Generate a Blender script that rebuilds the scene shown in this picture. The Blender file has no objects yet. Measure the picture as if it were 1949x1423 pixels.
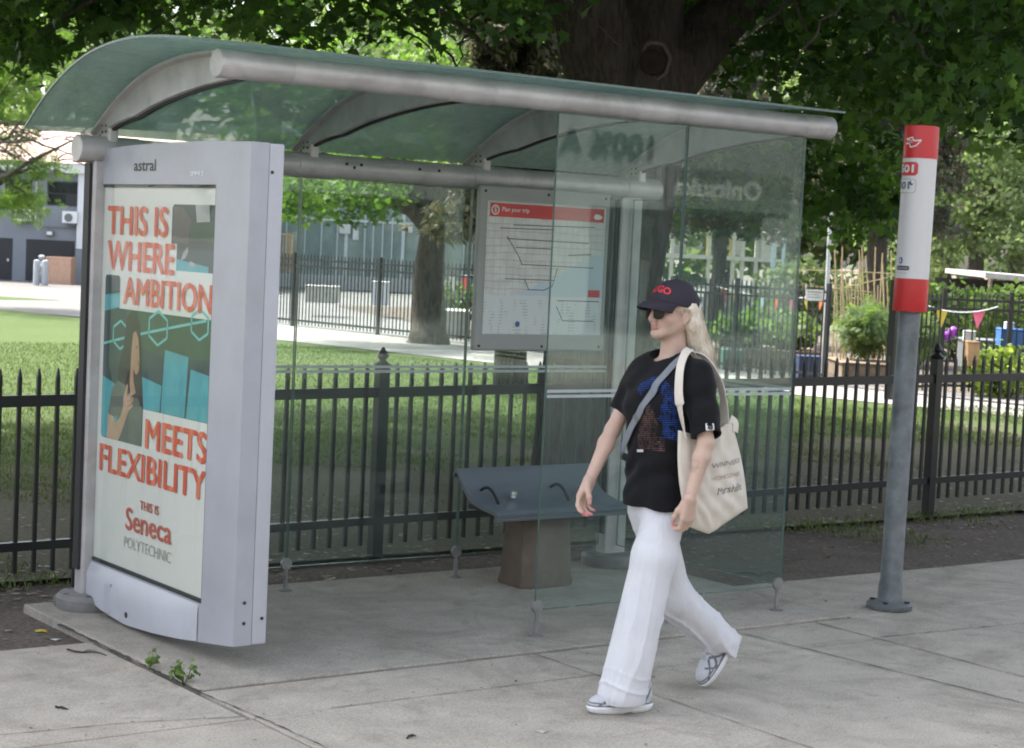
import bpy, bmesh, math, random
import numpy as np
from mathutils import Vector, Matrix, Euler
from mathutils.bvhtree import BVHTree

random.seed(7)
RNG = np.random.default_rng(11)
SC = bpy.context.scene
COL = SC.collection
R = math.radians

# ------------------------------------------------------------------ camera
cam_d = bpy.data.cameras.new("camera")
cam_o = bpy.data.objects.new("camera", cam_d)
COL.objects.link(cam_o)
CAM = Vector((-3.5679, -6.9857, 1.8073))
_yaw, _pitch, _roll = .6341, .0685, .0471
_f = Vector((math.sin(_yaw) * math.cos(_pitch), math.cos(_yaw) * math.cos(_pitch), -math.sin(_pitch)))
_r = Vector((math.cos(_yaw), -math.sin(_yaw), 0))
_u = _r.cross(_f)
_c, _s = math.cos(_roll), math.sin(_roll)
_r, _u = _c * _r + _s * _u, -_s * _r + _c * _u
cam_o.matrix_world = Matrix(((_r.x, _u.x, -_f.x, CAM.x), (_r.y, _u.y, -_f.y, CAM.y), (_r.z, _u.z, -_f.z, CAM.z), (0, 0, 0, 1)))
cam_d.sensor_width = 36
cam_d.lens = 36 * 3538 / 1949
cam_d.clip_start = .1
cam_d.clip_end = 1500
SC.camera = cam_o
cam_d.dof.use_dof = True; cam_d.dof.focus_distance = 7.6; cam_d.dof.aperture_fstop = 9.0

def ray(px, py):
    """direction through a pixel of the 1949 x 1423 photograph"""
    return _f + _r * ((px - 974.5) / 3538) - _u * ((py - 711.5) / 3538)
def at(px, py, depth):
    """point at a given depth in front of the camera (used only to look up where things stand)"""
    return CAM + ray(px, py) * depth
def at_y(px, py, y):
    d = ray(px, py); return CAM + d * ((y - CAM.y) / d.y)

# ------------------------------------------------------------------ light
SUN_EL, SUN_AZ = R(58), R(-18)          # azimuth measured from +Y towards +X
w = bpy.data.worlds.new("World"); SC.world = w; w.use_nodes = True
nt = w.node_tree; nt.nodes.clear()
sky = nt.nodes.new("ShaderNodeTexSky"); sky.sky_type = 'NISHITA'; sky.sun_disc = False
sky.sun_elevation = SUN_EL; sky.sun_rotation = SUN_AZ
sky.air_density = .8; sky.dust_density = 4.5; sky.ozone_density = 1.0
bg = nt.nodes.new("ShaderNodeBackground"); bg.inputs[1].default_value = .15
wo = nt.nodes.new("ShaderNodeOutputWorld")
hs = nt.nodes.new("ShaderNodeHueSaturation"); hs.inputs["Saturation"].default_value = .55      # a hazy, whitish sky
nt.links.new(sky.outputs[0], hs.inputs["Color"]); nt.links.new(hs.outputs[0], bg.inputs[0]); nt.links.new(bg.outputs[0], wo.inputs[0])
sd = bpy.data.lights.new("sun", 'SUN'); sd.energy = 2.0; sd.angle = R(1.6); sd.color = (1, .95, .87)
so = bpy.data.objects.new("sun", sd); COL.objects.link(so)
_ts = Vector((math.sin(SUN_AZ) * math.cos(SUN_EL), math.cos(SUN_AZ) * math.cos(SUN_EL), math.sin(SUN_EL)))
so.rotation_euler = _ts.to_track_quat('Z', 'Y').to_euler(); so.location = (0, 0, 40)

SC.view_settings.view_transform = 'Standard'; SC.view_settings.look = 'None'
SC.view_settings.exposure = 2.15; SC.view_settings.gamma = 1; SC.view_settings.use_curve_mapping = False
SC.cycles.max_bounces = 10; SC.cycles.transparent_max_bounces = 24
SC.cycles.transmission_bounces = 6; SC.cycles.diffuse_bounces = 4; SC.cycles.glossy_bounces = 4
SC.cycles.filter_width = 1.9; SC.cycles.use_denoising = True; SC.cycles.caustics_reflective = False; SC.cycles.caustics_refractive = False
SC.cycles.sample_clamp_indirect = 6

# ------------------------------------------------------------------ materials
MATS = {}
def _new(name):
    m = bpy.data.materials.new(name); m.use_nodes = True
    n = m.node_tree; b = n.nodes["Principled BSDF"]; MATS[name] = m
    return m, n, b
def N(n, t, **kw):
    x = n.nodes.new(t)
    for k, v in kw.items(): setattr(x, k, v)
    return x
def noise(n, scale, detail=4, rough=.55, vec=None, dist=0):
    x = N(n, "ShaderNodeTexNoise"); x.inputs["Scale"].default_value = scale
    x.inputs["Detail"].default_value = detail; x.inputs["Roughness"].default_value = rough; x.inputs["Distortion"].default_value = dist
    if vec: n.links.new(vec, x.inputs["Vector"])
    return x.outputs["Fac"]
def ramp(n, fac, stops):
    x = N(n, "ShaderNodeValToRGB"); e = x.color_ramp.elements
    while len(e) < len(stops): e.new(.5)
    for i, (p, c) in enumerate(stops):
        e[i].position = p; e[i].color = (*c, 1) if len(c) == 3 else c
    n.links.new(fac, x.inputs[0]); return x.outputs[0]
def mixc(n, fac, a, b, mode='MIX'):
    x = N(n, "ShaderNodeMix", data_type='RGBA', blend_type=mode)
    for s, v in ((x.inputs[0], fac), (x.inputs[6], a), (x.inputs[7], b)):
        if isinstance(v, bpy.types.NodeSocket): n.links.new(v, s)
        elif isinstance(v, (int, float)): s.default_value = v
        else: s.default_value = (*v, 1)
    return x.outputs[2]
def math_(n, op, a, b=0.0, c=None):
    x = N(n, "ShaderNodeMath", operation=op)
    for i, v in enumerate((a, b) if c is None else (a, b, c)):
        if isinstance(v, bpy.types.NodeSocket): n.links.new(v, x.inputs[i])
        else: x.inputs[i].default_value = v
    return x.outputs[0]
def coords(n, kind="Object", scale=(1, 1, 1)):
    t = N(n, "ShaderNodeTexCoord"); mp = N(n, "ShaderNodeMapping"); mp.inputs["Scale"].default_value = scale
    n.links.new(t.outputs[kind], mp.inputs[0]); return mp.outputs[0]
def geo_pos(n, scale=(1, 1, 1)):
    g = N(n, "ShaderNodeNewGeometry"); mp = N(n, "ShaderNodeMapping"); mp.inputs["Scale"].default_value = scale
    n.links.new(g.outputs["Position"], mp.inputs[0]); return mp.outputs[0]
def bump(n, b, h, strength=.3, dist=.02):
    x = N(n, "ShaderNodeBump"); x.inputs["Strength"].default_value = strength; x.inputs["Distance"].default_value = dist
    n.links.new(h, x.inputs["Height"]); n.links.new(x.outputs[0], b.inputs["Normal"])
def plain(name, c, rough=.5, metal=0.0, var=.12, scale=9, bumps=0.0, spec=.5, grime=0.0):
    """paint, metal, plastic or cloth: a base colour with uneven tone, a little roughness variation and grime"""
    m, n, b = _new(name); v = geo_pos(n)
    f = noise(n, scale, 6, .6, v)
    lo = tuple(max(0, x * (1 - var)) for x in c); hi = tuple(min(1, x * (1 + var)) for x in c)
    col = ramp(n, f, [(.3, lo), (.7, hi)])
    if grime:
        g = noise(n, scale * .35, 8, .7, v, .6)
        col = mixc(n, ramp(n, g, [(.5, (0, 0, 0)), (.75, (grime,) * 3)]), col, (.16, .14, .12))
    n.links.new(col, b.inputs["Base Color"])
    b.inputs["Metallic"].default_value = metal; b.inputs["Specular IOR Level"].default_value = spec
    r = N(n, "ShaderNodeMapRange"); n.links.new(f, r.inputs[0]); r.inputs[3].default_value = max(0, rough - .12); r.inputs[4].default_value = min(1, rough + .12)
    n.links.new(r.outputs[0], b.inputs["Roughness"])
    if bumps: bump(n, b, noise(n, scale * 14, 3, .6, v), bumps, .004)
    return m

# ------------------------------------------------------------------ object helpers
def tag(o, label=None, cat=None, group=None, kind=None):
    if label: o["label"] = label
    if cat: o["category"] = cat
    if group: o["group"] = group
    if kind: o["kind"] = kind
    return o
def empty(name, loc=(0, 0, 0), label=None, cat=None, group=None, rz=0):
    o = bpy.data.objects.new(name, None); COL.objects.link(o); o.location = loc; o.rotation_euler = (0, 0, rz)
    o.empty_display_size = .1
    return tag(o, label, cat, group)
def link(name, me, mat=None, parent=None, smooth=False, autosmooth=None):
    o = bpy.data.objects.new(name, me); COL.objects.link(o)
    if mat is not None:
        for m in (mat if isinstance(mat, (list, tuple)) else [mat]): me.materials.append(m)
    if parent is not None:
        o.parent = parent
    if smooth: me.shade_smooth()
    if autosmooth is not None: 
        me.shade_smooth(); me.set_sharp_from_angle(angle=R(autosmooth))
    return o
def raw_mesh(name, verts, faces):
    me = bpy.data.meshes.new(name); me.from_pydata([tuple(v) for v in verts], [], [tuple(f) for f in faces]); me.update(); return me
def np_mesh(name, V, F):
    """fast mesh from arrays, F is (M,k) with constant k"""
    me = bpy.data.meshes.new(name); V = np.asarray(V, np.float32); F = np.asarray(F, np.int32)
    me.vertices.add(len(V)); me.vertices.foreach_set("co", V.ravel())
    k = F.shape[1]; me.loops.add(F.size); me.loops.foreach_set("vertex_index", F.ravel())
    me.polygons.add(len(F)); me.polygons.foreach_set("loop_start", np.arange(0, F.size, k, dtype=np.int32))
    me.update(calc_edges=True); return me
def vcol(me, name, vals):
    vals = np.asarray(vals, np.float32)
    if vals.ndim == 1:
        a = me.attributes.new(name, 'FLOAT', 'POINT'); a.data.foreach_set("value", vals)
    else:
        if vals.shape[1] == 3: vals = np.concatenate([vals, np.ones((len(vals), 1), np.float32)], 1)
        a = me.attributes.new(name, 'FLOAT_COLOR', 'POINT'); a.data.foreach_set("color", vals.ravel())
def frame_of(d, up=Vector((0, 0, 1))):
    d = Vector(d).normalized()
    if abs(d.dot(up)) > .97: up = Vector((1, 0, 0))
    s = d.cross(up).normalized(); return s, s.cross(d).normalized()
class MB:
    """collects shapes; build() links them as one mesh object"""
    def __init__(s): s.v = []; s.f = []; s.mi = []; s.m = 0; s.st = []
    def add(s, V, F):
        o = len(s.v); s.st.append((o, len(s.f))); s.v += [tuple(x) for x in V]; s.f += [tuple(i + o for i in f) for f in F]; s.mi += [s.m] * len(F); return s
    def box(s, lo, hi, rot=None, piv=None):
        x0, y0, z0 = lo; x1, y1, z1 = hi
        V = [Vector(p) for p in ((x0, y0, z0), (x1, y0, z0), (x1, y1, z0), (x0, y1, z0), (x0, y0, z1), (x1, y0, z1), (x1, y1, z1), (x0, y1, z1))]
        if rot is not None:
            c = Vector(piv) if piv is not None else (Vector(lo) + Vector(hi)) / 2
            V = [rot @ (p - c) + c for p in V]
        return s.add(V, [(0, 3, 2, 1), (4, 5, 6, 7), (0, 1, 5, 4), (1, 2, 6, 5), (2, 3, 7, 6), (3, 0, 4, 7)])
    def tube(s, pts, rad, n=10, cap=True):
        pts = [Vector(p) for p in pts]; rad = list(rad) if hasattr(rad, '__len__') else [rad] * len(pts)
        V = []; F = []
        su = None
        for i, p in enumerate(pts):
            d = (pts[min(i + 1, len(pts) - 1)] - pts[max(i - 1, 0)])
            if su is None: a, b = frame_of(d)
            else:
                d = d.normalized(); a = (su - d * su.dot(d)).normalized(); b = a.cross(d)
            su = a
            for k in range(n):
                t = 2 * math.pi * k / n; V.append(p + (a * math.cos(t) + b * math.sin(t)) * rad[i])
        for i in range(len(pts) - 1):
            for k in range(n):
                F.append((i * n + k, i * n + (k + 1) % n, (i + 1) * n + (k + 1) % n, (i + 1) * n + k))
        if cap:
            F.append(tuple(range(n))[::-1]); F.append(tuple(range((len(pts) - 1) * n, len(pts) * n)))
        return s.add(V, F)
    def lathe(s, c, prof, n=24, axis=None):
        """prof: (radius, height) pairs round +Z at c, or round axis"""
        a, b, d = Vector((1, 0, 0)), Vector((0, 1, 0)), Vector((0, 0, 1))
        if axis is not None:
            d = Vector(axis).normalized(); a, b = frame_of(d); a, b = a, d.cross(a)
        V = []; F = []; c = Vector(c)
        for (r, h) in prof:
            for k in range(n):
                t = 2 * math.pi * k / n; V.append(c + d * h + (a * math.cos(t) + b * math.sin(t)) * r)
        m = len(prof)
        for i in range(m - 1):
            for k in range(n): F.append((i * n + k, i * n + (k + 1) % n, (i + 1) * n + (k + 1) % n, (i + 1) * n + k))
        F.append(tuple(range(n))[::-1]); F.append(tuple(range((m - 1) * n, m * n)))
        return s.add(V, F)
    def prism(s, poly, o, u, v, depth):
        """polygon (list of 2-D points) in the frame o,u,v pushed along u x v by depth"""
        o, u, v = Vector(o), Vector(u), Vector(v); w_ = u.cross(v).normalized() * depth; n = len(poly)
        A = [o + u * x + v * y for x, y in poly]; V = A + [p + w_ for p in A]
        F = [tuple(range(n))[::-1], tuple(range(n, 2 * n))] + [(i, (i + 1) % n, n + (i + 1) % n, n + i) for i in range(n)]
        return s.add(V, F)
    def build(s, name, mat=None, parent=None, smooth=False, autosmooth=None, bevel=0, **kw):
        me = raw_mesh(name, s.v, s.f)
        if any(s.mi): me.polygons.foreach_set("material_index", s.mi)
        o = link(name, me, mat, parent, smooth, autosmooth)
        if bevel:
            b = o.modifiers.new("bevel", 'BEVEL'); b.width = bevel; b.segments = 2; b.limit_method = 'ANGLE'; b.angle_limit = R(40)
        if kw: tag(o, **kw)
        return o

def build_each(b, name, mat, parent=None, **kw):
    """every shape collected in b becomes an object of its own"""
    out = []; st = b.st + [(len(b.v), len(b.f))]
    for (v0, f0), (v1, f1) in zip(st[:-1], st[1:]):
        if f1 == f0: continue
        c = MB(); c.add(b.v[v0:v1], [tuple(i - v0 for i in f) for f in b.f[f0:f1]])
        o = c.build(name, mat, **kw)
        if parent is not None: under(o, parent)
        out.append(o)
    return out
def under(o, p):
    """parent a part without moving it"""
    o.parent = p; o.matrix_parent_inverse = p.matrix_basis.inverted() if p.type == 'EMPTY' else Matrix.Identity(4)
    return o
def text_mesh(txt, size=1.0, bold=0.0, align='LEFT', width=1.0, shear=0.0, subdiv=0.0):
    """lettering as flat mesh data, baseline at the origin, +X reading direction"""
    c = bpy.data.curves.new("lettering", 'FONT'); c.body = txt; c.size = size; c.offset = bold; c.align_x = align; c.shear = shear; c.resolution_u = 3
    o = bpy.data.objects.new("lettering", c); COL.objects.link(o)
    bpy.context.view_layer.update()
    me = bpy.data.meshes.new_from_object(o.evaluated_get(bpy.context.evaluated_depsgraph_get()))
    bpy.data.objects.remove(o); bpy.data.curves.remove(c)
    V = np.array([v.co[:] for v in me.vertices]).reshape(-1, 3); V[:, 0] *= width
    F = [tuple(p.vertices) for p in me.polygons]
    bpy.data.meshes.remove(me)
    if subdiv:
        bm = bmesh.new(); vs = [bm.verts.new(v) for v in V]
        for f in F:
            try: bm.faces.new([vs[i] for i in f])
            except ValueError: pass
        bmesh.ops.triangulate(bm, faces=bm.faces[:])
        for _ in range(4):
            es = [e for e in bm.edges if e.calc_length() > subdiv]
            if not es: break
            bmesh.ops.subdivide_edges(bm, edges=es, cuts=1)
            bmesh.ops.triangulate(bm, faces=bm.faces[:])
        bm.verts.index_update()
        V = np.array([v.co[:] for v in bm.verts]); F = [tuple(v.index for v in f.verts) for f in bm.faces]; bm.free()
    return V, F
def fit_text(txt, box, bold=0.0, subdiv=0.0, shear=0.0):
    """lettering scaled to fill a box (x0, y0, x1, y1)"""
    V, F = text_mesh(txt, 1.0, bold, shear=shear)
    lo, hi = V.min(0), V.max(0)
    V[:, 0] = box[0] + (V[:, 0] - lo[0]) / (hi[0] - lo[0]) * (box[2] - box[0])
    V[:, 1] = box[1] + (V[:, 1] - lo[1]) / (hi[1] - lo[1]) * (box[3] - box[1])
    if subdiv:
        bm = bmesh.new(); vs = [bm.verts.new(v) for v in V]
        for f in F:
            try: bm.faces.new([vs[i] for i in f])
            except ValueError: pass
        bmesh.ops.triangulate(bm, faces=bm.faces[:])
        for _ in range(5):
            es = [e for e in bm.edges if e.calc_length() > subdiv]
            if not es: break
            bmesh.ops.subdivide_edges(bm, edges=es, cuts=1); bmesh.ops.triangulate(bm, faces=bm.faces[:])
        bm.verts.index_update()
        V = np.array([v.co[:] for v in bm.verts]); F = [tuple(v.index for v in f.verts) for f in bm.faces]; bm.free()
    return V, F
def place2d(V, o, u, v):
    o, u, v = np.array(o), np.array(u), np.array(v)
    return o + V[:, :1] * u + V[:, 1:2] * v
def bvh_of(o):
    me = o.data; M = o.matrix_world
    return BVHTree.FromPolygons([M @ v.co for v in me.vertices], [tuple(p.vertices) for p in me.polygons])
def project(V3, bvh, d, off=.002):
    """drop points along d on to a surface"""
    d = Vector(d).normalized(); out = []
    for p in V3:
        p = Vector(p); h = bvh.ray_cast(p - d * .6, d)
        out.append(h[0] - d * off if h[0] is not None else p)
    return out

# ------------------------------------------------------------------ signed-distance modelling for soft shapes
def smin(a, b, k): 
    if k <= 0: return np.minimum(a, b)
    h = np.clip(.5 + .5 * (b - a) / k, 0, 1); return b + (a - b) * h - k * h * (1 - h)
class SDF:
    def __init__(s): s.p = []
    def _a(s, fn, c, r, k, op): s.p.append((fn, np.array(c, float), float(r), k, op)); return s
    def cone(s, a, b, ra, rb, k=.02, op='+', flat=None):
        a = np.array(a, float); b = np.array(b, float); ab = b - a; L2 = ab @ ab
        def fn(P):
            q = P - a; t = np.clip(q @ ab / L2, 0, 1); q = q - t[:, None] * ab
            if flat is not None:
                nrm, sc = flat; h = q @ nrm; q = q + (h * (sc - 1))[:, None] * nrm
            return np.sqrt((q * q).sum(1)) - (ra + (rb - ra) * t)
        return s._a(fn, (a + b) / 2, math.sqrt(L2) / 2 + max(ra, rb), k, op)
    def chain(s, pts, rad, k=.02, op='+'):
        for i in range(len(pts) - 1): s.cone(pts[i], pts[i + 1], rad[i], rad[i + 1], k, op)
        return s
    def ell(s, c, r, k=.02, op='+', rot=None):
        c = np.array(c, float); r = np.array(r, float); M = np.array(rot) if rot is not None else None
        def fn(P):
            q = P - c
            if M is not None: q = q @ M
            k0 = np.sqrt(((q / r) ** 2).sum(1)); k1 = np.sqrt(((q / r ** 2) ** 2).sum(1)) + 1e-9
            return k0 * (k0 - 1) / k1
        return s._a(fn, c, r.max(), k, op)
    def loft(s, sec, k=.02, op='+', power=2.0):
        """sections (z, cx, cy, rx, ry), rising in z"""
        S = np.array(sec, float); z0, z1 = S[0, 0], S[-1, 0]
        def fn(P):
            z = P[:, 2]; I = lambda j: np.interp(z, S[:, 0], S[:, j])
            cx, cy, rx, ry = I(1), I(2), I(3), I(4)
            q = (np.abs((P[:, 0] - cx) / rx) ** power + np.abs((P[:, 1] - cy) / ry) ** power) ** (1 / power)
            d = (q - 1) * np.minimum(rx, ry)
            return np.maximum(d, np.maximum(z0 - z, z - z1))
        c = ((S[:, 1].min() + S[:, 1].max()) / 2, (S[:, 2].min() + S[:, 2].max()) / 2, (z0 + z1) / 2)
        return s._a(fn, c, math.hypot((z1 - z0) / 2, max(S[:, 3].max(), S[:, 4].max()) + .1 + (S[:, 1].max() - S[:, 1].min()) / 2), k, op)
    def fn(s, f, c, r, k=.02, op='+'): return s._a(f, c, r, k, op)
    def eval(s, P, c=None, rb=0):
        d = np.full(len(P), .5)
        for fn, pc, r, k, op in s.p:
            if c is not None and np.linalg.norm(pc - c) - r - rb > .05: continue
            e = fn(P)
            if op == '+': d = smin(d, e, k)
            elif op == '-': d = -smin(-d, e, k)
            elif op == '&': d = -smin(-d, -e, k)
            elif op == 'd': d = d + e
        return d
    def mesh(s, name, lo, hi, h):
        lo = np.array(lo, float); hi = np.array(hi, float); B = 16
        nb = np.ceil((hi - lo) / h / B).astype(int); n = nb * B + 1
        V = np.full(n, .5, np.float32)
        half = B * h / 2; rb = half * 1.7321
        g = np.arange(B + 1) * h
        gx, gy, gz = np.meshgrid(g, g, g, indexing='ij'); G = np.stack([gx.ravel(), gy.ravel(), gz.ravel()], 1)
        for i in range(nb[0]):
            for j in range(nb[1]):
                for k in range(nb[2]):
                    o = lo + np.array([i, j, k]) * B * h; c = o + half
                    dc = s.eval(c[None], c, rb)[0]
                    sl = (slice(i * B, i * B + B + 1), slice(j * B, j * B + B + 1), slice(k * B, k * B + B + 1))
                    if abs(dc) > rb * 1.5 + .03:
                        if dc < 0: V[sl] = -.5
                        continue
                    V[sl] = s.eval(o + G, c, rb).reshape(B + 1, B + 1, B + 1)
        return surface_net(name, V, lo, h)
def surface_net(name, V, lo, h):
    I = V < 0
    cnt = np.zeros(np.array(V.shape) - 1, np.int8)
    sh = [(a, b, c) for a in (0, 1) for b in (0, 1) for c in (0, 1)]
    n0, n1, n2 = V.shape
    for a, b, c in sh: cnt += I[a:n0 - 1 + a, b:n1 - 1 + b, c:n2 - 1 + c]
    act = np.argwhere((cnt > 0) & (cnt < 8))
    idx = np.full(cnt.shape, -1, np.int32); idx[tuple(act.T)] = np.arange(len(act))
    val = {q: V[act[:, 0] + q[0], act[:, 1] + q[1], act[:, 2] + q[2]] for q in sh}
    acc = np.zeros((len(act), 3)); num = np.zeros(len(act))
    for p in sh:
        for ax in range(3):
            if p[ax]: continue
            q = list(p); q[ax] = 1; q = tuple(q)
            a, b = val[p], val[q]; m = (a < 0) != (b < 0)
            t = np.where(m, a / np.where(m, a - b, 1), 0)
            pos = np.array(p, float)[None].repeat(len(act), 0); pos[:, ax] += t
            acc[m] += pos[m]; num[m] += 1
    P = (act + acc / num[:, None]) * h + lo
    F = []
    for ax in range(3):
        u, v = (ax + 1) % 3, (ax + 2) % 3
        s0 = [slice(None)] * 3; s1 = [slice(None)] * 3; s0[ax] = slice(0, -1); s1[ax] = slice(1, None)
        A, Bm = I[tuple(s0)], I[tuple(s1)]
        e = np.argwhere(A != Bm)
        ok = (e[:, u] > 0) & (e[:, v] > 0) & (e[:, u] < cnt.shape[u]) & (e[:, v] < cnt.shape[v]); e = e[ok]
        def cell(du, dv):
            c = e.copy(); c[:, u] -= du; c[:, v] -= dv; return idx[c[:, 0], c[:, 1], c[:, 2]]
        q = np.stack([cell(1, 1), cell(0, 1), cell(0, 0), cell(1, 0)], 1)
        fl = ~A[tuple(e.T)]
        q[fl] = q[fl][:, ::-1]
        F.append(q)
    F = np.concatenate(F); F = F[(F >= 0).all(1)]
    me = np_mesh(name, P, F); me.shade_smooth(); return me, P
# ================================================================== GROUND
def concrete(name, base, warm=0.0):
    m, n, b = _new(name); v = geo_pos(n)
    big = noise(n, .55, 5, .6, v); mid = noise(n, 4.5, 6, .65, v, .4); fine = noise(n, 95, 5, .8, v); st = noise(n, 1.6, 7, .7, v, 1.2)
    lo = tuple(x * .70 for x in base); hi = tuple(min(1, x * 1.2) for x in base)
    col = mixc(n, .5, ramp(n, big, [(.32, lo), (.68, hi)]), ramp(n, mid, [(.3, lo), (.7, hi)]))
    col = mixc(n, ramp(n, st, [(.5, (0, 0, 0)), (.66, (.5,) * 3)]), col, (base[0] * .52, base[1] * .5, base[2] * .48))
    col = mixc(n, .5, col, ramp(n, fine, [(.34, (.22,) * 3), (.66, (.78,) * 3)]), 'OVERLAY')
    vo = N(n, "ShaderNodeTexVoronoi"); vo.inputs["Scale"].default_value = 5.5; n.links.new(v, vo.inputs["Vector"])
    spot = ramp(n, vo.outputs["Distance"], [(.0, (.7,) * 3), (.035, (.7,) * 3), (.055, (0, 0, 0))])
    col = mixc(n, spot, col, (.1, .095, .09))
    sm = noise(n, 1.0, 5, .6, geo_pos(n, (1.2, 7, 1)), .8)
    col = mixc(n, ramp(n, sm, [(.6, (0, 0, 0)), (.72, (.3,) * 3)]), col, (base[0] * .5, base[1] * .5, base[2] * .5))
    smu = noise(n, 8.5, 3, .55, v, .3); col = mixc(n, ramp(n, smu, [(.6, (0, 0, 0)), (.69, (.3,) * 3)]), col, tuple(x * .45 for x in base))
    n.links.new(col, b.inputs["Base Color"]); b.inputs["Roughness"].default_value = .88; b.inputs["Specular IOR Level"].default_value = .25
    bump(n, b, math_(n, 'ADD', fine, math_(n, 'MULTIPLY', mid, .8)), .35, .004)
    return m
M_conc = concrete("sidewalk_concrete", (.435, .397, .340))
M_conc2 = concrete("old_slab_concrete", (.38, .350, .302))
M_path = concrete("path_concrete", (.31, .295, .275))
def earth(name, a, bb, grass=False):
    m, n, b = _new(name); v = geo_pos(n)
    f = noise(n, 3, 6, .65, v, .5); g = noise(n, 38, 5, .7, v); h = noise(n, 150, 2, .7, v)
    col = mixc(n, .55, ramp(n, f, [(.3, a), (.7, bb)]), ramp(n, g, [(.32, tuple(x * .5 for x in a)), (.7, tuple(min(1, x * 1.25) for x in bb))]))
    vo = N(n, "ShaderNodeTexVoronoi"); vo.inputs["Scale"].default_value = 30; n.links.new(v, vo.inputs["Vector"])
    chip = ramp(n, vo.outputs["Distance"], [(.1, (1, 1, 1)), (.17, (0, 0, 0))])
    pick = ramp(n, noise(n, 21, 2, .5, v), [(.56, (0, 0, 0)), (.6, (.75,) * 3)])
    col = mixc(n, mixc(n, 1.0, chip, pick, 'MULTIPLY'), col, (.34, .3, .25))
    n.links.new(col, b.inputs["Base Color"]); b.inputs["Roughness"].default_value = .95; b.inputs["Specular IOR Level"].default_value = .15
    bump(n, b, math_(n, 'ADD', g, h), .8, .02)
    return m
M_dirt = earth("bare_soil", (.11, .092, .078), (.245, .21, .178))
def lawn_mat():
    m, n, b = _new("lawn_grass"); v = geo_pos(n)
    f = noise(n, .35, 5, .6, v, .4); g = noise(n, 26, 5, .75, geo_pos(n, (1, 1, 1))); p = noise(n, .9, 6, .7, v, .8)
    col = mixc(n, .55, ramp(n, f, [(.3, (.055, .095, .024)), (.7, (.092, .135, .040))]), ramp(n, g, [(.3, (.032, .056, .013)), (.5, (.07, .112, .028)), (.72, (.14, .18, .06))]))
    # worn earth under the trees near the fence, thinning with distance from it
    sep = N(n, "ShaderNodeSeparateXYZ"); n.links.new(v, sep.inputs[0])
    mr = N(n, "ShaderNodeMapRange"); n.links.new(sep.outputs[1], mr.inputs[0]); mr.inputs[1].default_value = 2.0; mr.inputs[2].default_value = 8.5; mr.inputs[3].default_value = .42; mr.inputs[4].default_value = -.12
    w_ = math_(n, 'ADD', p, mr.outputs[0])
    dirt = ramp(n, noise(n, 30, 5, .7, v), [(.3, (.075, .064, .047)), (.7, (.19, .166, .126))])
    col = mixc(n, ramp(n, w_, [(.5, (0, 0, 0)), (.66, (.85,) * 3)]), col, dirt)
    n.links.new(col, b.inputs["Base Color"]); b.inputs["Roughness"].default_value = .9; b.inputs["Specular IOR Level"].default_value = .2
    bump(n, b, g, .9, .04); return m
M_lawn = lawn_mat()
def asphalt():
    m, n, b = _new("road_asphalt"); v = geo_pos(n)
    f = noise(n, 1.2, 6, .6, v); g = noise(n, 120, 3, .7, v)
    n.links.new(mixc(n, .5, ramp(n, f, [(.3, (.045,) * 3), (.7, (.07,) * 3)]), ramp(n, g, [(.3, (.02,) * 3), (.7, (.12,) * 3)])), b.inputs["Base Color"])
    b.inputs["Roughness"].default_value = .9; bump(n, b, g, .6, .008); return m
M_road = asphalt()

def sheet(name, poly, z, mat, sub=0):
    me = raw_mesh(name, [(x, y, z) for x, y in poly], [tuple(range(len(poly)))])
    return tag(link(name, me, mat), kind='structure')
sheet("ground", [(-400, -400), (400, -400), (400, 500), (-400, 500)], -.17, M_dirt)
sheet("road", [(-200, -13), (200, -13), (200, -2.95), (-200, -2.95)], -.155, M_road)
b = MB()                                                       # raised verge so that the pavement edge is a real kerb
b.box((-200, -2.95, -.166), (200, 300, -.03)); b.build("terrain", M_dirt, kind='structure')
b = MB(); b.box((-200, -2.945, -.16), (200, -2.76, -.002)); b.build("kerb", M_conc2, kind='structure', bevel=.012)
b = MB(); b.box((-200, -18, -.16), (200, -13, -.01)); b.build("far_pavement", M_conc2, kind='structure')

# pavement slabs with open joints
def slab(b, x0, x1, y0, y1, z, g=.004):
    b.box((x0 + g, y0 + g, -.1), (x1 - g, y1 - g, z))
xs = [-19.4, -17.8, -16.2, -14.6, -13, -11.4, -9.85, -8.25, -6.65, -5.05, -3.45, -1.84, -.24, 1.405, 3.17, 4.77, 6.37, 7.97, 9.57, 11.2, 12.8, 14.4, 16, 17.6]
rg = random.Random(3)
sp = MB()
for a, c in zip(xs[:-1], xs[1:]):
    z = rg.uniform(-.003, .003)
    slab(sp, a, c, -2.76, -.93, z, .005)
    if c <= -.2:
        slab(sp, a, c - (.0 if c < -.3 else .022), -.93, -.02, z + .002, .0025); slab(sp, a, c - (.0 if c < -.3 else .022), -.02, .52, z, .002)
    elif a >= 3.1:
        slab(sp, a + (0 if a > 3.2 else .26), c, -.49, .42, z + .001, .0025); slab(sp, a, c, -.93, -.49, z, .0025)
    else:
        slab(sp, a, c, -.93, -.482, z - .001, .003)
sp.build("sidewalk", M_conc, kind='structure', bevel=.004)
b = MB(); b.box((-.236, -.474, -.1), (3.42, 1.36, .012)); b.build("shelter_pad", M_conc2, kind='structure', bevel=.008)
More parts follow.
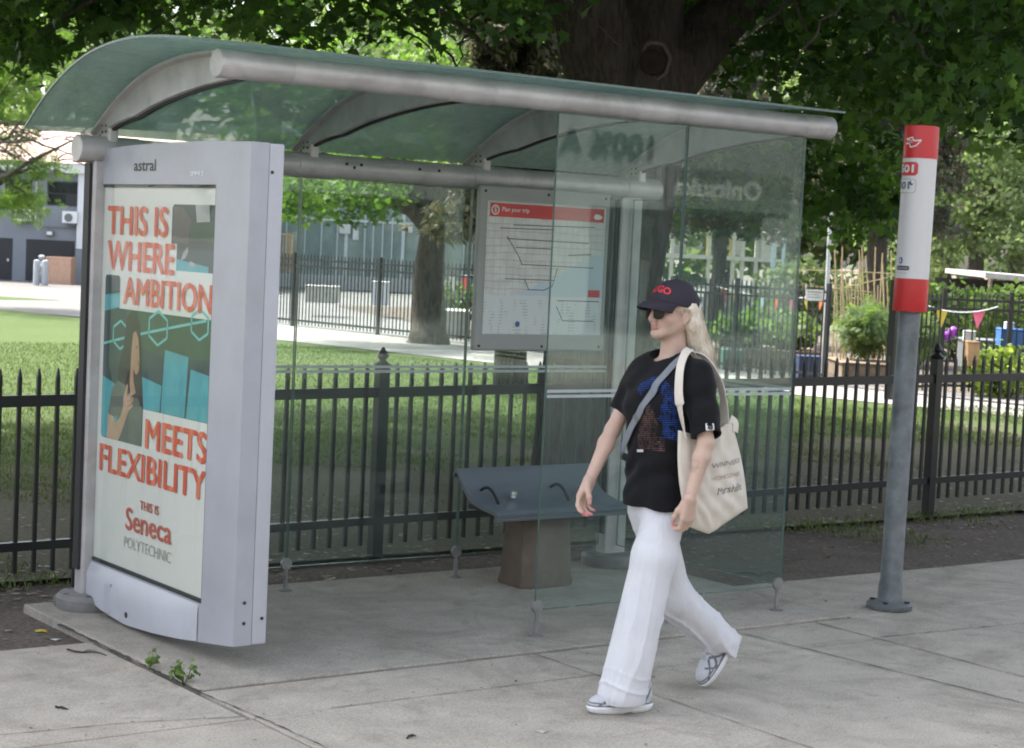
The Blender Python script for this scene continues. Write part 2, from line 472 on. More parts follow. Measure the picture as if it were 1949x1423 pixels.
# irregular hairline crack and dirt lying in the joints
def crack(name, pts, wd, label, z=.0045):
    V = []; F = []; rr = random.Random(len(pts))
    P = []
    for (x0, y0), (x1, y1) in zip(pts[:-1], pts[1:]):
        for k in range(14):
            t = k / 14; P.append((x0 + (x1 - x0) * t + rr.gauss(0, .0022), y0 + (y1 - y0) * t + rr.gauss(0, .0022)))
    P.append(pts[-1])
    for i, (x, y) in enumerate(P):
        d = Vector(P[min(i + 1, len(P) - 1)]) - Vector(P[max(i - 1, 0)]); d = Vector((-d.y, d.x)).normalized() * wd * rr.uniform(.15, 1)
        V += [(x - d.x, y - d.y, z), (x + d.x, y + d.y, z)]
    for i in range(len(P) - 1): F.append((2 * i, 2 * i + 1, 2 * i + 3, 2 * i + 2))
    return tag(link(name, raw_mesh(name, V, F), M_crack), label, kind='structure')
M_crack = plain("joint_dirt", (.055, .048, .042), .95)
crack("pavement_crack", [(2.6, -.5), (2.66, -1.0), (2.7, -1.5), (2.76, -2.2), (2.74, -2.7)], .006, "hairline crack")
crack("pavement_crack", [(-.250, .9), (-.252, .3), (-.25, -.1), (-.247, -.49)], .018, "dirty open joint", z=.006)
crack("pavement_crack", [(-.247, -.48), (-.215, -.93), (-.20, -1.5), (-.215, -2.7)], .006, "open joint")
crack("pavement_crack", [(1.403, -.49), (1.405, -1.2), (1.405, -2.0), (1.41, -2.7)], .0042, "open joint")
crack("pavement_crack", [(3.15, -.5), (3.165, -1.2), (3.17, -2.0), (3.17, -2.7)], .005, "open joint")
crack("pavement_crack", [(-.24, -.479), (.6, -.479), (1.4, -.477), (2.4, -.479), (3.41, -.478)], .0018, "open joint")
crack("pavement_crack", [(.1, -.93), (.8, -.93), (1.4, -.93)], .003, "faint joint")
crack("pavement_crack", [(1.41, -.93), (2.2, -.932), (3.16, -.93)], .002, "faint joint")
crack("pavement_crack", [(3.2, -.9), (3.7, -.93), (4.4, -.99), (5.4, -1.06)], .005, "hairline crack")
crack("pavement_crack", [(-1.3, -.74), (-.7, -.79), (-.26, -.9)], .003, "hairline crack")

sheet("lawn", [(-60, 1.95), (15.6, 1.95), (15.4, 6.0), (14.5, 9.5), (13.5, 13.5), (12.8, 17.5), (12.0, 22), (11.0, 29.3), (10.4, 32), (-60, 34)], .002, M_lawn)
sheet("path", [(17.2, -3), (17.0, 6), (16.7, 9), (16.2, 12.5), (15.9, 16), (15.9, 20.5), (15.1, 27.5), (11.6, 27.5), (12.2, 22), (13.0, 17.5), (13.7, 13.5), (14.7, 9.5), (15.6, 6.0), (15.8, 1.95), (15.9, -3)], -.004, M_path)
sheet("lane", [(11.58, 27.52), (15.1, 27.52), (15.4, 31), (16.5, 38), (24, 47.5), (24, 50), (-60, 62), (-60, 33.8), (10.2, 31.8), (11.0, 29.6)], -.0035, concrete("worn_lane_asphalt", (.165, .16, .152)))
sheet("lawn", [(-30, 41), (12.6, 35.2), (14.2, 35.6), (13.2, 37.2), (-30, 45)], .001, M_lawn)
sheet("schoolyard", [(15.7, -40), (90, -40), (90, 160), (-90, 160), (-90, 47.2), (14.1, 37.1), (14.2, 34), (15.4, 26), (16.1, 20.5), (16.1, 16), (16.4, 12.5), (17, 9), (17.3, 6)], -.008, concrete("yard_asphalt", (.21, .205, .20)))
sheet("garden_soil", [(17.2, 11.2), (18.3, 10.4), (23.6, 7.2), (40, 2), (60, 40), (22, 36), (16.9, 21), (16.8, 12.9)], -.003, M_dirt)
# ================================================================== BUS SHELTER
M_alu = plain("silver_painted_steel", (.49, .475, .468), .42, .25, .14, 7, .06, grime=.5)
M_alu_l = plain("pale_silver_paint", (.48, .49, .535), .42, .15, .05, 5, .04, grime=.12)
M_dark = plain("dark_rubber", (.025, .025, .027), .6)
M_screw = plain("dark_screw", (.05, .05, .05), .4, .6)
def glass_mat(name, tint, refl=1.0, dirt=.06, frost=None, lit=None):
    """thin safety glass: tinted transmission, mirror reflection by angle, a film of dirt"""
    m, n, b = _new(name); n.nodes.remove(b); out = n.nodes["Material Output"]
    tr = N(n, "ShaderNodeBsdfTransparent"); tr.inputs[0].default_value = (*tint, 1)
    gl = N(n, "ShaderNodeBsdfGlossy"); gl.inputs["Roughness"].default_value = .015; gl.inputs[0].default_value = (.9, .97, .95, 1)
    fr = N(n, "ShaderNodeLayerWeight"); fr.inputs[0].default_value = .5
    f5 = math_(n, 'ADD', math_(n, 'MULTIPLY', math_(n, 'POWER', fr.outputs[1], 5.0), .55), .04)
    mx = N(n, "ShaderNodeMixShader"); n.links.new(math_(n, 'MULTIPLY', f5, refl), mx.inputs[0]); n.links.new(tr.outputs[0], mx.inputs[1]); n.links.new(gl.outputs[0], mx.inputs[2])
    df = N(n, "ShaderNodeBsdfDiffuse"); df.inputs[0].default_value = (.42, .52, .5, 1)
    v = geo_pos(n, (1, 1, .45)); g = noise(n, 2.2, 7, .7, v, .5); h = noise(n, 30, 4, .7, v)
    f = math_(n, 'MULTIPLY', math_(n, 'ADD', math_(n, 'MULTIPLY', g, .8), math_(n, 'MULTIPLY', h, .4)), dirt * 1.7)
    if lit:                                                    # milky film that lets daylight through
        tl = N(n, "ShaderNodeBsdfTranslucent"); tl.inputs[0].default_value = (*lit, 1); ad = N(n, "ShaderNodeMixShader"); ad.inputs[0].default_value = .6
        n.links.new(df.outputs[0], ad.inputs[1]); n.links.new(tl.outputs[0], ad.inputs[2]); df.inputs[0].default_value = (*lit, 1); df = ad
    m2 = N(n, "ShaderNodeMixShader"); n.links.new(f, m2.inputs[0]); n.links.new(mx.outputs[0], m2.inputs[1]); n.links.new(df.outputs[0], m2.inputs[2])
    n.links.new(m2.outputs[0], out.inputs[0]); return m
M_glass = glass_mat("green_safety_glass", (.91, .955, .94), .8, .018)
M_roofg = glass_mat("green_roof_glass", (.62, .73, .68), 1.0, .54, lit=(.58, .69, .64))
M_edge = plain("glass_edge_green", (.11, .17, .15), .25)
M_frost = plain("frosted_white_band", (.40, .45, .45), .6)

SH = empty("bus_shelter", (1.6, .45, .012), "curved green glass bus shelter with silver tube frame on the pavement", "bus shelter")
def shp(o):  # parent keeping world position
    return under(o, SH)
YF, YR = -.225, 1.18
# curved roof: profile in the y-z plane
def roof_z(y):
    prof = [(-.42, 2.545), (-.25, 2.562), (0, 2.583), (.25, 2.588), (.5, 2.57), (.75, 2.525), (1.0, 2.435), (1.2, 2.33), (1.34, 2.236)]
    return float(np.interp(y, *zip(*prof)))
_ys = np.linspace(-.37, 1.33, 40)
_pf = np.array([roof_z(y) for y in _ys]); _pf = np.convolve(np.pad(_pf, 4, mode='reflect', reflect_type='odd'), np.ones(9) / 9, 'valid')
def rz_(y): return float(np.interp(y, _ys, _pf))
b = MB(); X0, X1 = -.31, 3.29; th = .008
V = []
for y, z in zip(_ys, _pf): V += [(X0, y, z), (X1, y, z), (X0, y, z + th), (X1, y, z + th)]
F = []
for i in range(len(_ys) - 1):
    a, c = 4 * i, 4 * i + 4
    F += [(a, a + 1, c + 1, c), (a + 2, c + 2, c + 3, a + 3), (a, c, c + 2, a + 2), (a + 1, a + 3, c + 3, c + 1)]
F += [(0, 2, 3, 1), (4 * 39, 4 * 39 + 1, 4 * 39 + 3, 4 * 39 + 2)]
b.add(V, F); shp(b.build("roof_glass", M_roofg, autosmooth=30))
b = MB()                                                                         # polished glass rim
for x in (X0 - .002, X1 - .003):
    for i in range(len(_ys) - 1):
        b.add([(x, _ys[i], _pf[i] - .001), (x + .005, _ys[i], _pf[i] - .001), (x + .005, _ys[i + 1], _pf[i + 1] - .001), (x, _ys[i + 1], _pf[i + 1] - .001),
               (x, _ys[i], _pf[i] + th + .001), (x + .005, _ys[i], _pf[i] + th + .001), (x + .005, _ys[i + 1], _pf[i + 1] + th + .001), (x, _ys[i + 1], _pf[i + 1] + th + .001)],
              [(0, 3, 2, 1), (4, 5, 6, 7), (0, 1, 5, 4), (1, 2, 6, 5), (2, 3, 7, 6), (3, 0, 4, 7)])
b.box((X0, -.376, _pf[0] - .001), (X1, -.371, _pf[0] + th + .001)); shp(b.build("roof_rim", M_edge))
# front and rear tubes with sleeves
RIBX = [.045, 1.12, 2.175, 3.255]
def beam(name, y, z, r, x0, x1, caps):
    b = MB(); ax = (1, 0, 0)
    b.lathe((x0, y, z), [(r * .93, 0), (r, .006), (r, x1 - x0 - .006), (r * .93, x1 - x0)], 28, ax)
    o = shp(b.build(name, M_alu, autosmooth=40))
    for c0, c1 in caps:
        b = MB(); b.lathe((c0, y, z), [(r, 0), (r * 1.06, .004), (r * 1.06, c1 - c0 - .004), (r, c1 - c0)], 28, ax)
        s = b.build("sleeve", M_alu, o, autosmooth=40)
    return o
fb = beam("front_beam", YF, 2.482, .055, -.13, 3.335, [(-.132, .20), (.98, 1.21), (2.05, 2.27), (3.13, 3.337)])
rb = beam("rear_beam", YR, 2.165, .06, -.115, 3.40, [(-.117, .19), (1.03, 1.24), (2.09, 2.31), (3.15, 3.402)])
b = MB()
for x in (1.30, 1.345, 1.385, 1.74, 1.86): b.lathe((x, YR - .0595, 2.17 + (.012 if x != 1.345 else -.004)), [(.008, 0), (.008, .004)], 12, (0, -1, .1))
build_each(b, "bolt_hole", M_dark, rb)
# arched ribs: a wide web that tapers to the rear, between the two tubes
def rib(x):
    b = MB(); m = 26; V = []; F = []
    for i in range(m):
        t = i / (m - 1); y = YF + .0 + (YR + .1 - YF) * t
        zt = rz_(y) - .022; 
        hgt = .095 + .085 * math.sin(math.pi * min(1, t * 1.05)) ** .8 * (.55 + .45 * t)
        if t > .72: hgt *= 1 - .55 * ((t - .72) / .28)
        zb = zt - hgt
        hw = .028
        V += [(x - .05, y, zt), (x + .05, y, zt), (x + .05, y, zt - .014), (x + hw, y, zt - .024), (x + hw, y, zb + .004), (x + .022, y, zb), (x - .022, y, zb), (x - hw, y, zb + .004), (x - hw, y, zt - .024), (x - .05, y, zt - .014)]
    for i in range(m - 1):
        for k in range(10): F.append((i * 10 + k, i * 10 + (k + 1) % 10, i * 10 + 10 + (k + 1) % 10, i * 10 + 10 + k))
    F += [tuple(range(10))[::-1], tuple(range(10 * m - 10, 10 * m))]
    b.add(V, F); o = shp(b.build("rib", M_alu, autosmooth=35))
    b = MB(); V = []; F = []
    for i in range(m):                                                           # dark gasket along the lower edge
        t = i / (m - 1); y = YF + .06 + (YR + .06 - YF - .06) * t
        tt = (y - YF) / (YR + .1 - YF); zt = rz_(y) - .022
        hgt = .095 + .085 * math.sin(math.pi * min(1, tt * 1.05)) ** .8 * (.55 + .45 * tt)
        if tt > .72: hgt *= 1 - .55 * ((tt - .72) / .28)
        zb = zt - hgt
        V += [(x - .009, y, zb + .002), (x + .009, y, zb + .002), (x + .009, y, zb - .011), (x - .009, y, zb - .011)]
    for i in range(m - 1):
        for k in range(4): F.append((i * 4 + k, i * 4 + (k + 1) % 4, i * 4 + 4 + (k + 1) % 4, i * 4 + 4 + k))
    F += [(3, 2, 1, 0), (4 * m - 4, 4 * m - 3, 4 * m - 2, 4 * m - 1)]
    b.add(V, F); b.build("gasket", M_dark, o)
    b = MB()                                                                      # rear bracket with bolts
    b.box((x - .026, YR - .05, 2.19), (x + .026, YR + .05, 2.29)); b.build("bracket", M_alu, o, bevel=.012)
    b = MB()
    for dz in (.0, .028):
        for dy in (-.02, .02): b.lathe((x - .025, YR + dy, 2.25 + dz), [(.006, 0), (.006, .005)], 8, (-1, 0, 0))
    build_each(b, "bolt", M_screw, o)
for x in RIBX: rib(x)
# two rear posts on disc bases
M_base = plain("dirty_base_plate", (.20, .195, .19), .7, .2, .25, 9, .1, grime=.4)
def post(x, label=None):
    b = MB(); b.box((x - .075, YR - .045, .03), (x + .075, YR + .045, 2.115))
    o = shp(b.build("post", M_alu, bevel=.012))
    b = MB(); b.lathe((x, YR, .012), [(.16, 0), (.165, .012), (.165, .05), (.15, .07), (.09, .075)], 32); b.build("base_plate", M_base, o, autosmooth=30)
    b = MB()
    for s in (-1, 1): b.box((x + s * .0835 - .007, YR - .03, .2), (x + s * .0835 + .007, YR + .03, 2.1))
    build_each(b, "gasket", M_dark, o)
    b = MB()
    for k in range(6):
        a = k * math.pi / 3; b.lathe((x + .125 * math.cos(a), YR + .125 * math.sin(a), .07), [(.014, 0), (.014, .016)], 6)
    build_each(b, "anchor_bolt", M_screw, o)
post(3.195); post(.03)
# glass panes: each a thin slab with its double frosted band
def pane(p0, p1, z0, z1, nfeet, zs=(1.128, 1.152)):
    p0, p1 = Vector((*p0, 0)), Vector((*p1, 0)); d = (p1 - p0); L = d.length; d.normalize(); nn = Vector((-d.y, d.x, 0))
    b = MB(); T = .010
    b.prism([(0, z0), (L, z0), (L, z1), (0, z1)], p0 - nn * (-T / 2), d, (0, 0, 1), T)
    o = shp(b.build("glass_pane", M_glass))
    b = MB()
    for e in (0, L): b.prism([(e - .0006, z0), (e + .001, z0), (e + .001, z1), (e - .0006, z1)], p0 + nn * (T / 2 + .001), d, (0, 0, 1), T + .002)
    for e in (z0, z1): b.prism([(.004, e - .0015), (L - .004, e - .0015), (L - .004, e + .0015), (.004, e + .0015)], p0 + nn * (T / 2 + .001), d, (0, 0, 1), T + .002)
    build_each(b, "glass_edge", M_edge, o)
    b = MB()
    for z in zs: b.prism([(.006, z - .007), (L - .006, z - .007), (L - .006, z + .007), (.006, z + .007)], p0 - nn * (T / 2 + .0008), d, (0, 0, 1), .0006)
    build_each(b, "frosted_band", M_frost, o)
M_foot = plain("dull_steel_foot", (.25, .25, .245), .5, .4, .15, 20)
def foot(x, y, zc, ax=(0, 1, 0)):
    b = MB(); b.lathe((x, y, .012), [(.034, 0), (.034, .006), (.013, .012), (.011, .05), (.011, zc - .02)], 14)
    o = shp(b.build("glass_foot", M_foot, autosmooth=40))
    b = MB(); a = Vector(ax)
    b.lathe(Vector((x, y, zc)) - a * .018, [(.0, .010), (.029, .010), (.031, .012), (.031, .026), (.029, .028), (0, .028)], 24, a); b.build("clamp_disc", M_foot, o, autosmooth=40)
ZB = .135
pane((.16, YR), (1.07, YR), ZB, 2.10, 0); pane((1.08, YR), (2.115, YR), ZB, 2.10, 0); pane((2.125, YR), (3.10, YR), ZB, 2.10, 0)
pane((1.597, YF), (2.375, YF), ZB, 2.42, 0); pane((2.385, YF), (3.17, YF), ZB, 2.42, 0)
pane((3.178, YF + .01), (3.19, YR - .06), ZB, 2.1, 0, (1.128, 1.152))
for x in (1.075, 2.12): foot(x, YR, .15)
for x in (1.612, 2.38, 3.155): foot(x, YF, .15)
b = MB(); b.lathe((1.612, YR, .15), [(.02, 0), (.02, .02)], 8); 

# ================================================================== ADVERTISING PANEL
AD = empty("advertising_panel", (.07, .5, .012), "silver advertising case with an orange lettered college poster", "advertising panel")
def adp(o): return under(o, AD)
PXF = .0115; W_ = 1.18; ZP = .25; HP = 1.75
def pw(s, t, dx=0.0): return (dx, W_ - s, ZP + t)              # poster coordinates -> world (s to the right, t up), facing -X
# case: bowed outline in y-z with an opening for the poster
out = []
ys = np.linspace(1.335, -.30, 30)
bot = [(y, .12 - .1 * (1 - ((y - .52) / .82) ** 2) if True else 0) for y in ys]
bot = [(y, max(.018, np.interp(y, [-.3, .14, .4, .67, .96, 1.2, 1.335], [.122, .063, .04, .024, .04, .08, .12]))) for y in ys]
top = [(y, np.interp(y, [-.3, .1, .46, .85, 1.335], [2.178, 2.187, 2.187, 2.18, 2.155])) for y in ys]
def frame_ring(b, x0, x1):
    O = [(y, z) for y, z in bot] + [(y, z) for y, z in reversed(top)]
    oy0, oy1, oz0, oz1 = -.005, 1.185, .245, 2.005
    I = []
    for y, z in O:
        yy = min(max(y, oy0), oy1); I.append((yy, oz0 if z < 1 else oz1))
    nO = len(O); V = []
    for x in (x0, x1):
        V += [(x, y, z) for y, z in O]; V += [(x, y, z) for y, z in I]
    F = []
    for i in range(nO):
        j = (i + 1) % nO
        F += [(i, j, nO + j, nO + i), (2 * nO + i, 3 * nO + i, 3 * nO + j, 2 * nO + j), (i, 2 * nO + i, 2 * nO + j, j), (nO + i, nO + j, 3 * nO + j, 3 * nO + i)]
    b.add(V, F)
b = MB(); frame_ring(b, 0, .082); adp(b.build("case_frame", plain("case_frame_paint", (.405, .415, .455), .4, .15, .07, 4, .04, grime=.18), autosmooth=35))
b = MB(); b.box((.0835, -.30, .122), (.152, 1.33, 2.176)); adp(b.build("case_back", M_alu_l, bevel=.006))
b = MB(); b.box((.0815, -.298, .124), (.0845, 1.32, 2.172)); adp(b.build("case_seam", M_dark))
# apron below the poster: a raised bulge with a notch line
b = MB(); V = []; F = []; n_ = 30
for i in range(n_):
    t = i / (n_ - 1); y = 1.30 - 1.28 * t; bulge = .030 * math.sin(math.pi * t) ** .6 + .004
    V += [(-.001, y, .238), (-bulge, y, .205 - .05 * math.sin(math.pi * t)), (-bulge * .92, y, np.interp(y, [-.3, .14, .4, .67, .96, 1.2, 1.335], [.122, .063, .04, .024, .04, .08, .12]) + .004), (-.001, y, np.interp(y, [-.3, .14, .4, .67, .96, 1.2, 1.335], [.122, .063, .04, .024, .04, .08, .12]) + .002)]
for i in range(n_ - 1):
    for k in range(3): F.append((4 * i + k, 4 * i + k + 1, 4 * i + 5 + k, 4 * i + 4 + k))
b.add(V, F); ap = adp(b.build("apron", M_alu_l, autosmooth=25))
b = MB(); b.box((-.036, .84, .045), (-.026, .90, .185)); b.build("apron_strap", M_alu_l, ap, bevel=.006)
b = MB(); b.lathe((-.030, .66, .075), [(.014, 0), (.014, .004), (.007, .005)], 14, (-1, 0, 0)); adp(b.build("lock", M_screw))
b = MB()
for x, z in ((.045, .30), (.045, .215)): b.lathe((x, -.2995, z), [(.0075, 0), (.0075, .003)], 10, (0, -1, 0))
b.lathe((.128, -.2995, .23), [(.0075, 0), (.0075, .003)], 10, (0, -1, 0)); b.lathe((.098, -.2995, 2.06), [(.0075, 0), (.0075, .003)], 10, (0, -1, 0))
build_each(b, "rivet", M_screw, AD)
# feet under the far end
b = MB(); b.lathe((.05, 1.24, .012), [(.17, 0), (.175, .012), (.17, .04), (.05, .05), (.045, .13)], 28); adp(b.build("foot", plain("dark_base_steel", (.15, .15, .15), .7, .2, .2, 8, .1), autosmooth=35))
b = MB(); b.box((-.012, 1.318, .06), (.03, 1.33, .25)); adp(b.build("hinge", M_dark))
# dark rebate round the poster, the poster sheet and the glass over it
b = MB()
b.box((.004, -.004, .246), (.014, 1.184, .262)); b.box((.004, -.004, 1.992), (.014, 1.184, 2.004)); b.box((.004, -.004, .262), (.014, .006, 1.992)); b.box((.004, 1.17, .262), (.014, 1.184, 1.992))
build_each(b, "gasket", M_dark, AD)
b = MB(); b.box((.0145, -.004, .246), (.079, 1.184, 2.004)); adp(b.build("light_box", plain("light_box_inside", (.3, .3, .3), .7)))
M_paper = plain("poster_paper", (.69, .695, .635), .55, var=.03, scale=2)
b = MB(); b.box((PXF, .007, .263), (.0140, 1.169, 1.991)); po = adp(b.build("poster", M_paper))
ADW = AD
def print_(name, polys, mat, lift):
    """flat printed areas on the poster: polygons in poster coordinates"""
    V = []; F = []
    for poly in polys:
        o = len(V); V += [pw(s, t, PXF - lift) for s, t in poly]; F.append(tuple(range(o, o + len(poly))))
    o = link(name, raw_mesh(name, V, F), mat, po); return o
def printed_text(name, txt, box, mat, lift, bold=.012):
    V, F = fit_text(txt, box, 0.0); P = []; FF = []; h_ = box[3] - box[1]; k_ = 5 if bold else 1
    for i in range(k_):                                        # heavier strokes: thin layers of ink, each a hair above the last
        dx = (i - (k_ - 1) / 2) * bold * h_; dy = (0, 1, 0, -1, 0)[i] * bold * h_ * .9 if k_ > 1 else 0; o = len(P)
        P += [pw(x + dx, y + dy, PXF - lift - i * .00025) for x, y, z in V]; FF += [tuple(j + o for j in f) for f in F]
    return link(name, raw_mesh(name, P, FF), mat, po)
def rrect(x0, y0, x1, y1, r=.02):
    P = []
    for cx, cy, a in ((x1 - r, y1 - r, 0), (x0 + r, y1 - r, 90), (x0 + r, y0 + r, 180), (x1 - r, y0 + r, 270)):
        for k in range(5): P.append((cx + r * math.cos(R(a + k * 22.5)), cy + r * math.sin(R(a + k * 22.5))))
    return P
def ink(name, c, stripes=None):
    m, n, b_ = _new(name)
    if stripes:
        sep = N(n, "ShaderNodeSeparateXYZ"); n.links.new(geo_pos(n), sep.inputs[0])
        wv = math_(n, 'FRACT', math_(n, 'MULTIPLY', math_(n, 'ADD', sep.outputs[1], math_(n, 'MULTIPLY', sep.outputs[2], .0)), 11.3))
        n.links.new(mixc(n, ramp(n, wv, [(.60, (0, 0, 0)), (.62, (1, 1, 1))]), c, stripes), b_.inputs["Base Color"])
    else:
        f = noise(n, 6, 4, .6, geo_pos(n)); n.links.new(ramp(n, f, [(.3, tuple(x * .85 for x in c)), (.7, tuple(min(1, x * 1.12) for x in c))]), b_.inputs["Base Color"])
    b_.inputs["Roughness"].default_value = .5; return m
I_or = ink("orange_ink", (.62, .085, .035), (.72, .19, .10)); I_or2 = ink("red_ink", (.52, .10, .06)); I_grey = ink("grey_ink", (.40, .39, .34))
I_dk = ink("dark_photo_ink", (.035, .06, .062)); I_teal = ink("teal_ink", (.08, .36, .39)); I_green = ink("dark_green_ink", (.04, .085, .045)); I_line = ink("pale_teal_ink", (.16, .5, .46))
I_skin = ink("photo_skin_ink", (.42, .235, .14)); I_hair = ink("photo_hair_ink", (.028, .022, .02)); I_shirt = ink("photo_shirt_ink", (.13, .15, .12)); I_arm = ink("photo_arm_ink", (.50, .34, .22)); I_lips = ink("photo_lip_ink", (.3, .1, .07))
I_brown = ink("photo_brown_ink", (.10, .09, .075)); I_lgrey = ink("photo_grey_ink", (.35, .36, .34))
# upper photograph with its notch
print_("photo_area", [[(.76, 1.5), (.76, 1.655), (.775, 1.67), (1.17, 1.67), (1.17, 1.385), (.83, 1.385), (.815, 1.4), (.815, 1.5)]], I_dk, .0006)
print_("photo_detail", [[(.815, 1.385), (1.12, 1.385), (1.12, 1.41), (.815, 1.435)]], I_teal, .0010)
print_("photo_detail", [[(.95, 1.53), (1.17, 1.51), (1.17, 1.6), (1.0, 1.61), (.93, 1.57)]], I_green, .0010)
print_("photo_detail", [[(.98, 1.67), (1.11, 1.67), (1.12, 1.6), (1.0, 1.595)]], I_lgrey, .0013)
print_("photo_detail", [[(.77, 1.51), (.92, 1.5), (.95, 1.6), (.86, 1.66), (.775, 1.66)]], I_brown, .0009)
print_("photo_detail", [[(.86, 1.43), (.9, 1.44), (.93, 1.47), (.92, 1.49), (.88, 1.465)], [(.93, 1.41), (.99, 1.405), (1.0, 1.42), (.95, 1.43)]], I_lgrey, .0013)
# lower photograph
print_("photo_area", [[(.085, .60), (.085, 1.325), (.095, 1.34), (.235, 1.34), (.248, 1.325), (.248, 1.19), (1.17, 1.19), (1.17, .755), (.53, .755), (.53, .585), (.1, .585)]], I_dk, .0006)
print_("photo_detail", [[(.30, 1.19), (1.17, 1.19), (1.17, 1.02), (.74, 1.0), (.50, 1.03), (.42, 1.1)]], I_green, .0009)
print_("photo_detail", [[(.086, 1.246), (.247, 1.262), (.247, 1.195), (.086, 1.17)], [(.086, .87), (.29, .83), (.29, .6), (.1, .586), (.086, .6)],
                        [(.50, .90), (.715, .875), (.70, .757), (.532, .757), (.50, .75)], [(.735, 1.035), (.965, 1.02), (.945, .757), (.712, .757)], [(.99, .97), (1.17, .955), (1.17, .757), (.96, .757)]], I_teal, .0012)
def stroke(pts, w2=.006):
    P = []
    for (a, c), (d, e) in zip(pts[:-1], pts[1:]):
        v = Vector((d - a, e - c)).normalized(); nrm = Vector((-v.y, v.x)) * w2
        P.append([(a + nrm.x, c + nrm.y), (a - nrm.x, c - nrm.y), (d - nrm.x, e - nrm.y), (d + nrm.x, e + nrm.y)])
    return P
def hexa(cx, cy, r): return [(cx + r * math.cos(R(30 + 60 * k)), cy + r * .72 * math.sin(R(30 + 60 * k))) for k in range(7)]
print_("photo_detail", stroke([(.09, 1.02), (.40, 1.075), (.72, 1.125), (1.12, 1.185)]) + stroke(hexa(.27, 1.07, .09)) + stroke(hexa(.66, 1.125, .105)) + stroke(hexa(1.06, 1.165, .09)), I_line, .0016)
print_("photo_figure", [[(.335, 1.15), (.38, 1.185), (.43, 1.185), (.475, 1.13), (.50, 1.0), (.515, .88), (.535, .76), (.515, .70), (.46, .80), (.40, .82), (.30, .84), (.255, .86), (.265, .93), (.30, 1.0)]], I_hair, .0018)
print_("photo_figure", [[(.405, 1.085), (.435, 1.10), (.463, 1.065), (.472, 1.03), (.476, 1.015), (.494, .985), (.480, .972), (.483, .958), (.477, .95), (.480, .935), (.470, .912), (.452, .902), (.432, .912), (.420, .93), (.426, .87), (.455, .82), (.40, .80), (.385, .86), (.392, .93), (.388, .98), (.398, 1.03)]], I_skin, .0022)
print_("photo_figure", [[(.465, .966), (.482, .958), (.466, .948)], [(.44, 1.03), (.462, 1.033), (.462, 1.024), (.442, 1.02)]], I_lips, .0026)
print_("photo_figure", [[(.17, .70), (.2, .82), (.26, .86), (.35, .845), (.41, .79), (.47, .80), (.525, .76), (.529, .587), (.30, .587), (.26, .7)]], I_shirt, .0020)
print_("photo_figure", [[(.16, .70), (.225, .70), (.245, .66), (.30, .70), (.325, .745), (.328, .79), (.345, .83), (.362, .855), (.372, .845), (.362, .80), (.39, .812), (.425, .828), (.432, .818), (.40, .79), (.43, .80), (.436, .788), (.405, .765), (.425, .768), (.428, .756), (.39, .735), (.365, .70), (.325, .64), (.285, .587), (.155, .587), (.165, .65)]], I_arm, .0026)
print_("photo_figure", [[(.33, 1.12), (.37, 1.17), (.405, 1.09), (.395, 1.0), (.39, .93), (.37, .88), (.30, .86), (.27, .88), (.28, .95), (.315, 1.02)], [(.42, 1.155), (.46, 1.12), (.478, 1.05), (.50, .96), (.515, .87), (.53, .77), (.505, .76), (.478, .83), (.452, .86), (.43, .90), (.455, .898), (.478, .92), (.484, .96), (.474, 1.02), (.462, 1.07), (.435, 1.10)]], I_hair, .0024)
print_("photo_figure", stroke([(.37, .80), (.44, .815)], .003) + stroke([(.37, .775), (.435, .79)], .003) + stroke([(.37, .75), (.42, .765)], .003), I_skin, .0029)
print_("photo_figure", [[(.165, .70), (.20, .82), (.255, .855), (.30, .80), (.285, .715), (.235, .69)]], I_shirt, .0029)
for t, bx, mt_ in (("THIS IS", (.098, 1.527, .723, 1.655), I_or), ("WHERE", (.11, 1.365, .795, 1.495), I_or), ("AMBITION", (.295, 1.215, 1.165, 1.335), I_or), ("MEETS", (.575, .585, 1.165, .715), I_or), ("FLEXIBILITY", (.092, .43, 1.165, .55), I_or),
                   ("THIS IS", (.54, .305, .73, .345), I_or2), ("Seneca", (.395, .195, .86, .295), I_or2), ("POLYTECHNIC", (.385, .112, .868, .162), I_grey)):
    printed_text("lettering", t, bx, mt_, .0032, .0 if t == "POLYTECHNIC" else .022 if t[0] == 'S' else .03)
M_case_glass = glass_mat("poster_glass", (.985, .99, .985), .6, .015)
b = MB(); b.box((.0015, -.003, .247), (.0035, 1.183, 2.003)); adp(b.build("cover_glass", M_case_glass))
# operator plate and number on the head of the case
V, F = fit_text("astral", (0, 0, .225, .052), .012)
me = raw_mesh("lettering", [(-.0015, .80 - x, 2.064 + y) for x, y, z in V], F); adp(link("lettering", me, plain("dark_green_letter", (.05, .06, .05), .5)))
V, F = fit_text("0993", (0, 0, .12, .022), .01)
me = raw_mesh("lettering", [(-.0015, .235 - x, 2.04 + y) for x, y, z in V], F); adp(link("lettering", me, plain("white_letter", (.75, .76, .8), .5)))
# glass fillet between case and roof
b = MB(); b.prism([(.02, 2.19), (1.3, 2.17), (1.13, 2.31), (.7, 2.37), (.0, 2.44), (-.17, 2.43), (-.24, 2.19)], (.05, 0, 0), (0, 1, 0), (0, 0, 1), .008); shp(b.build("end_glass", M_glass))

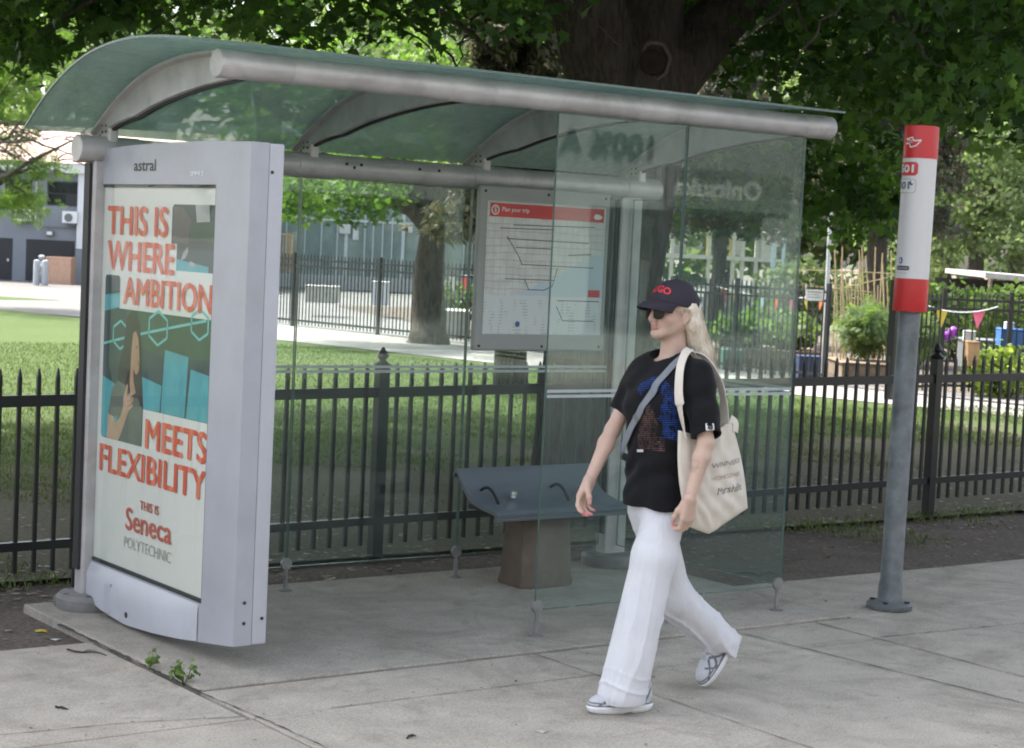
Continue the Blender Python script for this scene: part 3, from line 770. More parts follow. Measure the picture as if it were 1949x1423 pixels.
# ================================================================== ROUTE MAP
M_board = plain("grey_board", (.33, .335, .32), .55, 0, .06, 4, grime=.2)
MP = empty("route_map", (2.56, 1.1, 1.25), "framed transit route map with a red header hanging in the shelter", "route map")
def mpp(o, p=MP):
    return under(o, p)
b = MB(); b.box((2.115, 1.10, 1.245), (3.005, 1.135, 2.125)); mpp(b.build("backboard", M_board, bevel=.01))
b = MB()
for x in (2.15, 2.57, 2.97):
    for z in (1.27, 2.095): b.lathe((x, 1.0995, z), [(.008, 0), (.006, .004)], 10, (0, -1, 0))
build_each(b, "screw", M_screw, MP)
def map_mat():
    m, n, b_ = _new("printed_map"); v = geo_pos(n)
    sep = N(n, "ShaderNodeSeparateXYZ"); n.links.new(v, sep.inputs[0]); X, Z = sep.outputs[0], sep.outputs[2]
    wob = math_(n, 'MULTIPLY', math_(n, 'SUBTRACT', noise(n, 7, 4, .6, v), .5), .11)
    shore = math_(n, 'SUBTRACT', math_(n, 'ADD', Z, wob), math_(n, 'ADD', math_(n, 'MULTIPLY', math_(n, 'SUBTRACT', X, 2.2), .42), 1.47))
    land = ramp(n, shore, [(.49, (0, 0, 0)), (.5, (1, 1, 1))])
    g1 = math_(n, 'FRACT', math_(n, 'MULTIPLY', math_(n, 'ADD', Z, math_(n, 'MULTIPLY', wob, .25)), 26)); g2 = math_(n, 'FRACT', math_(n, 'MULTIPLY', math_(n, 'ADD', X, math_(n, 'MULTIPLY', wob, .3)), 23))
    ln = math_(n, 'MAXIMUM', math_(n, 'LESS_THAN', g1, .09), math_(n, 'MULTIPLY', math_(n, 'LESS_THAN', g2, .08), .6))
    gate = ramp(n, noise(n, 11, 3, .6, v), [(.42, (0, 0, 0)), (.52, (1, 1, 1))])
    landc = mixc(n, math_(n, 'MULTIPLY', ln, .6), mixc(n, gate, (.66, .66, .645), (.61, .605, .59)), (.30, .26, .25))
    landc = mixc(n, math_(n, 'MULTIPLY', gate, math_(n, 'MULTIPLY', math_(n, 'LESS_THAN', math_(n, 'FRACT', math_(n, 'MULTIPLY', X, 71)), .3), .16)), landc, (.55, .27, .25))
    col = mixc(n, math_(n, 'GREATER_THAN', shore, 0.0), (.50, .585, .64), landc)
    col = mixc(n, math_(n, 'GREATER_THAN', math_(n, 'ADD', Z, math_(n, 'MULTIPLY', wob, .3)), 1.545), (.64, .655, .66), col)
    low = math_(n, 'LESS_THAN', Z, 1.52)
    txt = math_(n, 'MULTIPLY', math_(n, 'LESS_THAN', math_(n, 'FRACT', math_(n, 'MULTIPLY', Z, 62)), .35), math_(n, 'GREATER_THAN', noise(n, 34, 2, .6, geo_pos(n, (1, 1, .25))), .55))
    col = mixc(n, math_(n, 'MULTIPLY', math_(n, 'MULTIPLY', low, txt), .5), col, (.22, .23, .25))
    n.links.new(col, b_.inputs["Base Color"]); b_.inputs["Roughness"].default_value = .4; return m
b = MB(); b.box((2.165, 1.0965, 1.335), (2.972, 1.0995, 2.045)); ms = mpp(b.build("map_sheet", map_mat()))
I_red = ink("signal_red", (.56, .055, .05)); I_wh = ink("white_ink", (.72, .72, .70)); I_black = ink("black_ink", (.05, .05, .055)); I_blue = ink("blue_ink", (.06, .12, .3))
def mprint(name, polys, mat, lift):
    V = []; F = []
    for poly in polys:
        o = len(V); V += [(x, 1.0965 - lift, z) for x, z in poly]; F.append(tuple(range(o, o + len(poly))))
    return mpp(link(name, raw_mesh(name, V, F), mat), ms)
def circ(cx, cy, r, n_=20): return [(cx + r * math.cos(2 * math.pi * k / n_), cy + r * math.sin(2 * math.pi * k / n_)) for k in range(n_)]
mprint("header", [[(2.18, 1.962), (2.96, 1.962), (2.96, 2.035), (2.18, 2.035)]], I_red, .0006)
mprint("symbol", [circ(2.215, 1.998, .027)], I_wh, .0012); mprint("symbol", [circ(2.215, 1.998, .019)], I_red, .0016)
V, F = fit_text("$", (2.207, 1.984, 2.223, 2.013), .02); mpp(link("lettering", raw_mesh("lettering", [(x, 1.0944, y) for x, y, z in V], F), I_wh), ms)
V, F = fit_text("Plan your trip", (2.26, 1.985, 2.44, 2.015), .01); mpp(link("lettering", raw_mesh("lettering", [(x, 1.0953, y) for x, y, z in V], F), I_wh), ms)
mprint("symbol", [[(2.885, 1.99), (2.90, 1.975), (2.935, 1.978), (2.95, 1.99), (2.93, 2.003), (2.9, 2.006)]], I_wh, .0012)
mprint("map_line", [[(x0, z0), (x1, z1), (x1, z1 + .0045), (x0, z0 + .0045)] for x0, z0, x1, z1 in ((2.25, 1.9, 2.62, 1.905), (2.3, 1.845, 2.86, 1.84), (2.36, 1.80, 2.6, 1.80), (2.4, 1.71, 2.9, 1.705), (2.3, 1.63, 2.63, 1.63), (2.34, 1.92, 2.9, 1.93), (2.45, 1.575, 2.56, 1.575), (2.66, 1.52, 2.95, 1.52), (2.7, 1.41, 2.92, 1.41), (2.72, 1.77, 2.88, 1.78))], I_black, .0008)
mprint("map_line", stroke([(2.30, 1.86), (2.38, 1.76), (2.41, 1.71)], .0025) + stroke([(2.43, 1.63), (2.46, 1.58)], .0025) + stroke([(2.56, 1.575), (2.62, 1.6), (2.65, 1.70)], .0025) + stroke([(2.655, 1.49), (2.7, 1.415)], .0025), I_black, .0010)
mprint("legend_box", [[(2.872, 1.545), (2.955, 1.545), (2.955, 1.585), (2.872, 1.585)]], I_red, .0008)
mprint("symbol", [circ(2.395, 1.39, .016)], I_blue, .0012)

# ================================================================== BENCH
M_bench = plain("blue_grey_bench_paint", (.165, .185, .21), .38, .1, .06, 5, .03, grime=.15)
M_ped = plain("weathered_pedestal", (.16, .125, .10), .85, 0, .25, 7, .25, grime=.3)
BN = empty("bench", (2.4, .82, .012), "blue grey moulded shelter bench on a brown pedestal", "bench")
def bnp(o, p=BN): return under(o, p)
b = MB(); V = []; F = []
prof = [(1.02, .60), (1.005, .625), (.985, .632), (.965, .615), (.93, .565), (.88, .515), (.82, .485), (.74, .468), (.66, .458), (.625, .452), (.61, .438), (.615, .424), (.635, .418)]
pin = [(y + .004, z - .022) for y, z in prof]
m = len(prof)
for x in (1.965, 2.85): V += [(x, y, z) for y, z in prof] + [(x, y, z) for y, z in pin]
for i in range(m - 1):
    F += [(i, i + 1, 2 * m + i + 1, 2 * m + i), (m + i, 3 * m + i, 3 * m + i + 1, m + i + 1)]
    F += [(i, m + i, m + i + 1, i + 1), (2 * m + i, 2 * m + i + 1, 3 * m + i + 1, 3 * m + i)]
F += [(0, 2 * m, 3 * m, m), (m - 1, 2 * m - 1, 4 * m - 1, 3 * m - 1)]
b.add(V, F); bnp(b.build("seat", M_bench, autosmooth=40))
def arch(x):
    b = MB(); pts = [(x - .10, .70, .45)]
    for k in range(11):
        t = k / 10; a = math.pi * t; pts.append((x, .92 - .19 * t, .505 + .055 * math.sin(a) - .028 * t))
    b.tube(pts[1:], [.008] * 11, 8); o = bnp(b.build("armrest", M_dark, smooth=True))
    b = MB(); b.lathe((x + .14, .80, .492), [(.018, 0), (.018, .016), (.024, .02), (.024, .034), (.018, .038)], 16); bnp(b.build("stop_knob", plain("bright_steel", (.75, .75, .75), .25, .9)))
arch(2.06); arch(2.52)
b = MB()
sec = [(.0, .17, .13), (.02, .175, .135), (.06, .165, .125), (.30, .155, .11), (.42, .17, .12)]
b.add([], [])
V = []; F = []
for (z, hx, hy) in sec:
    for px_, py_ in ((-1, -.75), (-.75, -1), (.75, -1), (1, -.75), (1, .75), (.75, 1), (-.75, 1), (-1, .75)): V.append((2.42 + px_ * hx, .86 + py_ * hy, z + .012))
for i in range(len(sec) - 1):
    for k in range(8): F.append((8 * i + k, 8 * i + (k + 1) % 8, 8 * i + 8 + (k + 1) % 8, 8 * i + 8 + k))
F += [tuple(range(8))[::-1], tuple(range(8 * len(sec) - 8, 8 * len(sec)))]
b.add(V, F); bnp(b.build("pedestal", M_ped, autosmooth=40))
b = MB(); b.box((2.02, .72, .425), (2.8, .95, .452)); bnp(b.build("under_frame", M_dark, bevel=.006))

# ================================================================== BUS STOP POLE
PX, PY = 3.82, -.40
BP = empty("bus_stop_pole", (PX, PY, 0), "grey steel stop pole with a red and white route sleeve", "bus stop pole")
lean = (Vector((PX + .015, PY, 2.55)) - Vector((PX - .012, PY, 0))).normalized()
def bpp(o, p=BP): return under(o, p)
M_galv = plain("weathered_galvanised_steel", (.155, .172, .18), .55, .3, .4, 9, .15, grime=.25)
M_slw = plain("white_sign_enamel", (.66, .645, .63), .4, 0, .03, 3); M_slr = plain("red_sign_enamel", (.55, .03, .03), .4, 0, .06, 4)
B0 = Vector((PX - .014, PY, .002))
b = MB(); b.lathe(B0, [(.064, .03), (.064, .12), (.061, .14), (.057, .16), (.056, 2.5)], 32, lean); bpp(b.build("pole", M_galv, autosmooth=40))
b = MB(); b.lathe(B0, [(.115, 0), (.119, .006), (.119, .03), (.108, .038), (.07, .04)], 28); bpp(b.build("flange", M_galv, autosmooth=40))
b = MB()
for k in range(4):
    a = k * math.pi / 2 + .5; b.lathe(B0 + Vector((.092 * math.cos(a), .092 * math.sin(a), .034)), [(.014, 0), (.014, .014)], 6)
build_each(b, "anchor_bolt", M_screw, BP)
RS = .087
b = MB(); b.lathe(B0, [(RS, 1.727), (RS, 2.362)], 48, lean); sl = bpp(b.build("sign_sleeve", M_slw, autosmooth=40))
b = MB(); b.lathe(B0, [(RS + .0005, 1.565), (RS + .002, 1.568), (RS + .002, 1.735)], 48, lean); bpp(b.build("red_band", M_slr, autosmooth=40))
b = MB(); b.lathe(B0, [(RS + .002, 2.355), (RS + .002, 2.516), (RS, 2.522), (RS * .9, 2.524)], 48, lean); bpp(b.build("red_band", M_slr, autosmooth=40))
# markings wrapped round the sleeve; u = arc length to the right of the axis seen from the camera, v = height
_tc = (Vector((CAM.x, CAM.y, 0)) - Vector((PX, PY, 0))).normalized(); _a0 = math.atan2(_tc.y, _tc.x)
def wrap(V, lift=.003):
    out = []
    for p in V:
        a = _a0 + p[0] / RS; c = B0 + lean * p[1]; out.append((c.x + (RS + lift) * math.cos(a), c.y + (RS + lift) * math.sin(a), c.z))
    return out
def wrap_rect(name, u0, v0, u1, v1, mat, lift, r=.012):
    n_ = 12; V = []; F = []
    for i in range(n_ + 1):
        u = u0 + (u1 - u0) * i / n_; e = min(u - u0, u1 - u); dv = r - math.sqrt(max(0, r * r - max(0, r - e) ** 2)) if e < r else 0
        V += [(u, v0 + dv), (u, v1 - dv)]
    for i in range(n_): F.append((2 * i, 2 * i + 2, 2 * i + 3, 2 * i + 1))
    return bpp(link(name, raw_mesh(name, wrap(V, lift), F), mat), sl)
def wrap_text(txt, u0, v0, u1, v1, mat, lift, bold=.035):
    V, F = fit_text(txt, (u0, v0, u1, v1), bold, subdiv=.012); return bpp(link("lettering", raw_mesh("lettering", wrap(V, lift), F), mat), sl)
_w0 = wrap
def wrap(V, lift=.003): return _w0([(p[0] * .77,) + tuple(p[1:]) for p in V], lift)
wrap_rect("route_plate", -.20, 2.265, -.008, 2.335, I_red, .0022); wrap_text("501", -.155, 2.28, -.035, 2.322, I_wh, .0036)
wrap_rect("route_plate", -.20, 2.175, -.015, 2.248, I_lgrey, .0016); wrap_rect("route_plate", -.197, 2.178, -.018, 2.245, I_wh, .0024); wrap_text("301", -.165, 2.195, -.058, 2.235, ink("route_grey_blue", (.12, .19, .22)), .0034)
V = [(-.045 + .013 * math.cos(R(a)), 2.228 + .013 * math.sin(R(a))) for a in range(100, 350, 20)] + [(-.038 + .011 * math.cos(R(a)), 2.233 + .011 * math.sin(R(a))) for a in range(340, 110, -20)]
bpp(link("moon_symbol", raw_mesh("moon_symbol", wrap(V, .0034), [tuple(range(len(V)))]), I_black), sl)
V = [(-.088 + .017 * math.cos(R(a)), 1.828 + .017 * math.sin(R(a))) for a in range(0, 360, 20)]
bpp(link("access_symbol", raw_mesh("access_symbol", wrap(V, .0022), [tuple(range(18))]), I_blue), sl)
wrap_text("♿" if False else "&", -.096, 1.819, -.08, 1.838, I_wh, .0034)
wrap_rect("notice_plate", -.125, 1.778, -.022, 1.80, I_black, .0022, .002); wrap_text("For next vehicle", -.115, 1.785, -.032, 1.794, I_wh, .0034, .0)
wrap_text("text your stop number to", -.125, 1.758, -.03, 1.768, I_grey, .0024, .0)
# winged emblem in white line on the top band
EMB = [(-.105, 2.452), (-.055, 2.462), (-.05, 2.443), (.0, 2.447), (-.03, 2.418), (-.07, 2.41), (-.078, 2.43), (-.11, 2.428)]
V = []; F = []
for poly in stroke(EMB, .0032):
    o = len(V); V += poly; F.append(tuple(range(o, o + 4)))
bpp(link("emblem", raw_mesh("emblem", wrap(V, .0046), F), I_wh), sl)
V, F = fit_text("TTC", (-.10, 2.432, -.052, 2.45), .02, subdiv=.01, shear=.2); bpp(link("lettering", raw_mesh("lettering", wrap(V, .0048), F), I_wh), sl)
# ================================================================== FENCES
M_iron = plain("black_iron_paint", (.012, .013, .014), .38, .1, .2, 8, .05, grime=.05)
def gp(px, depth):
    """ground point in the column px at a given depth"""
    py = 700.
    for _ in range(8):
        p = at(px, py, depth); py += p.z / depth * 3538
    p = at(px, py, depth); return Vector((p.x, p.y, 0))
def spear(b, p, d, n_, hw, z0, z1, tip):
    """square picket along z, with a chisel tip"""
    a = d * hw; c = n_ * hw; P = Vector((p.x, p.y, 0))
    V = [P + s * a + t * c + Vector((0, 0, z)) for z in (z0, z1) for s, t in ((-1, -1), (1, -1), (1, 1), (-1, 1))]
    V += [P + s * a * .35 + t * c * .35 + Vector((0, 0, z1 + tip)) for s, t in ((-1, -1), (1, -1), (1, 1), (-1, 1))]
    b.add(V, [(0, 1, 5, 4), (1, 2, 6, 5), (2, 3, 7, 6), (3, 0, 4, 7), (4, 5, 9, 8), (5, 6, 10, 9), (6, 7, 11, 10), (7, 4, 8, 11), (8, 9, 10, 11)])
def bar(b, p, q, z0, z1, t):
    p, q = Vector((p[0], p[1], 0)), Vector((q[0], q[1], 0)); d = (q - p); L = d.length; d.normalize(); n_ = Vector((-d.y, d.x, 0))
    dz = z1 if hasattr(z1, '__len__') else (z1, z1); zz = z0 if hasattr(z0, '__len__') else (z0, z0)
    V = [p - n_ * t + Vector((0, 0, zz[0])), q - n_ * t + Vector((0, 0, zz[1])), q + n_ * t + Vector((0, 0, zz[1])), p + n_ * t + Vector((0, 0, zz[0])),
         p - n_ * t + Vector((0, 0, dz[0])), q - n_ * t + Vector((0, 0, dz[1])), q + n_ * t + Vector((0, 0, dz[1])), p + n_ * t + Vector((0, 0, dz[0]))]
    b.add(V, [(0, 3, 2, 1), (4, 5, 6, 7), (0, 1, 5, 4), (1, 2, 6, 5), (2, 3, 7, 6), (3, 0, 4, 7)])
LF = empty("low_iron_fence", (2.12, 2.0, 0), "low black iron picket fence between the pavement and the lawn", "fence")
sl_ = .0125
for i in range(-6, 8):
    x0 = 2.12 + 2.36 * i; x1 = x0 + 2.36
    b = MB(); zz = lambda z, x: z + sl_ * min(max(x, -3), 9)
    for z, h in ((.885, .058), (.15, .045)):
        bar(b, (x0 + .036, 2.0), (x1 - .036, 2.0), (zz(z, x0), zz(z, x1)), (zz(z + h, x0), zz(z + h, x1)), .019)
    k = 0; rr = random.Random(i)
    for k in range(1, 23):
        x = x0 + 2.36 * k / 23
        spear(b, Vector((x + rr.gauss(0, .0015), 2.0, 0)), Vector((1, 0, 0)), Vector((0, 1, 0)), .0098, zz(.035, x), zz(1.035, x), .042)
    under(b.build("picket_panel", M_iron), LF)
for i in range(-6, 9):
    x = 2.12 + 2.36 * i; z = sl_ * min(max(x, -3), 9)
    b = MB(); b.box((x - .034, 1.966, -.02), (x + .034, 2.034, 1.06 + z)); p = under(b.build("post", M_iron, bevel=.004), LF)
    b = MB(); b.lathe((x, 2.0, 1.06 + z), [(.055, 0), (.058, .006), (.05, .016), (.026, .03), (.02, .042), (.036, .06), (.028, .08), (.006, .112)], 12)
    b.build("finial", M_iron, p, autosmooth=50)
def tall_fence(pts, label, name="tall_iron_fence", ht=1.42):
    root = empty(name, (*pts[0], 0), label, "fence")
    for (x0, y0), (x1, y1) in zip(pts[:-1], pts[1:]):
        A, B_ = Vector((x0, y0, 0)), Vector((x1, y1, 0)); L = (B_ - A).length; d = (B_ - A).normalized(); n_ = Vector((-d.y, d.x, 0))
        nb = max(1, round(L / 2.5))
        for k in range(nb):
            p, q = A + (B_ - A) * (k / nb), A + (B_ - A) * ((k + 1) / nb)
            b = MB()
            for z, h in ((.10, .04), (ht - .22, .038), (ht - .09, .038)): bar(b, p + d * .03, q - d * .03, z, z + h, .017)
            m = max(2, round((q - p).length / .105))
            for j in range(1, m): spear(b, p + (q - p) * (j / m), d, n_, .0095, .04, ht, .04)
            under(b.build("picket_panel", M_iron), root)
            b = MB(); bar(b, p - d * .03, p + d * .03, -.02, ht + .06, .03); under(b.build("post", M_iron), root)
        b = MB(); bar(b, B_ - d * .03, B_ + d * .03, -.02, ht + .06, .03); under(b.build("post", M_iron), root)
    return root
tall_fence([(14.6, 29.3), (15.05, 25.9), (15.8, 20.6), (16.42, 16.35), (16.47, 12.45)], "tall black iron fence running along the far side of the path")
tall_fence([(17.05, 10.75), (17.9, 10.25), (23.4, 6.9), (28, 4.0)], "tall black iron fence right of the stop pole before the light green bush")
GATE = empty("garden_gate", (16.5, 12.3, 0), "open black garden gate leaf seen edge-on behind the stop pole", "gate")
b = MB(); A, B_ = Vector((15.3, 10.1, 0)), Vector((16.75, 10.55, 0)); d = (B_ - A).normalized(); n_ = Vector((-d.y, d.x, 0))
for z in (.12, 1.2, 1.34): bar(b, A, B_, z, z + .035, .016)
for j in range(0, 11): spear(b, A + (B_ - A) * (j / 10), d, n_, .0095, .08, 1.42, .04)
under(b.build("gate_leaf", M_iron), GATE)
b = MB(); bar(b, A - d * .05, A + d * .05, -.02, 1.6, .05); under(b.build("post", M_iron), GATE)
# ================================================================== FAR BUILDINGS
M_bwall = plain("grey_blue_render", (.20, .225, .25), .8, 0, .08, 1.5); M_bwhite = plain("white_fascia", (.62, .64, .66), .7, 0, .05, 2)
M_bdark = plain("dark_door_paint", (.018, .02, .024), .5); M_brick = None
M_win = glass_mat("dark_window_glass", (.08, .1, .1), 1.0, .05)
M_roofp = plain("pinkish_roof_tile", (.47, .33, .27), .85, 0, .15, 3)
M_acw = plain("white_ac_casing", (.66, .68, .68), .5, 0, .05, 5); M_grille = plain("ac_grille", (.14, .15, .15), .6)
def brick():
    m, n, b_ = _new("orange_brick"); t = N(n, "ShaderNodeTexBrick"); t.inputs["Scale"].default_value = 9; t.inputs["Color1"].default_value = (.42, .23, .15, 1); t.inputs["Color2"].default_value = (.52, .31, .2, 1); t.inputs["Mortar"].default_value = (.5, .42, .36, 1)
    n.links.new(coords(n, "Object"), t.inputs[0]); mp = t.inputs[0].links[0].from_node; mp.inputs["Rotation"].default_value = (R(90), 0, 0)
    n.links.new(t.outputs[0], b_.inputs["Base Color"]); b_.inputs["Roughness"].default_value = .9; return m
M_brick = brick()
class Facade:
    """a wall seen straight on: local u to the right, v up, w towards the viewer; built at its own distance"""
    def __init__(s, px, depth, py0, turn=0.0):
        s.o = gp(px, depth); s.o.z = 0; s.k = depth / 3538; s.px = px; s.py = py0
        a = -_yaw + turn; s.u = Vector((math.cos(a), math.sin(a), 0)); s.n = Vector((math.sin(a), -math.cos(a), 0)); s.up = Vector((0, 0, 1))
    def P(s, px, py, w_=0): return s.o + s.u * ((px - s.px) * s.k) + s.up * ((s.py - py) * s.k) + s.n * w_
    def box(s, b, x0, y0, x1, y1, w0, w1):
        p = [s.P(x, y, w_) for w_ in (w0, w1) for x, y in ((x0, y1), (x1, y1), (x1, y0), (x0, y0))]
        return b.add(p, [(0, 3, 2, 1), (4, 5, 6, 7), (0, 1, 5, 4), (1, 2, 6, 5), (2, 3, 7, 6), (3, 0, 4, 7)])
    def part(s, name, mat, root, *rects, bevel=0):
        b = MB()
        for r_ in rects: s.box(b, *r_)
        o = b.build(name, mat, bevel=bevel); return under(o, root) if root else o
fc = Facade(60, 58.5, 536)
BG = empty("school_building", fc.o, "grey blue two storey building with white corner column and black doors", "building")
fc.part("wall", M_bwall, BG, (-700, 315, 172, 536, -8, 0))
fc.part("fascia", M_bwhite, BG, (-720, 310, 420, 328, -8, .35)); fc.part("column", M_bwhite, BG, (146, 328, 166, 470, 0, .22)); fc.part("column_base", M_bwall, BG, (146, 470, 166, 536, 0, .2))
fc.part("wall", M_bwall, BG, (172, 315, 420, 536, -8, -.02))
b = MB(); b.add([fc.P(-720, 310, .4), fc.P(420, 310, .4), fc.P(420, 225, -5), fc.P(-720, 225, -5), fc.P(-720, 310, -8), fc.P(420, 310, -8)], [(0, 1, 2, 3), (3, 2, 5, 4), (0, 3, 4), (1, 5, 2), (0, 4, 5, 1)])
under(b.build("roof", M_roofp), BG)
for x0, x1 in ((-60, 22), (48, 140), (-230, -150)):
    d_ = fc.part("door", M_bdark, BG, (x0, 456, x1, 535, .0, .012)); 
    b = MB(); fc.box(b, x1 - 9, 495, x1 - 6, 500, .014, .05); b.build("handle", M_acw, d_)
for x0, x1 in ((85, 144), (5, 56), (-160, -90)):
    w_ = fc.part("window", M_bdark, BG, (x0, 344, x1, 390, .0, .02)); fc.part("pane", M_win, None, (x0 + 3, 347, x1 - 3, 366, .021, .03), (x0 + 3, 369, x0 + (x1 - x0) * .6, 387, .021, .03)).parent = w_
    
d_ = fc.part("wall_lamp", M_grille, BG, (86, 438, 100, 448, .0, .12)); d2 = fc.part("lamp_glass", M_acw, None, (88, 440, 98, 446, .12, .125)); d2.parent = d_
fc.part("pipe", M_acw, BG, (63, 345, 66, 420, .01, .04)); fc.part("pipe", M_grille, BG, (72, 400, 74, 433, .01, .03)); fc.part("pipe", M_grille, BG, (74, 430, 146, 433, .01, .03))
for i, (x0, lab) in enumerate(((119, "white air conditioner with a round fan beside the white column"), (28, "white air conditioner left of the thin downpipe"))):
    A_ = empty("air_conditioner", fc.P(x0 + 13, 422), lab, "air conditioner", "air conditioners on the grey building")
    fc.part("casing", M_acw, A_, (x0, 400, x0 + 28 + 5 * i, 422, .0, .3)); b = MB(); b.lathe(fc.P(x0 + 12, 412, .3), [(.13, 0), (.13, .012), (.04, .016)], 20, fc.n); under(b.build("fan_grille", M_grille), A_)
    fc.part("bracket", M_grille, A_, (x0 + 2, 422.3, x0 + 26, 424, .02, .3))
M_boll = plain("grey_bollard_paint", (.36, .38, .40), .6)
for x, h, lab in ((69, 489, "taller grey bollard before the black double doors"), (85, 490, "grey bollard beside the gas meter pipes")):
    b = MB(); q = gp(x, 55); b.lathe((q.x, q.y, 0), [(.095, 0), (.095, .70), (.085, .735), (.04, .755)], 16); tag(b.build("bollard", M_boll, autosmooth=40), lab, "bollard", "bollards by the doors")
q = fc.P(103, 536, 1.6); GM = empty("gas_meter", q, "grey gas meter pipework with valves beside the brick wall", "gas meter")
b = MB(); rr = random.Random(5)
for x in (-.12, 0, .12): b.tube([q + fc.u * x, q + fc.u * x + Vector((0, 0, .55 + .18 * (x == 0)))], .035, 8)
b.tube([q + fc.u * -.16 + Vector((0, 0, .3)), q + fc.u * .18 + Vector((0, 0, .3))], .03, 8); b.tube([q + fc.u * -.16 + Vector((0, 0, .55)), q + fc.u * .18 + Vector((0, 0, .55))], .03, 8); under(b.build("pipework", M_boll, smooth=True), GM)
for x, z in ((-.1, .42), (.1, .46), (.0, .74)):
    b = MB(); b.lathe(q + fc.u * x + Vector((0, 0, z)), [(.08, 0), (.1, .03), (.1, .09), (.05, .13)], 12); under(b.build("valve", M_boll, autosmooth=40), GM)
b = MB(); fc.box(b, 110, 486, 157, 540, .9, 1.6); tag(b.build("brick_wall", M_brick), "low orange brick wall with a cap at the building corner", "wall")
# glazed building in the middle distance
M_gl2 = glass_mat("curtain_wall_glass", (.35, .42, .45), 2.6, .55); M_mull = plain("white_mullion", (.62, .66, .68), .5)
M_in = plain("dim_interior", (.16, .18, .19), .8)
f2 = Facade(650, 66, 588, .12)
GB = empty("glass_building", f2.o, "low glazed building with white mullions behind the tall fence", "building")
f2.part("interior", M_in, GB, (300, 300, 1040, 588, -9, -.6)); f2.part("plinth", plain("pale_plinth", (.55, .56, .56), .8), GB, (300, 562, 1040, 588, -.6, .15)); f2.part("roof", M_mull, GB, (296, 290, 1044, 306, -9, .3))
xs_ = [300, 345, 390, 435, 480, 525, 542, 577, 608, 638, 655, 690, 706, 724, 742, 763, 800, 840, 880, 893, 930, 970, 1005, 1040]
for a, c in zip(xs_[:-1], xs_[1:]):
    f2.part("pane", M_gl2, GB, (a + 1, 306, c - 1, 562, -.05, -.03))
for x in xs_: f2.part("mullion", M_mull, GB, (x - (1.1 if x not in (655, 763, 893) else 3), 306, x + (1.1 if x not in (655, 763, 893) else 3), 562, -.06, .06))
f2.part("transom", M_mull, GB, (300, 455, 1040, 459, -.06, .05)); f2.part("transom", M_mull, GB, (300, 372, 1040, 375, -.06, .05))
M_sign = plain("white_notice", (.68, .69, .68), .6)
for x0, y0, x1, y1, lab in ((641, 453, 662, 482, "larger white notice fixed to the glazed building"), (667, 471, 678, 493, "smaller white notice right of the larger one on the glazing"), (771, 462, 780, 474, "tiny white notice beside the maple trunk")):
    b = MB(); f2.box(b, x0, y0, x1, y1, .08, .11); tag(b.build("notice_board", M_sign), lab, "notice")
# low things in the yard behind the tall fence
M_wood = plain("weathered_timber", (.22, .17, .12), .9, 0, .3, 12, .2); M_wood2 = plain("fresh_timber", (.42, .27, .14), .85, 0, .2, 9); M_pale = plain("pale_boarding", (.45, .44, .41), .85, 0, .15, 6)
def crate(name, px, depth, py0, py1, wpx, mat, lab, cat, group=None, dp=None, bevel=.01, lid=None, zb=None):
    """a box-like thing standing at (px, depth) between two image heights, with a lid or rim as its part"""
    k = depth / 3538; g = gp(px, depth); z0 = zb if zb is not None else max(0, at(px, py1, depth).z); z1 = at(px, py0, depth).z; hw = wpx * k / 2; dp = dp or hw
    root = empty(name, (g.x, g.y, z0), lab, cat, group); rot = Matrix.Rotation(-_yaw, 3, 'Z')
    b = MB(); b.box((g.x - hw, g.y - dp, z0), (g.x + hw, g.y + dp, z1 - .03), rot, g); under(b.build("body", mat, bevel=bevel), root)
    b = MB(); b.box((g.x - hw * 1.05, g.y - dp * 1.05, z1 - .028), (g.x + hw * 1.05, g.y + dp * 1.05, z1), rot, g); under(b.build("rim", lid or mat, bevel=bevel), root)
    return root
M_binb = plain("blue_bin_plastic", (.035, .06, .13), .45); M_bing = plain("green_bin_plastic", (.05, .16, .13), .45)
crate("recycling_bin", 1538, 28.6, 676, 738, 44, M_binb, "dark blue bin behind the tall fence left of the gate", "bin", dp=.2)
crate("garden_bin", 1392, 30, 664, 720, 40, M_bing, "green bin behind the tall fence near the woman's shoulder", "bin", dp=.2)
crate("planter_box", 842, 36.5, 588, 652, 96, M_pale, "pale boarded planter box beside the maple trunk", "planter", dp=.6)
crate("raised_bed", 1450, 31.5, 660, 702, 190, M_wood, "long raised timber bed behind the tall fence", "raised bed", dp=.8)
crate("raised_bed", 1646, 29.5, 686, 728, 118, M_wood, "raised timber bed below the feathery green plants", "raised bed", dp=.7)
crate("white_cabinet", 722, 44, 535, 580, 30, M_bwhite, "white cabinet standing in the yard behind the tall fence", "cabinet", dp=.3)
crate("garden_table", 612, 43, 543, 575, 60, M_pale, "pale table in the yard behind the tall fence", "table", dp=.3)
crate("storage_chest", 1462, 40, 608, 640, 44, M_grille, "dark chest in the garden below the grey boards", "chest", dp=.4)
crate("blue_crate", 1914, 27, 624, 652, 40, plain("blue_crate_plastic", (.05, .16, .45), .45), "bright blue crate on the garden table at right", "crate", dp=.18, zb=.70)
crate("white_tub", 1912, 26.95, 612, 624, 16, M_bwhite, "white tub standing in the bright blue crate", "tub", dp=.06, zb=.84)
crate("white_tub", 1838, 27, 628, 648, 20, M_bwhite, "white tub on the garden table by the purple balls", "tub", dp=.08, zb=.74)
crate("cardboard_box", 1844, 26.5, 648, 674, 22, M_wood2, "brown box under the garden table", "box", dp=.12, zb=.42)
crate("potting_table", 1880, 27.6, 645, 700, 110, M_grille, "dark garden table carrying tubs and a blue crate", "table", dp=.35)
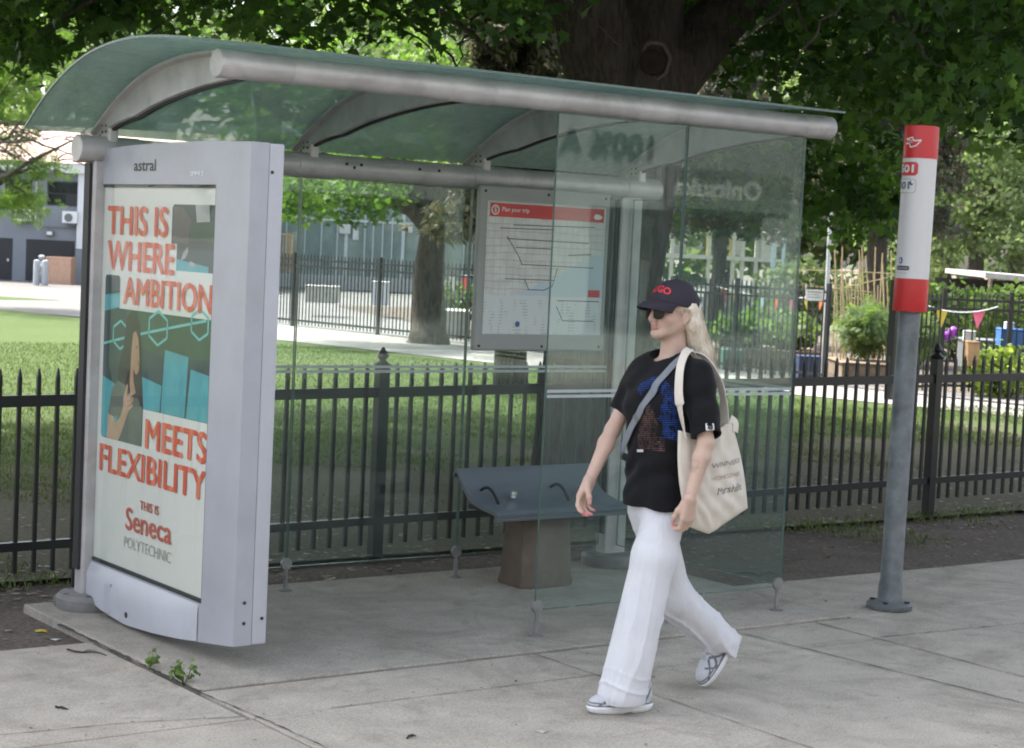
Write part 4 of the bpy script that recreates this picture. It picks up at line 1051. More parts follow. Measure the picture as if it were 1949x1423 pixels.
for x, y, lab in ((1800, 640, "purple ball left of the other beside the garden table"), (1814, 631, "higher purple ball beside the garden table")):
    b = MB(); p = at(x, y, 26.6); b.lathe(p - Vector((0, 0, .075)), [(.01, 0), (.05, .02), (.072, .05), (.076, .075), (.072, .1), (.05, .13), (.01, .15)], 16); tag(b.build("purple_ball", plain("purple_plastic", (.33, .06, .5), .4), smooth=True), lab, "ball", "purple balls by the table")
b = MB(); p = at(1806, 642, 26.8); b.tube([(p.x, p.y, 0), (p.x, p.y, p.z - .03)], .012, 8); b.tube([(p.x - .08, p.y, p.z - .05), (p.x + .14, p.y, p.z - .03)], .014, 8); tag(b.build("ball_stand", M_dark), "thin black stand under the purple balls", "stand")
# grey board fence, white garden shelter roof, playground
b = MB(); rr = random.Random(9); k = 41 / 3538
for i in range(26):
    x = 1338 + i * 8.6; g = gp(x, 41); z1 = at(x, 556 + rr.uniform(-8, 8), 41).z; z0 = 0
    b.box((g.x - .045, g.y - .012, z0), (g.x + .045, g.y + .012, z1), Matrix.Rotation(-_yaw, 3, 'Z'), g)
tag(b.build("board_fence", plain("grey_weathered_boards", (.26, .25, .235), .9, 0, .4, 5, .2)), "weathered grey board fence behind the garden greenery", "fence")
f3 = Facade(1890, 40, 694, .1)
ST = empty("garden_shelter", f3.o, "white roofed garden shelter on posts beyond the right fence", "shelter")
b = MB(); b.add([f3.P(1846, 541, .6), f3.P(2100, 551, .6), f3.P(2100, 546, -2), f3.P(1846, 537, -2), f3.P(1846, 551, .6), f3.P(2100, 563, .6), f3.P(2100, 556, -2), f3.P(1846, 546, -2)], [(0, 1, 2, 3), (7, 6, 5, 4), (4, 5, 1, 0), (5, 6, 2, 1), (6, 7, 3, 2), (7, 4, 0, 3)]); under(b.build("roof", M_pale), ST)
for x in (1852, 1925, 2000, 2090): f3.part("post", M_wood, ST, (x, 552, x + 5, 694, .6, .7))
f3.part("back_wall", plain("dark_shelter_boards", (.06, .055, .05), .9, 0, .4, 6), ST, (1826, 556, 2100, 694, -2.1, -2.0))
for px_, py_, lab in ((1783, 548, "thin white fence post knob left of the shelter roof"),): pass
M_yel = plain("yellow_play_paint", (.48, .36, .10), .5); M_playw = plain("cream_play_panel", (.58, .55, .47), .6); M_playb = plain("pale_blue_play_paint", (.42, .54, .58), .5)
f4 = Facade(1400, 46, 678)
PG = empty("playground_tower", f4.o, "cream and yellow playground tower with arched rails beyond the garden", "playground tower")
for x in (1232, 1268, 1338, 1384, 1402, 1428, 1462): f4.part("post", M_playw, PG, (x, 500 if x < 1300 else 472, x + 7, 678, -.05, .05))
f4.part("panel", M_playw, PG, (1391, 484, 1402, 536, -.03, .0)); f4.part("panel", M_playw, PG, (1434, 492, 1462, 540, -.03, .0)); f4.part("deck", M_playw, PG, (1232, 538, 1470, 546, -1.4, .08)); f4.part("rail", M_playw, PG, (1236, 510, 1272, 514, -.03, .03))
b = MB(); b.add([f4.P(1416, 492, .3), f4.P(1474, 492, .3), f4.P(1450, 462, -.5), f4.P(1416, 492, -1.3), f4.P(1474, 492, -1.3)], [(0, 1, 2), (1, 4, 2), (4, 3, 2), (3, 0, 2), (0, 3, 4, 1)]); under(b.build("roof", M_playw), PG)
for x0 in (1338, 1362):
    b = MB(); b.tube([f4.P(x0, 540)] + [f4.P(x0 + 10 - 10 * math.cos(a), 486 - 12 * math.sin(a)) for a in np.linspace(0, math.pi, 9)] + [f4.P(x0 + 20, 540)], .03, 8); under(b.build("arched_rail", M_yel, smooth=True), PG)
LD = empty("play_ladder", f4.P(1467, 678, .4), "pale blue ladder standing at the playground tower", "ladder")
for x in (1456, 1476): f4.part("rail", M_playb, LD, (x, 498, x + 6, 678, .3, .36))
for y in (511, 540, 570): f4.part("rung", M_playb, LD, (1462, y, 1476, y + 5, .31, .35))
# bunting: a cord with coloured pennants
def bunting(p0, p1, n_, cols, label, sag=.18, s=.17):
    root = empty("bunting", p0, label, "bunting"); d = p1 - p0
    P = [p0 + d * t + Vector((0, 0, -sag * 4 * t * (1 - t))) for t in np.linspace(0, 1, 24)]
    b = MB(); b.tube(P, .008, 5); under(b.build("cord", M_bwhite), root)
    e = d.normalized(); side = Vector((-e.y, e.x, 0))
    for i in range(n_):
        t = (i + .5) / n_; c = p0 + d * t + Vector((0, 0, -sag * 4 * t * (1 - t) - .008)); sw = side * random.Random(i).uniform(-.06, .06)
        b = MB(); T = side * .003
        b.add([c - e * s * .45 - T, c + e * s * .45 - T, c + Vector((0, 0, -s * 1.25)) + sw - T, c - e * s * .45 + T, c + e * s * .45 + T, c + Vector((0, 0, -s * 1.25)) + sw + T], [(0, 1, 2), (5, 4, 3), (0, 3, 4, 1), (1, 4, 5, 2), (2, 5, 3, 0)])
        under(b.build("pennant", cols[i % len(cols)]), root)
C_ = [plain("pennant_" + n_, c, .7) for n_, c in (("red", (.5, .06, .05)), ("yellow", (.6, .48, .08)), ("aqua", (.3, .5, .48)), ("orange", (.6, .16, .05)), ("pink", (.55, .1, .18)), ("white", (.6, .6, .6)))]
bunting(at(1365, 545, 31), at(1578, 562, 28.6), 8, [C_[0], C_[1], C_[5], C_[2], C_[3], C_[4], C_[1], C_[3]], "bunting with mixed pennants along the middle fence", .1)
bunting(at(1758, 578, 26.5), at(1900, 583, 26), 2, [C_[1], C_[4]], "bunting with a yellow and a pink pennant at right", .1, .2)
bunting(at(800, 515, 36), at(925, 522, 34.5), 5, [C_[0], C_[1], C_[5], C_[0], C_[1]], "bunting with red and yellow pennants beside the maple trunk", .05, .25)
b = MB(); f5 = Facade(540, 40, 650); f5.box(b, 524, 486, 552, 489, -.05, 0); f5.box(b, 548, 489, 552, 560, -.05, 0); f5.box(b, 524, 489, 528, 560, -.05, 0)
for x in (533, 539, 544): f5.box(b, x, 489, x + 1.5, 560, -.04, -.01)
tag(b.build("timber_trellis", M_wood2), "orange timber trellis at the left end of the tall fence", "trellis")
b = MB(); f6 = Facade(1540, 27.7, 735); f6.box(b, 1523, 559, 1557, 580, .03, .045); o = tag(b.build("fence_sign", M_sign), "small white sign hung on the tall fence beside its end post", "sign")
b = MB(); f6.box(b, 1527, 563, 1553, 564.5, .0455, .047); f6.box(b, 1527, 568, 1548, 569, .0455, .047); f6.box(b, 1527, 573, 1550, 574, .0455, .047); b.build("sign_text", M_grille, o)
# slender pale pole by the gate, bamboo canes
b = MB(); p0 = gp(1566, 28.2); p1 = at(1584, 336, 28.2); b.tube([p0, p1], [.034, .03], 10); o = tag(b.build("metal_pole", plain("pale_metal_pole", (.5, .52, .53), .4, .3)), "slender pale metal pole beside the garden gate", "pole")
M_bam = plain("dry_bamboo", (.42, .33, .18), .7, 0, .2, 14)
rr = random.Random(21)
for i in range(24):
    x = 1588 + i * 4.9 + rr.uniform(-2, 2); dpt = rr.uniform(29.4, 31.0); top = rr.uniform(466, 520) if rr.random() < .7 else rr.uniform(520, 545); b = MB()
    b.tube([gp(x + rr.uniform(-8, 8), dpt), at(x + rr.uniform(-3, 3), (top + 690) / 2, dpt), at(x + rr.uniform(-6, 6), top, dpt)], [.014, .013, .010], 6)
    tag(b.build("bamboo_cane", M_bam), "upright dry bamboo cane in the raised bed behind the gate", "cane", "bamboo canes in the raised bed")
for pts in (((1500, 512), (1700, 520)), ((1570, 555), (1690, 528)), ((1500, 540), (1660, 556))):
    b = MB(); b.tube([at(*pts[0], 30.2), at(*pts[1], 30.2)], .009, 6); tag(b.build("bamboo_cane", M_bam), "horizontal dry bamboo cane tied across the upright ones", "cane", "tied bamboo canes")
# shops across the street behind the camera (seen mirrored in the shelter glass)
M_shop = plain("pale_shop_render", (.36, .375, .36), .8, 0, .1, .5); M_shopd = plain("dark_shop_window", (.03, .035, .04), .15)
SP = empty("shop_row", (17, -18.4, 0), "row of shops with painted lettering across the street", "building")
b = MB(); b.box((-30, -30, -.1), (48, -18.05, 9.5)); under(b.build("wall", M_shop), SP)
for x0 in range(-29, 46, 5):
    b = MB(); b.box((x0, -18.06, .5), (x0 + 3.9, -17.98, 2.55)); under(b.build("shop_window", M_shopd), SP)
    b = MB(); b.box((x0 + .6, -18.06, 5.1), (x0 + 1.7, -17.98, 7.0)); b.box((x0 + 2.4, -18.06, 5.1), (x0 + 3.5, -17.98, 7.0)); build_each(b, "window", M_shopd, SP)
b = MB(); b.box((17.6, -18.06, 2.62), (20.6, -17.99, 3.32)); under(b.build("sign_board", plain("grey_sign_board", (.2, .21, .21), .7)), SP)
for t, x0, x1, z0, z1, mt_ in (("100% A", 17.25, 15.2, 3.4, 3.82, M_shopd), ("Onitsuka", 19.85, 17.75, 2.82, 3.16, I_wh)):
    V, F = fit_text(t, (0, 0, x0 - x1, z1 - z0), .03); under(link("lettering", raw_mesh("lettering", [(x0 - p[0], -17.985, z0 + p[1]) for p in V], F), mt_), SP)
# ================================================================== TREES AND PLANTS
def leaf_mat(name, dark, mid, light, trans=.45, tcol=None, gloss=.3):
    m, n, b_ = _new(name); out = n.nodes["Material Output"]
    at_ = N(n, "ShaderNodeAttribute"); at_.attribute_name = "tone"
    col = ramp(n, at_.outputs["Fac"], [(.0, dark), (.5, mid), (1.0, light)])
    n.links.new(col, b_.inputs["Base Color"]); b_.inputs["Roughness"].default_value = .5; b_.inputs["Specular IOR Level"].default_value = gloss
    tr = N(n, "ShaderNodeBsdfTranslucent"); n.links.new(mixc(n, 1.0, col, tcol or (1.7, 1.9, .8), 'MULTIPLY'), tr.inputs[0])
    mx = N(n, "ShaderNodeMixShader"); mx.inputs[0].default_value = trans
    n.links.new(b_.outputs[0], mx.inputs[1]); n.links.new(tr.outputs[0], mx.inputs[2]); n.links.new(mx.outputs[0], out.inputs[0]); return m
def bark(name, a, c, sc=1.0):
    m, n, b_ = _new(name); v = geo_pos(n, (10 * sc, 10 * sc, 1.9 * sc)); f = noise(n, 2.2, 8, .7, v, .8); g = noise(n, 7, 5, .7, v, .3); h = noise(n, 1.1, 4, .5, geo_pos(n))
    col = mixc(n, .5, ramp(n, f, [(.38, tuple(x * .42 for x in a)), (.6, c)]), ramp(n, h, [(.3, a), (.7, c)]))
    n.links.new(col, b_.inputs["Base Color"]); b_.inputs["Roughness"].default_value = .95; b_.inputs["Specular IOR Level"].default_value = .15
    bump(n, b_, math_(n, 'ADD', f, math_(n, 'MULTIPLY', g, .6)), 1.0, .14); return m
def maple_shape():
    P = []
    pts = [(0, .0), (.10, .06), (.36, -.02), (.30, .16), (.50, .34), (.30, .38), (.32, .52), (.15, .50), (.10, .68), (0, 1.0)]
    P = pts + [(-x, y) for x, y in reversed(pts[1:-1])]
    V = [(0, .34, .0)] + [(x, y, -.10 * abs(x) * 2 - .12 * max(0, y - .4)) for x, y in P]; n_ = len(P)
    return np.array(V), np.array([(0, 1 + i, 1 + (i + 1) % n_) for i in range(n_)])
def diamond_shape(wd=.42):
    return np.array([(0, 0, 0), (wd, .45, -.08), (0, 1, -.05), (-wd, .45, -.08)]), np.array([(0, 1, 2), (0, 2, 3)])
def spray_shape():
    """a feathered twig: several narrow leaflets in one piece"""
    V = []; F = []
    for i in range(5):
        y = .1 + i * .19
        for s in (-1, 1):
            o = len(V); V += [(0, y, 0), (s * .30, y + .10, -.03), (s * .42, y + .22, -.07), (s * .16, y + .17, -.02)]; F += [(o, o + 1, o + 2), (o, o + 2, o + 3)] if s > 0 else [(o, o + 2, o + 1), (o, o + 3, o + 2)]
    return np.array(V), np.array(F)
MAPLE, DIAM, SPRAY = maple_shape(), diamond_shape(), spray_shape()
NEEDLE = (np.array([(0, 0, 0), (.09, .5, 0), (0, 1, -.1), (-.09, .5, 0), (.3, .25, .12), (.34, .8, .05), (-.3, .25, .12), (-.34, .8, .05), (0, .3, .05), (0, .3, .3), (.02, .9, .3)]), np.array([(0, 1, 2), (0, 2, 3), (8, 4, 5), (8, 7, 6), (8, 9, 10)]))
def leaves(C, size, shape, rng, up=.6, tone=None, jit=.35):
    """one leaf per centre; returns vertices, faces, tone"""
    V0, F0 = shape; n = len(C)
    nz = rng.normal(size=(n, 3)) * (1 - up) + np.array([0, 0, up]); nz /= np.linalg.norm(nz, axis=1)[:, None]
    d = rng.normal(size=(n, 3)); d[:, 2] -= .5; d -= (d * nz).sum(1)[:, None] * nz; d /= np.linalg.norm(d, axis=1)[:, None] + 1e-9
    s = np.cross(d, nz)
    sz = size * (1 + rng.normal(size=n) * jit * .6).clip(.45, 1.8)
    V = C[:, None, :] + sz[:, None, None] * (V0[None, :, :1] * s[:, None, :] + V0[None, :, 1:2] * d[:, None, :] + V0[None, :, 2:3] * nz[:, None, :])
    F = F0[None] + (np.arange(n) * len(V0))[:, None, None]
    t = (tone if tone is not None else np.full(n, .5)) + rng.normal(size=n) * .17
    return V.reshape(-1, 3), F.reshape(-1, 3), np.repeat(t.clip(0, 1), len(V0))
def leaf_object(name, parts, mat, root):
    V = []; F = []; T = []; o = 0
    for v, f, t in parts: V.append(v); F.append(f + o); T.append(t); o += len(v)
    me = np_mesh(name, np.concatenate(V), np.concatenate(F)); vcol(me, "tone", np.concatenate(T))
    ob = link(name, me, mat); return under(ob, root) if root else ob
def clumps(rng, centres, rad, per, flat=.6):
    """points gathered in uneven clumps"""
    C = np.repeat(centres, per, axis=0); r_ = np.repeat(np.asarray(rad) if hasattr(rad, '__len__') else np.full(len(centres), rad), per)
    q = rng.normal(size=(len(C), 3)); q /= np.linalg.norm(q, axis=1)[:, None]; q *= (rng.random(len(C)) ** .45)[:, None]; q[:, 2] *= flat
    return C + q * r_[:, None]
def branch(b, pts, rad, n_=8, wob=.0, rr=random):
    P = [Vector(p) for p in pts]; Q = []; Rd = []
    for i in range(len(P) - 1):
        for k in range(4):
            t = k / 4; Q.append(P[i].lerp(P[i + 1], t) + Vector((rr.gauss(0, wob), rr.gauss(0, wob), rr.gauss(0, wob * .5)))); Rd.append(rad[i] + (rad[i + 1] - rad[i]) * t)
    Q.append(P[-1]); Rd.append(rad[-1]); b.tube(Q, Rd, n_)

M_leaf_maple = leaf_mat("maple_leaf", (.024, .054, .016), (.058, .118, .032), (.125, .205, .055), .52)
M_leaf_bright = leaf_mat("bright_maple_leaf", (.045, .085, .022), (.085, .15, .035), (.16, .24, .06), .5)
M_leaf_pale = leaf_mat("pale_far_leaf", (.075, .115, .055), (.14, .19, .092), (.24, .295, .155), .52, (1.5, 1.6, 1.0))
M_leaf_far = leaf_mat("deep_far_leaf", (.03, .055, .024), (.06, .10, .038), (.11, .16, .06), .45)
M_needle = leaf_mat("dull_spruce_needle", (.045, .055, .04), (.10, .105, .075), (.19, .165, .115), .25, (1.2, 1.2, .9), .15)
M_bark = bark("dark_maple_bark", (.11, .092, .075), (.25, .215, .18)); M_bark2 = bark("grey_bark", (.10, .088, .075), (.24, .22, .195)); M_cut = plain("old_cut_wood", (.025, .014, .009), .9, 0, .4, 20, .4); M_rim = plain("pale_callus_bark", (.125, .105, .088), .9, 0, .3, 16, .3)

# ---- the big maple behind the shelter
def big_maple():
    rng = np.random.default_rng(5); rr = random.Random(4)
    root = empty("maple_tree", (4.58, 3.05, 0), "big dark maple with a round sawn limb scar, rising behind the shelter roof", "tree")
    b = MB()
    def knot(pts, rad, n_=28):
        """trunk section with furrows"""
        P = [Vector(p) for p in pts]; Q = []; Rd = []
        for i in range(len(P) - 1):
            for k in range(6): t = k / 6; Q.append(P[i].lerp(P[i + 1], t)); Rd.append(rad[i] + (rad[i + 1] - rad[i]) * t)
        Q.append(P[-1]); Rd.append(rad[-1]); o = len(b.v); b.tube(Q, Rd, n_)
        for i in range(len(Q)):
            ph = rr.random() * .4
            for k in range(n_):
                v = Vector(b.v[o + i * n_ + k]); f = 1 + .05 * math.sin(5 * (2 * math.pi * k / n_) + .7 * Q[i].z) + .03 * math.sin(11 * (2 * math.pi * k / n_) + 1.3 * Q[i].z + ph)
                b.v[o + i * n_ + k] = tuple(Q[i] + (v - Q[i]) * f)
    knot([(4.58, 3.05, -.1), (4.57, 3.05, .12), (4.53, 3.05, .7), (4.6, 3.05, 1.6), (4.68, 3.02, 2.3), (4.72, 3.0, 2.9), (4.74, 3.0, 3.2)], [.60, .45, .37, .36, .36, .40, .36])
    knot([(4.62, 3.0, 2.6), (4.40, 3.0, 3.1), (4.20, 3.0, 3.6), (3.75, 3.05, 4.6), (3.1, 3.2, 6.2), (2.2, 3.4, 8.2)], [.27, .27, .235, .2, .14, .06], 20)
    knot([(4.76, 3.0, 2.65), (5.05, 3.0, 3.1), (5.42, 3.0, 3.45), (6.1, 3.1, 4.0), (7.4, 3.3, 5.0), (9.2, 3.6, 6.6)], [.26, .235, .2, .175, .12, .05], 20)
    knot([(4.72, 3.02, 2.9), (4.80, 3.1, 3.6), (4.95, 3.3, 5.0), (5.0, 3.6, 7.5), (4.9, 3.8, 10.2)], [.32, .30, .24, .15, .05], 20)
    # lateral limbs and hanging twigs
    for k in range(34):
        a = rr.uniform(0, 2 * math.pi); z0 = rr.uniform(3.6, 7.5); L = rr.uniform(3.0, 6.5)
        s = Vector((4.7 + rr.uniform(-.6, .8), 3.1, z0)); e = s + Vector((math.cos(a) * L, math.sin(a) * L, rr.uniform(-.6, 1.6))); mdl = s.lerp(e, .5) + Vector((0, 0, rr.uniform(.1, .7)))
        branch(b, [s, mdl, e, e + Vector((math.cos(a) * .8, math.sin(a) * .8, -.7))], [.07, .045, .022, .006], 6, .05, rr)
    for k in range(60):
        px = rr.choice([rr.uniform(0, 1040), rr.uniform(1450, 1949)]); p = at(px, rr.uniform(-40, 140), rr.uniform(10.5, 15.5)); d = Vector((rr.uniform(-1, 1), rr.uniform(-1, 1), 0)).normalized()
        branch(b, [p - d * rr.uniform(.8, 1.6) + Vector((0, 0, rr.uniform(.5, 1.1))), p + Vector((0, 0, .25)), p + d * .35, p + d * rr.uniform(.5, .9) - Vector((0, 0, rr.uniform(.1, .4)))], [.02, .013, .008, .003], 5, .02, rr)
    tr = under(b.build("trunk", M_bark, smooth=True), root)
    b = MB(); c = Vector((4.575, 2.66, 3.08)); ax = (CAM - c).normalized(); ax.z = -.05
    b.lathe(c - ax * .08, [(.125, 0), (.128, .06), (.118, .095), (.104, .102), (.096, .09), (.090, .05), (0, .045)], 26, ax)
    for i, v in enumerate(b.v):
        v = Vector(v) - c; v.z *= 1.15; f = 1 + .09 * math.sin(1.7 * (i % 26) / 26 * 6.28 + .6) + .05 * math.sin((i % 26) * 1.9); b.v[i] = tuple(c + v * f)
    kn = b.build("limb_scar", M_rim, tr, smooth=True)
    b = MB(); b.lathe(c - ax * .06, [(.088, .09), (.088, .126), (.06, .13), (.0, .118)], 22, ax); b.build("hollow", M_cut, tr, smooth=True)
    # crown: detailed leaves where it hangs into view, larger leaf masses above
    env = [(0, 95), (60, 120), (110, 85), (200, 62), (330, 55), (500, 70), (700, 92), (860, 110), (950, 55), (1040, 70), (1200, 60), (1290, 150), (1340, 235), (1420, 300), (1500, 330), (1560, 250), (1640, 265), (1700, 300), (1800, 255), (1880, 265), (1949, 330), (2100, 300)]
    ex, ey = zip(*env)
    cs = []; 
    while len(cs) < 660:
        px = rng.uniform(-150, 2100); dpt = rng.uniform(10.2, 16.5); lim = np.interp(px, ex, ey) - rng.exponential(55)
        py = rng.uniform(-260, max(lim, -200)); 
        if py > lim: continue
        dens = .50 if 330 < px < 1000 else (.82 if px <= 330 else 1.0)
        if 760 < px < 1045 and py > -40: dens = .32
        if 1300 < px < 1560 and py > -20: dens = .5
        if rng.random() > dens: continue
        p = np.array(at(px, py, dpt)); 
        if math.hypot(p[0] - 4.7, p[1] - 3.2) > 9.5: continue
        if 1060 < px < 1440 and py < 170 and dpt < 13.6: continue
        cs.append(p)
    cs = np.array(cs); rad = rng.uniform(.22, .5, len(cs))
    C1 = clumps(rng, cs, rad, 44, .55); t1 = np.repeat(rng.uniform(.1, .75, len(cs)), 44)
    parts = [leaves(C1, .094, MAPLE, rng, .5, t1)]
    # hanging sprays in front at right and left, and down through the glass
    cs2 = np.array([at(rng.uniform(1280, 1720), rng.uniform(240, 430), rng.uniform(14.2, 17.5)) for _ in range(95)] + [at(rng.uniform(-20, 110), rng.uniform(40, 120), rng.uniform(11, 13)) for _ in range(12)])
    cs2 = np.array([c for c in cs2])
    parts.append(leaves(clumps(rng, cs2, rng.uniform(.18, .42, len(cs2)), 32, .6), .094, MAPLE, rng, .45, np.repeat(rng.uniform(.1, .7, len(cs2)), 32)))
    # upper crown
    n_ = 1700; a = rng.uniform(0, 2 * math.pi, n_); rr_ = np.sqrt(rng.random(n_)); z = rng.uniform(4.3, 11.5, n_); R_ = 8.6 * np.sqrt(np.clip(1 - ((z - 5.6) / 6.6) ** 2, .05, 1))
    cs3 = np.stack([4.6 + rr_ * R_ * np.cos(a), 5.2 + rr_ * R_ * .86 * np.sin(a), z], 1)
    parts.append(leaves(clumps(rng, cs3, rng.uniform(.6, 1.2, n_), 28, .55), .32, DIAM, rng, .55, np.repeat(rng.uniform(.2, .7, n_), 28)))
    leaf_object("crown", parts, M_leaf_maple, root)
big_maple()

def tree(name, base, label, trunk_r, trunk_h, crown, leaf, size, shape, nclump, per, mat, bmat=None, seed=1, lean=(0, 0), up=.5, rad=(.5, 1.1), limbs=10, low=None, extra=None, group=None, tone=(.2, .75), hang=None):
    """crown: list of ellipsoids (dx, dy, z, rx, ry, rz); low: clumps pulled to the outer shell"""
    rng = np.random.default_rng(seed); rr = random.Random(seed); base = Vector(base)
    root = empty(name, base, label, "tree", group); b = MB()
    top = base + Vector((lean[0], lean[1], trunk_h))
    branch(b, [base - Vector((0, 0, .1)), base + Vector((0, 0, .25)), base.lerp(top, .5) + Vector((rr.gauss(0, .06), rr.gauss(0, .06), 0)), top], [trunk_r * 1.5, trunk_r * 1.08, trunk_r * .9, trunk_r * .62], 14, .012, rr)
    E = np.array(crown, float)
    for k in range(limbs):
        e = E[rr.randrange(len(E))]; s = base.lerp(top, rr.uniform(.55, 1)); a = rr.uniform(0, 6.28)
        q = base + Vector((e[0] + math.cos(a) * e[3] * .75, e[1] + math.sin(a) * e[4] * .75, e[2] + rr.uniform(-.4, .6) * e[5]))
        branch(b, [s, s.lerp(q, .5) + Vector((0, 0, .12 * (q - s).length)), q], [trunk_r * .42, trunk_r * .24, trunk_r * .06], 7, .04, rr)
    if extra: extra(b, base, rr)
    under(b.build("trunk", bmat or M_bark2, smooth=True), root)
    w_ = (E[:, 3] * E[:, 4] * E[:, 5]) ** .5; pick = rng.choice(len(E), nclump, p=w_ / w_.sum())
    q = rng.normal(size=(nclump, 3)); q /= np.linalg.norm(q, axis=1)[:, None]; q *= (rng.random(nclump) ** .42)[:, None]
    cs = np.array(base) + E[pick, :3] + q * E[pick, 3:6]
    if hang is not None: cs = np.concatenate([cs, hang]); nclump = len(cs)
    tt = np.repeat(rng.uniform(*tone, nclump), per)
    leaf_object("crown", [leaves(clumps(rng, cs, rng.uniform(*rad, nclump), per, .5), size, shape, rng, up, tt)], mat, root)
    return root
# maple on the lawn by the tall fence, its low bough reaching left
def low_bough(b, base, rr):
    branch(b, [base + Vector((0, 0, 2.25)), base + Vector((-.6, .45, 2.5)), base + Vector((-1.5, 1.0, 2.95)), base + Vector((-3, 2.0, 3.4))], [.16, .12, .09, .04], 8, .02, rr)
    branch(b, [base + Vector((0, 0, 2.1)), base + Vector((.5, -.35, 2.6)), base + Vector((1.6, -1.1, 3.6))], [.18, .14, .06], 8, .02, rr)
_q = random.Random(77); g = gp(815, 33.5)
tree("maple_tree", g, "maple with a thick leaning trunk and low left bough beside the planter box", .29, 2.9, [(-1.75, 1.2, 2.95, .8, .7, .42), (-1.1, .8, 3.3, 1.0, .9, .5), (-2.3, 1.6, 3.35, .9, .9, .45), (0, 0, 5.2, 4.5, 4.5, 2.2), (.6, -.6, 3.9, 1.6, 1.6, .7)], None, .13, MAPLE, 330, 26, M_leaf_bright, M_bark, 12, (.1, 0), .5, (.3, .7), 9, extra=low_bough, hang=np.array([at(_q.uniform(525, 745), _q.triangular(300, 425, 345), _q.uniform(30.5, 33.5)) for _ in range(110)]))
# unseen maple added out of frame to the left to shade the pavement
tree("maple_tree", (-5.2, 7.4, 0), "unseen maple added outside the left edge of the view to shade the pavement", .3, 4.4, [(0, -.5, 7.6, 5.4, 5.6, 2.4), (2.2, 0, 6.6, 3.2, 3.6, 1.5)], None, .3, DIAM, 420, 26, M_leaf_maple, M_bark, 13, (0, 0), .55, (.6, 1.2), 9)
for x_, y_, lab in ((-10, 15, "broadleaf tree on the lawn left of the view, nearer the pavement"), (-16, 24, "broadleaf tree on the lawn left of the view, farther from the pavement")):
    tree("broadleaf_tree", (x_, y_, 0), lab, .28, 4, [(0, 0, 4.2, 3.8, 3.8, 2.4), (0, 0, 7.4, 4, 4, 2.6)], None, .24, DIAM, 220, 34, M_leaf_bright, M_bark2, int(y_), (0, 0), .5, (.5, 1.1), 8)
# honey locust at the left edge, feathery
g = gp(-70, 40)
def dead_twigs(b, base, rr):
    for k in range(46):
        p = at(rr.uniform(-20, 175), rr.uniform(225, 305), rr.uniform(36, 39)); d = Vector((rr.uniform(-1, 1) + .6, rr.uniform(-.6, .4), rr.uniform(-.5, .35))).normalized(); L = rr.uniform(.35, 1.0)
        branch(b, [p, p + d * L * .5 + Vector((0, 0, rr.gauss(0, .08))), p + d * L + Vector((0, 0, rr.gauss(0, .12)))], [.018, .013, .005], 5, .02, rr)
    branch(b, [base + Vector((.2, 0, 2.6)), at(20, 330, 38), at(90, 290, 37.5), at(165, 255, 37)], [.09, .05, .03, .012], 6, .02, rr)
    branch(b, [base + Vector((.2, 0, 2.8)), at(0, 270, 38), at(60, 268, 37.5), at(150, 300, 37)], [.07, .04, .025, .01], 6, .02, rr)
tree("locust_tree", g, "feathery bright green locust at the left edge with bare dead twigs", .2, 3.4, [(.35, 0, 4.3, 1.2, 1.5, 1.1), (.9, -.6, 2.25, .75, 1.0, .42), (1.15, -.8, 3.0, .6, .8, .32), (0, 0, 6.0, 2.2, 2.5, 1.5)], None, .19, SPRAY, 250, 17, M_leaf_bright, M_bark2, 14, (0, 0), .55, (.2, .5), 8, extra=dead_twigs, tone=(.45, 1))
# spruces
def spruce(px, dpt, label, h, r, seed, tr=.13, n_=260, z0=1.9):
    rng = np.random.default_rng(seed); rr = random.Random(seed); g = gp(px, dpt); root = empty("spruce_tree", g, label, "tree")
    b = MB(); branch(b, [g - Vector((0, 0, .1)), g + Vector((0, 0, h * .5)), g + Vector((0, 0, h))], [tr * 1.25, tr, .03], 12, .01, rr); cs = []
    for k in range(n_):
        z = z0 + (h - z0) * (rr.random() ** 1.2); a = rr.uniform(0, 6.28); L = r * (1 - (z - z0) / (h - z0)) ** .8 * rr.uniform(.65, 1.05) + .15
        s = g + Vector((0, 0, z)); e = s + Vector((math.cos(a) * L, math.sin(a) * L, -.28 * L)); branch(b, [s, s.lerp(e, .5) + Vector((0, 0, .08 * L)), e], [.028, .018, .006], 5, .01, rr)
        for t in np.linspace(.35, 1.05, 7): cs.append(np.array(s.lerp(e, t)) + rng.normal(size=3) * .06)
    under(b.build("trunk", M_bark2, smooth=True), root); cs = np.array(cs)
    leaf_object("crown", [leaves(clumps(rng, cs, .2, 6, .7), .21, NEEDLE, rng, .25, np.repeat(rng.uniform(.1, .85, len(cs)), 6))], M_needle, root)
spruce(968, 23.5, "grey brown spruce with a bare lower trunk behind the route map", 9, .85, 31, .17, 230, 2.25)
spruce(1655, 34, "dull grey spruce between the metal pole and the stop pole", 12, 1.5, 32, .16, 300, 2.9)
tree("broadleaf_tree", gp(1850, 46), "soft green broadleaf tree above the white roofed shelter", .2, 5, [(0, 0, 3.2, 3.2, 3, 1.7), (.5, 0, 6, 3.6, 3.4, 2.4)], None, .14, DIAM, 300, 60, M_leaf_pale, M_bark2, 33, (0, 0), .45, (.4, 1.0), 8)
spruce(1362, 40, "thin spruce with a pale bare trunk before the playground tower", 11, 1.3, 34, .13, 200, 2.7)
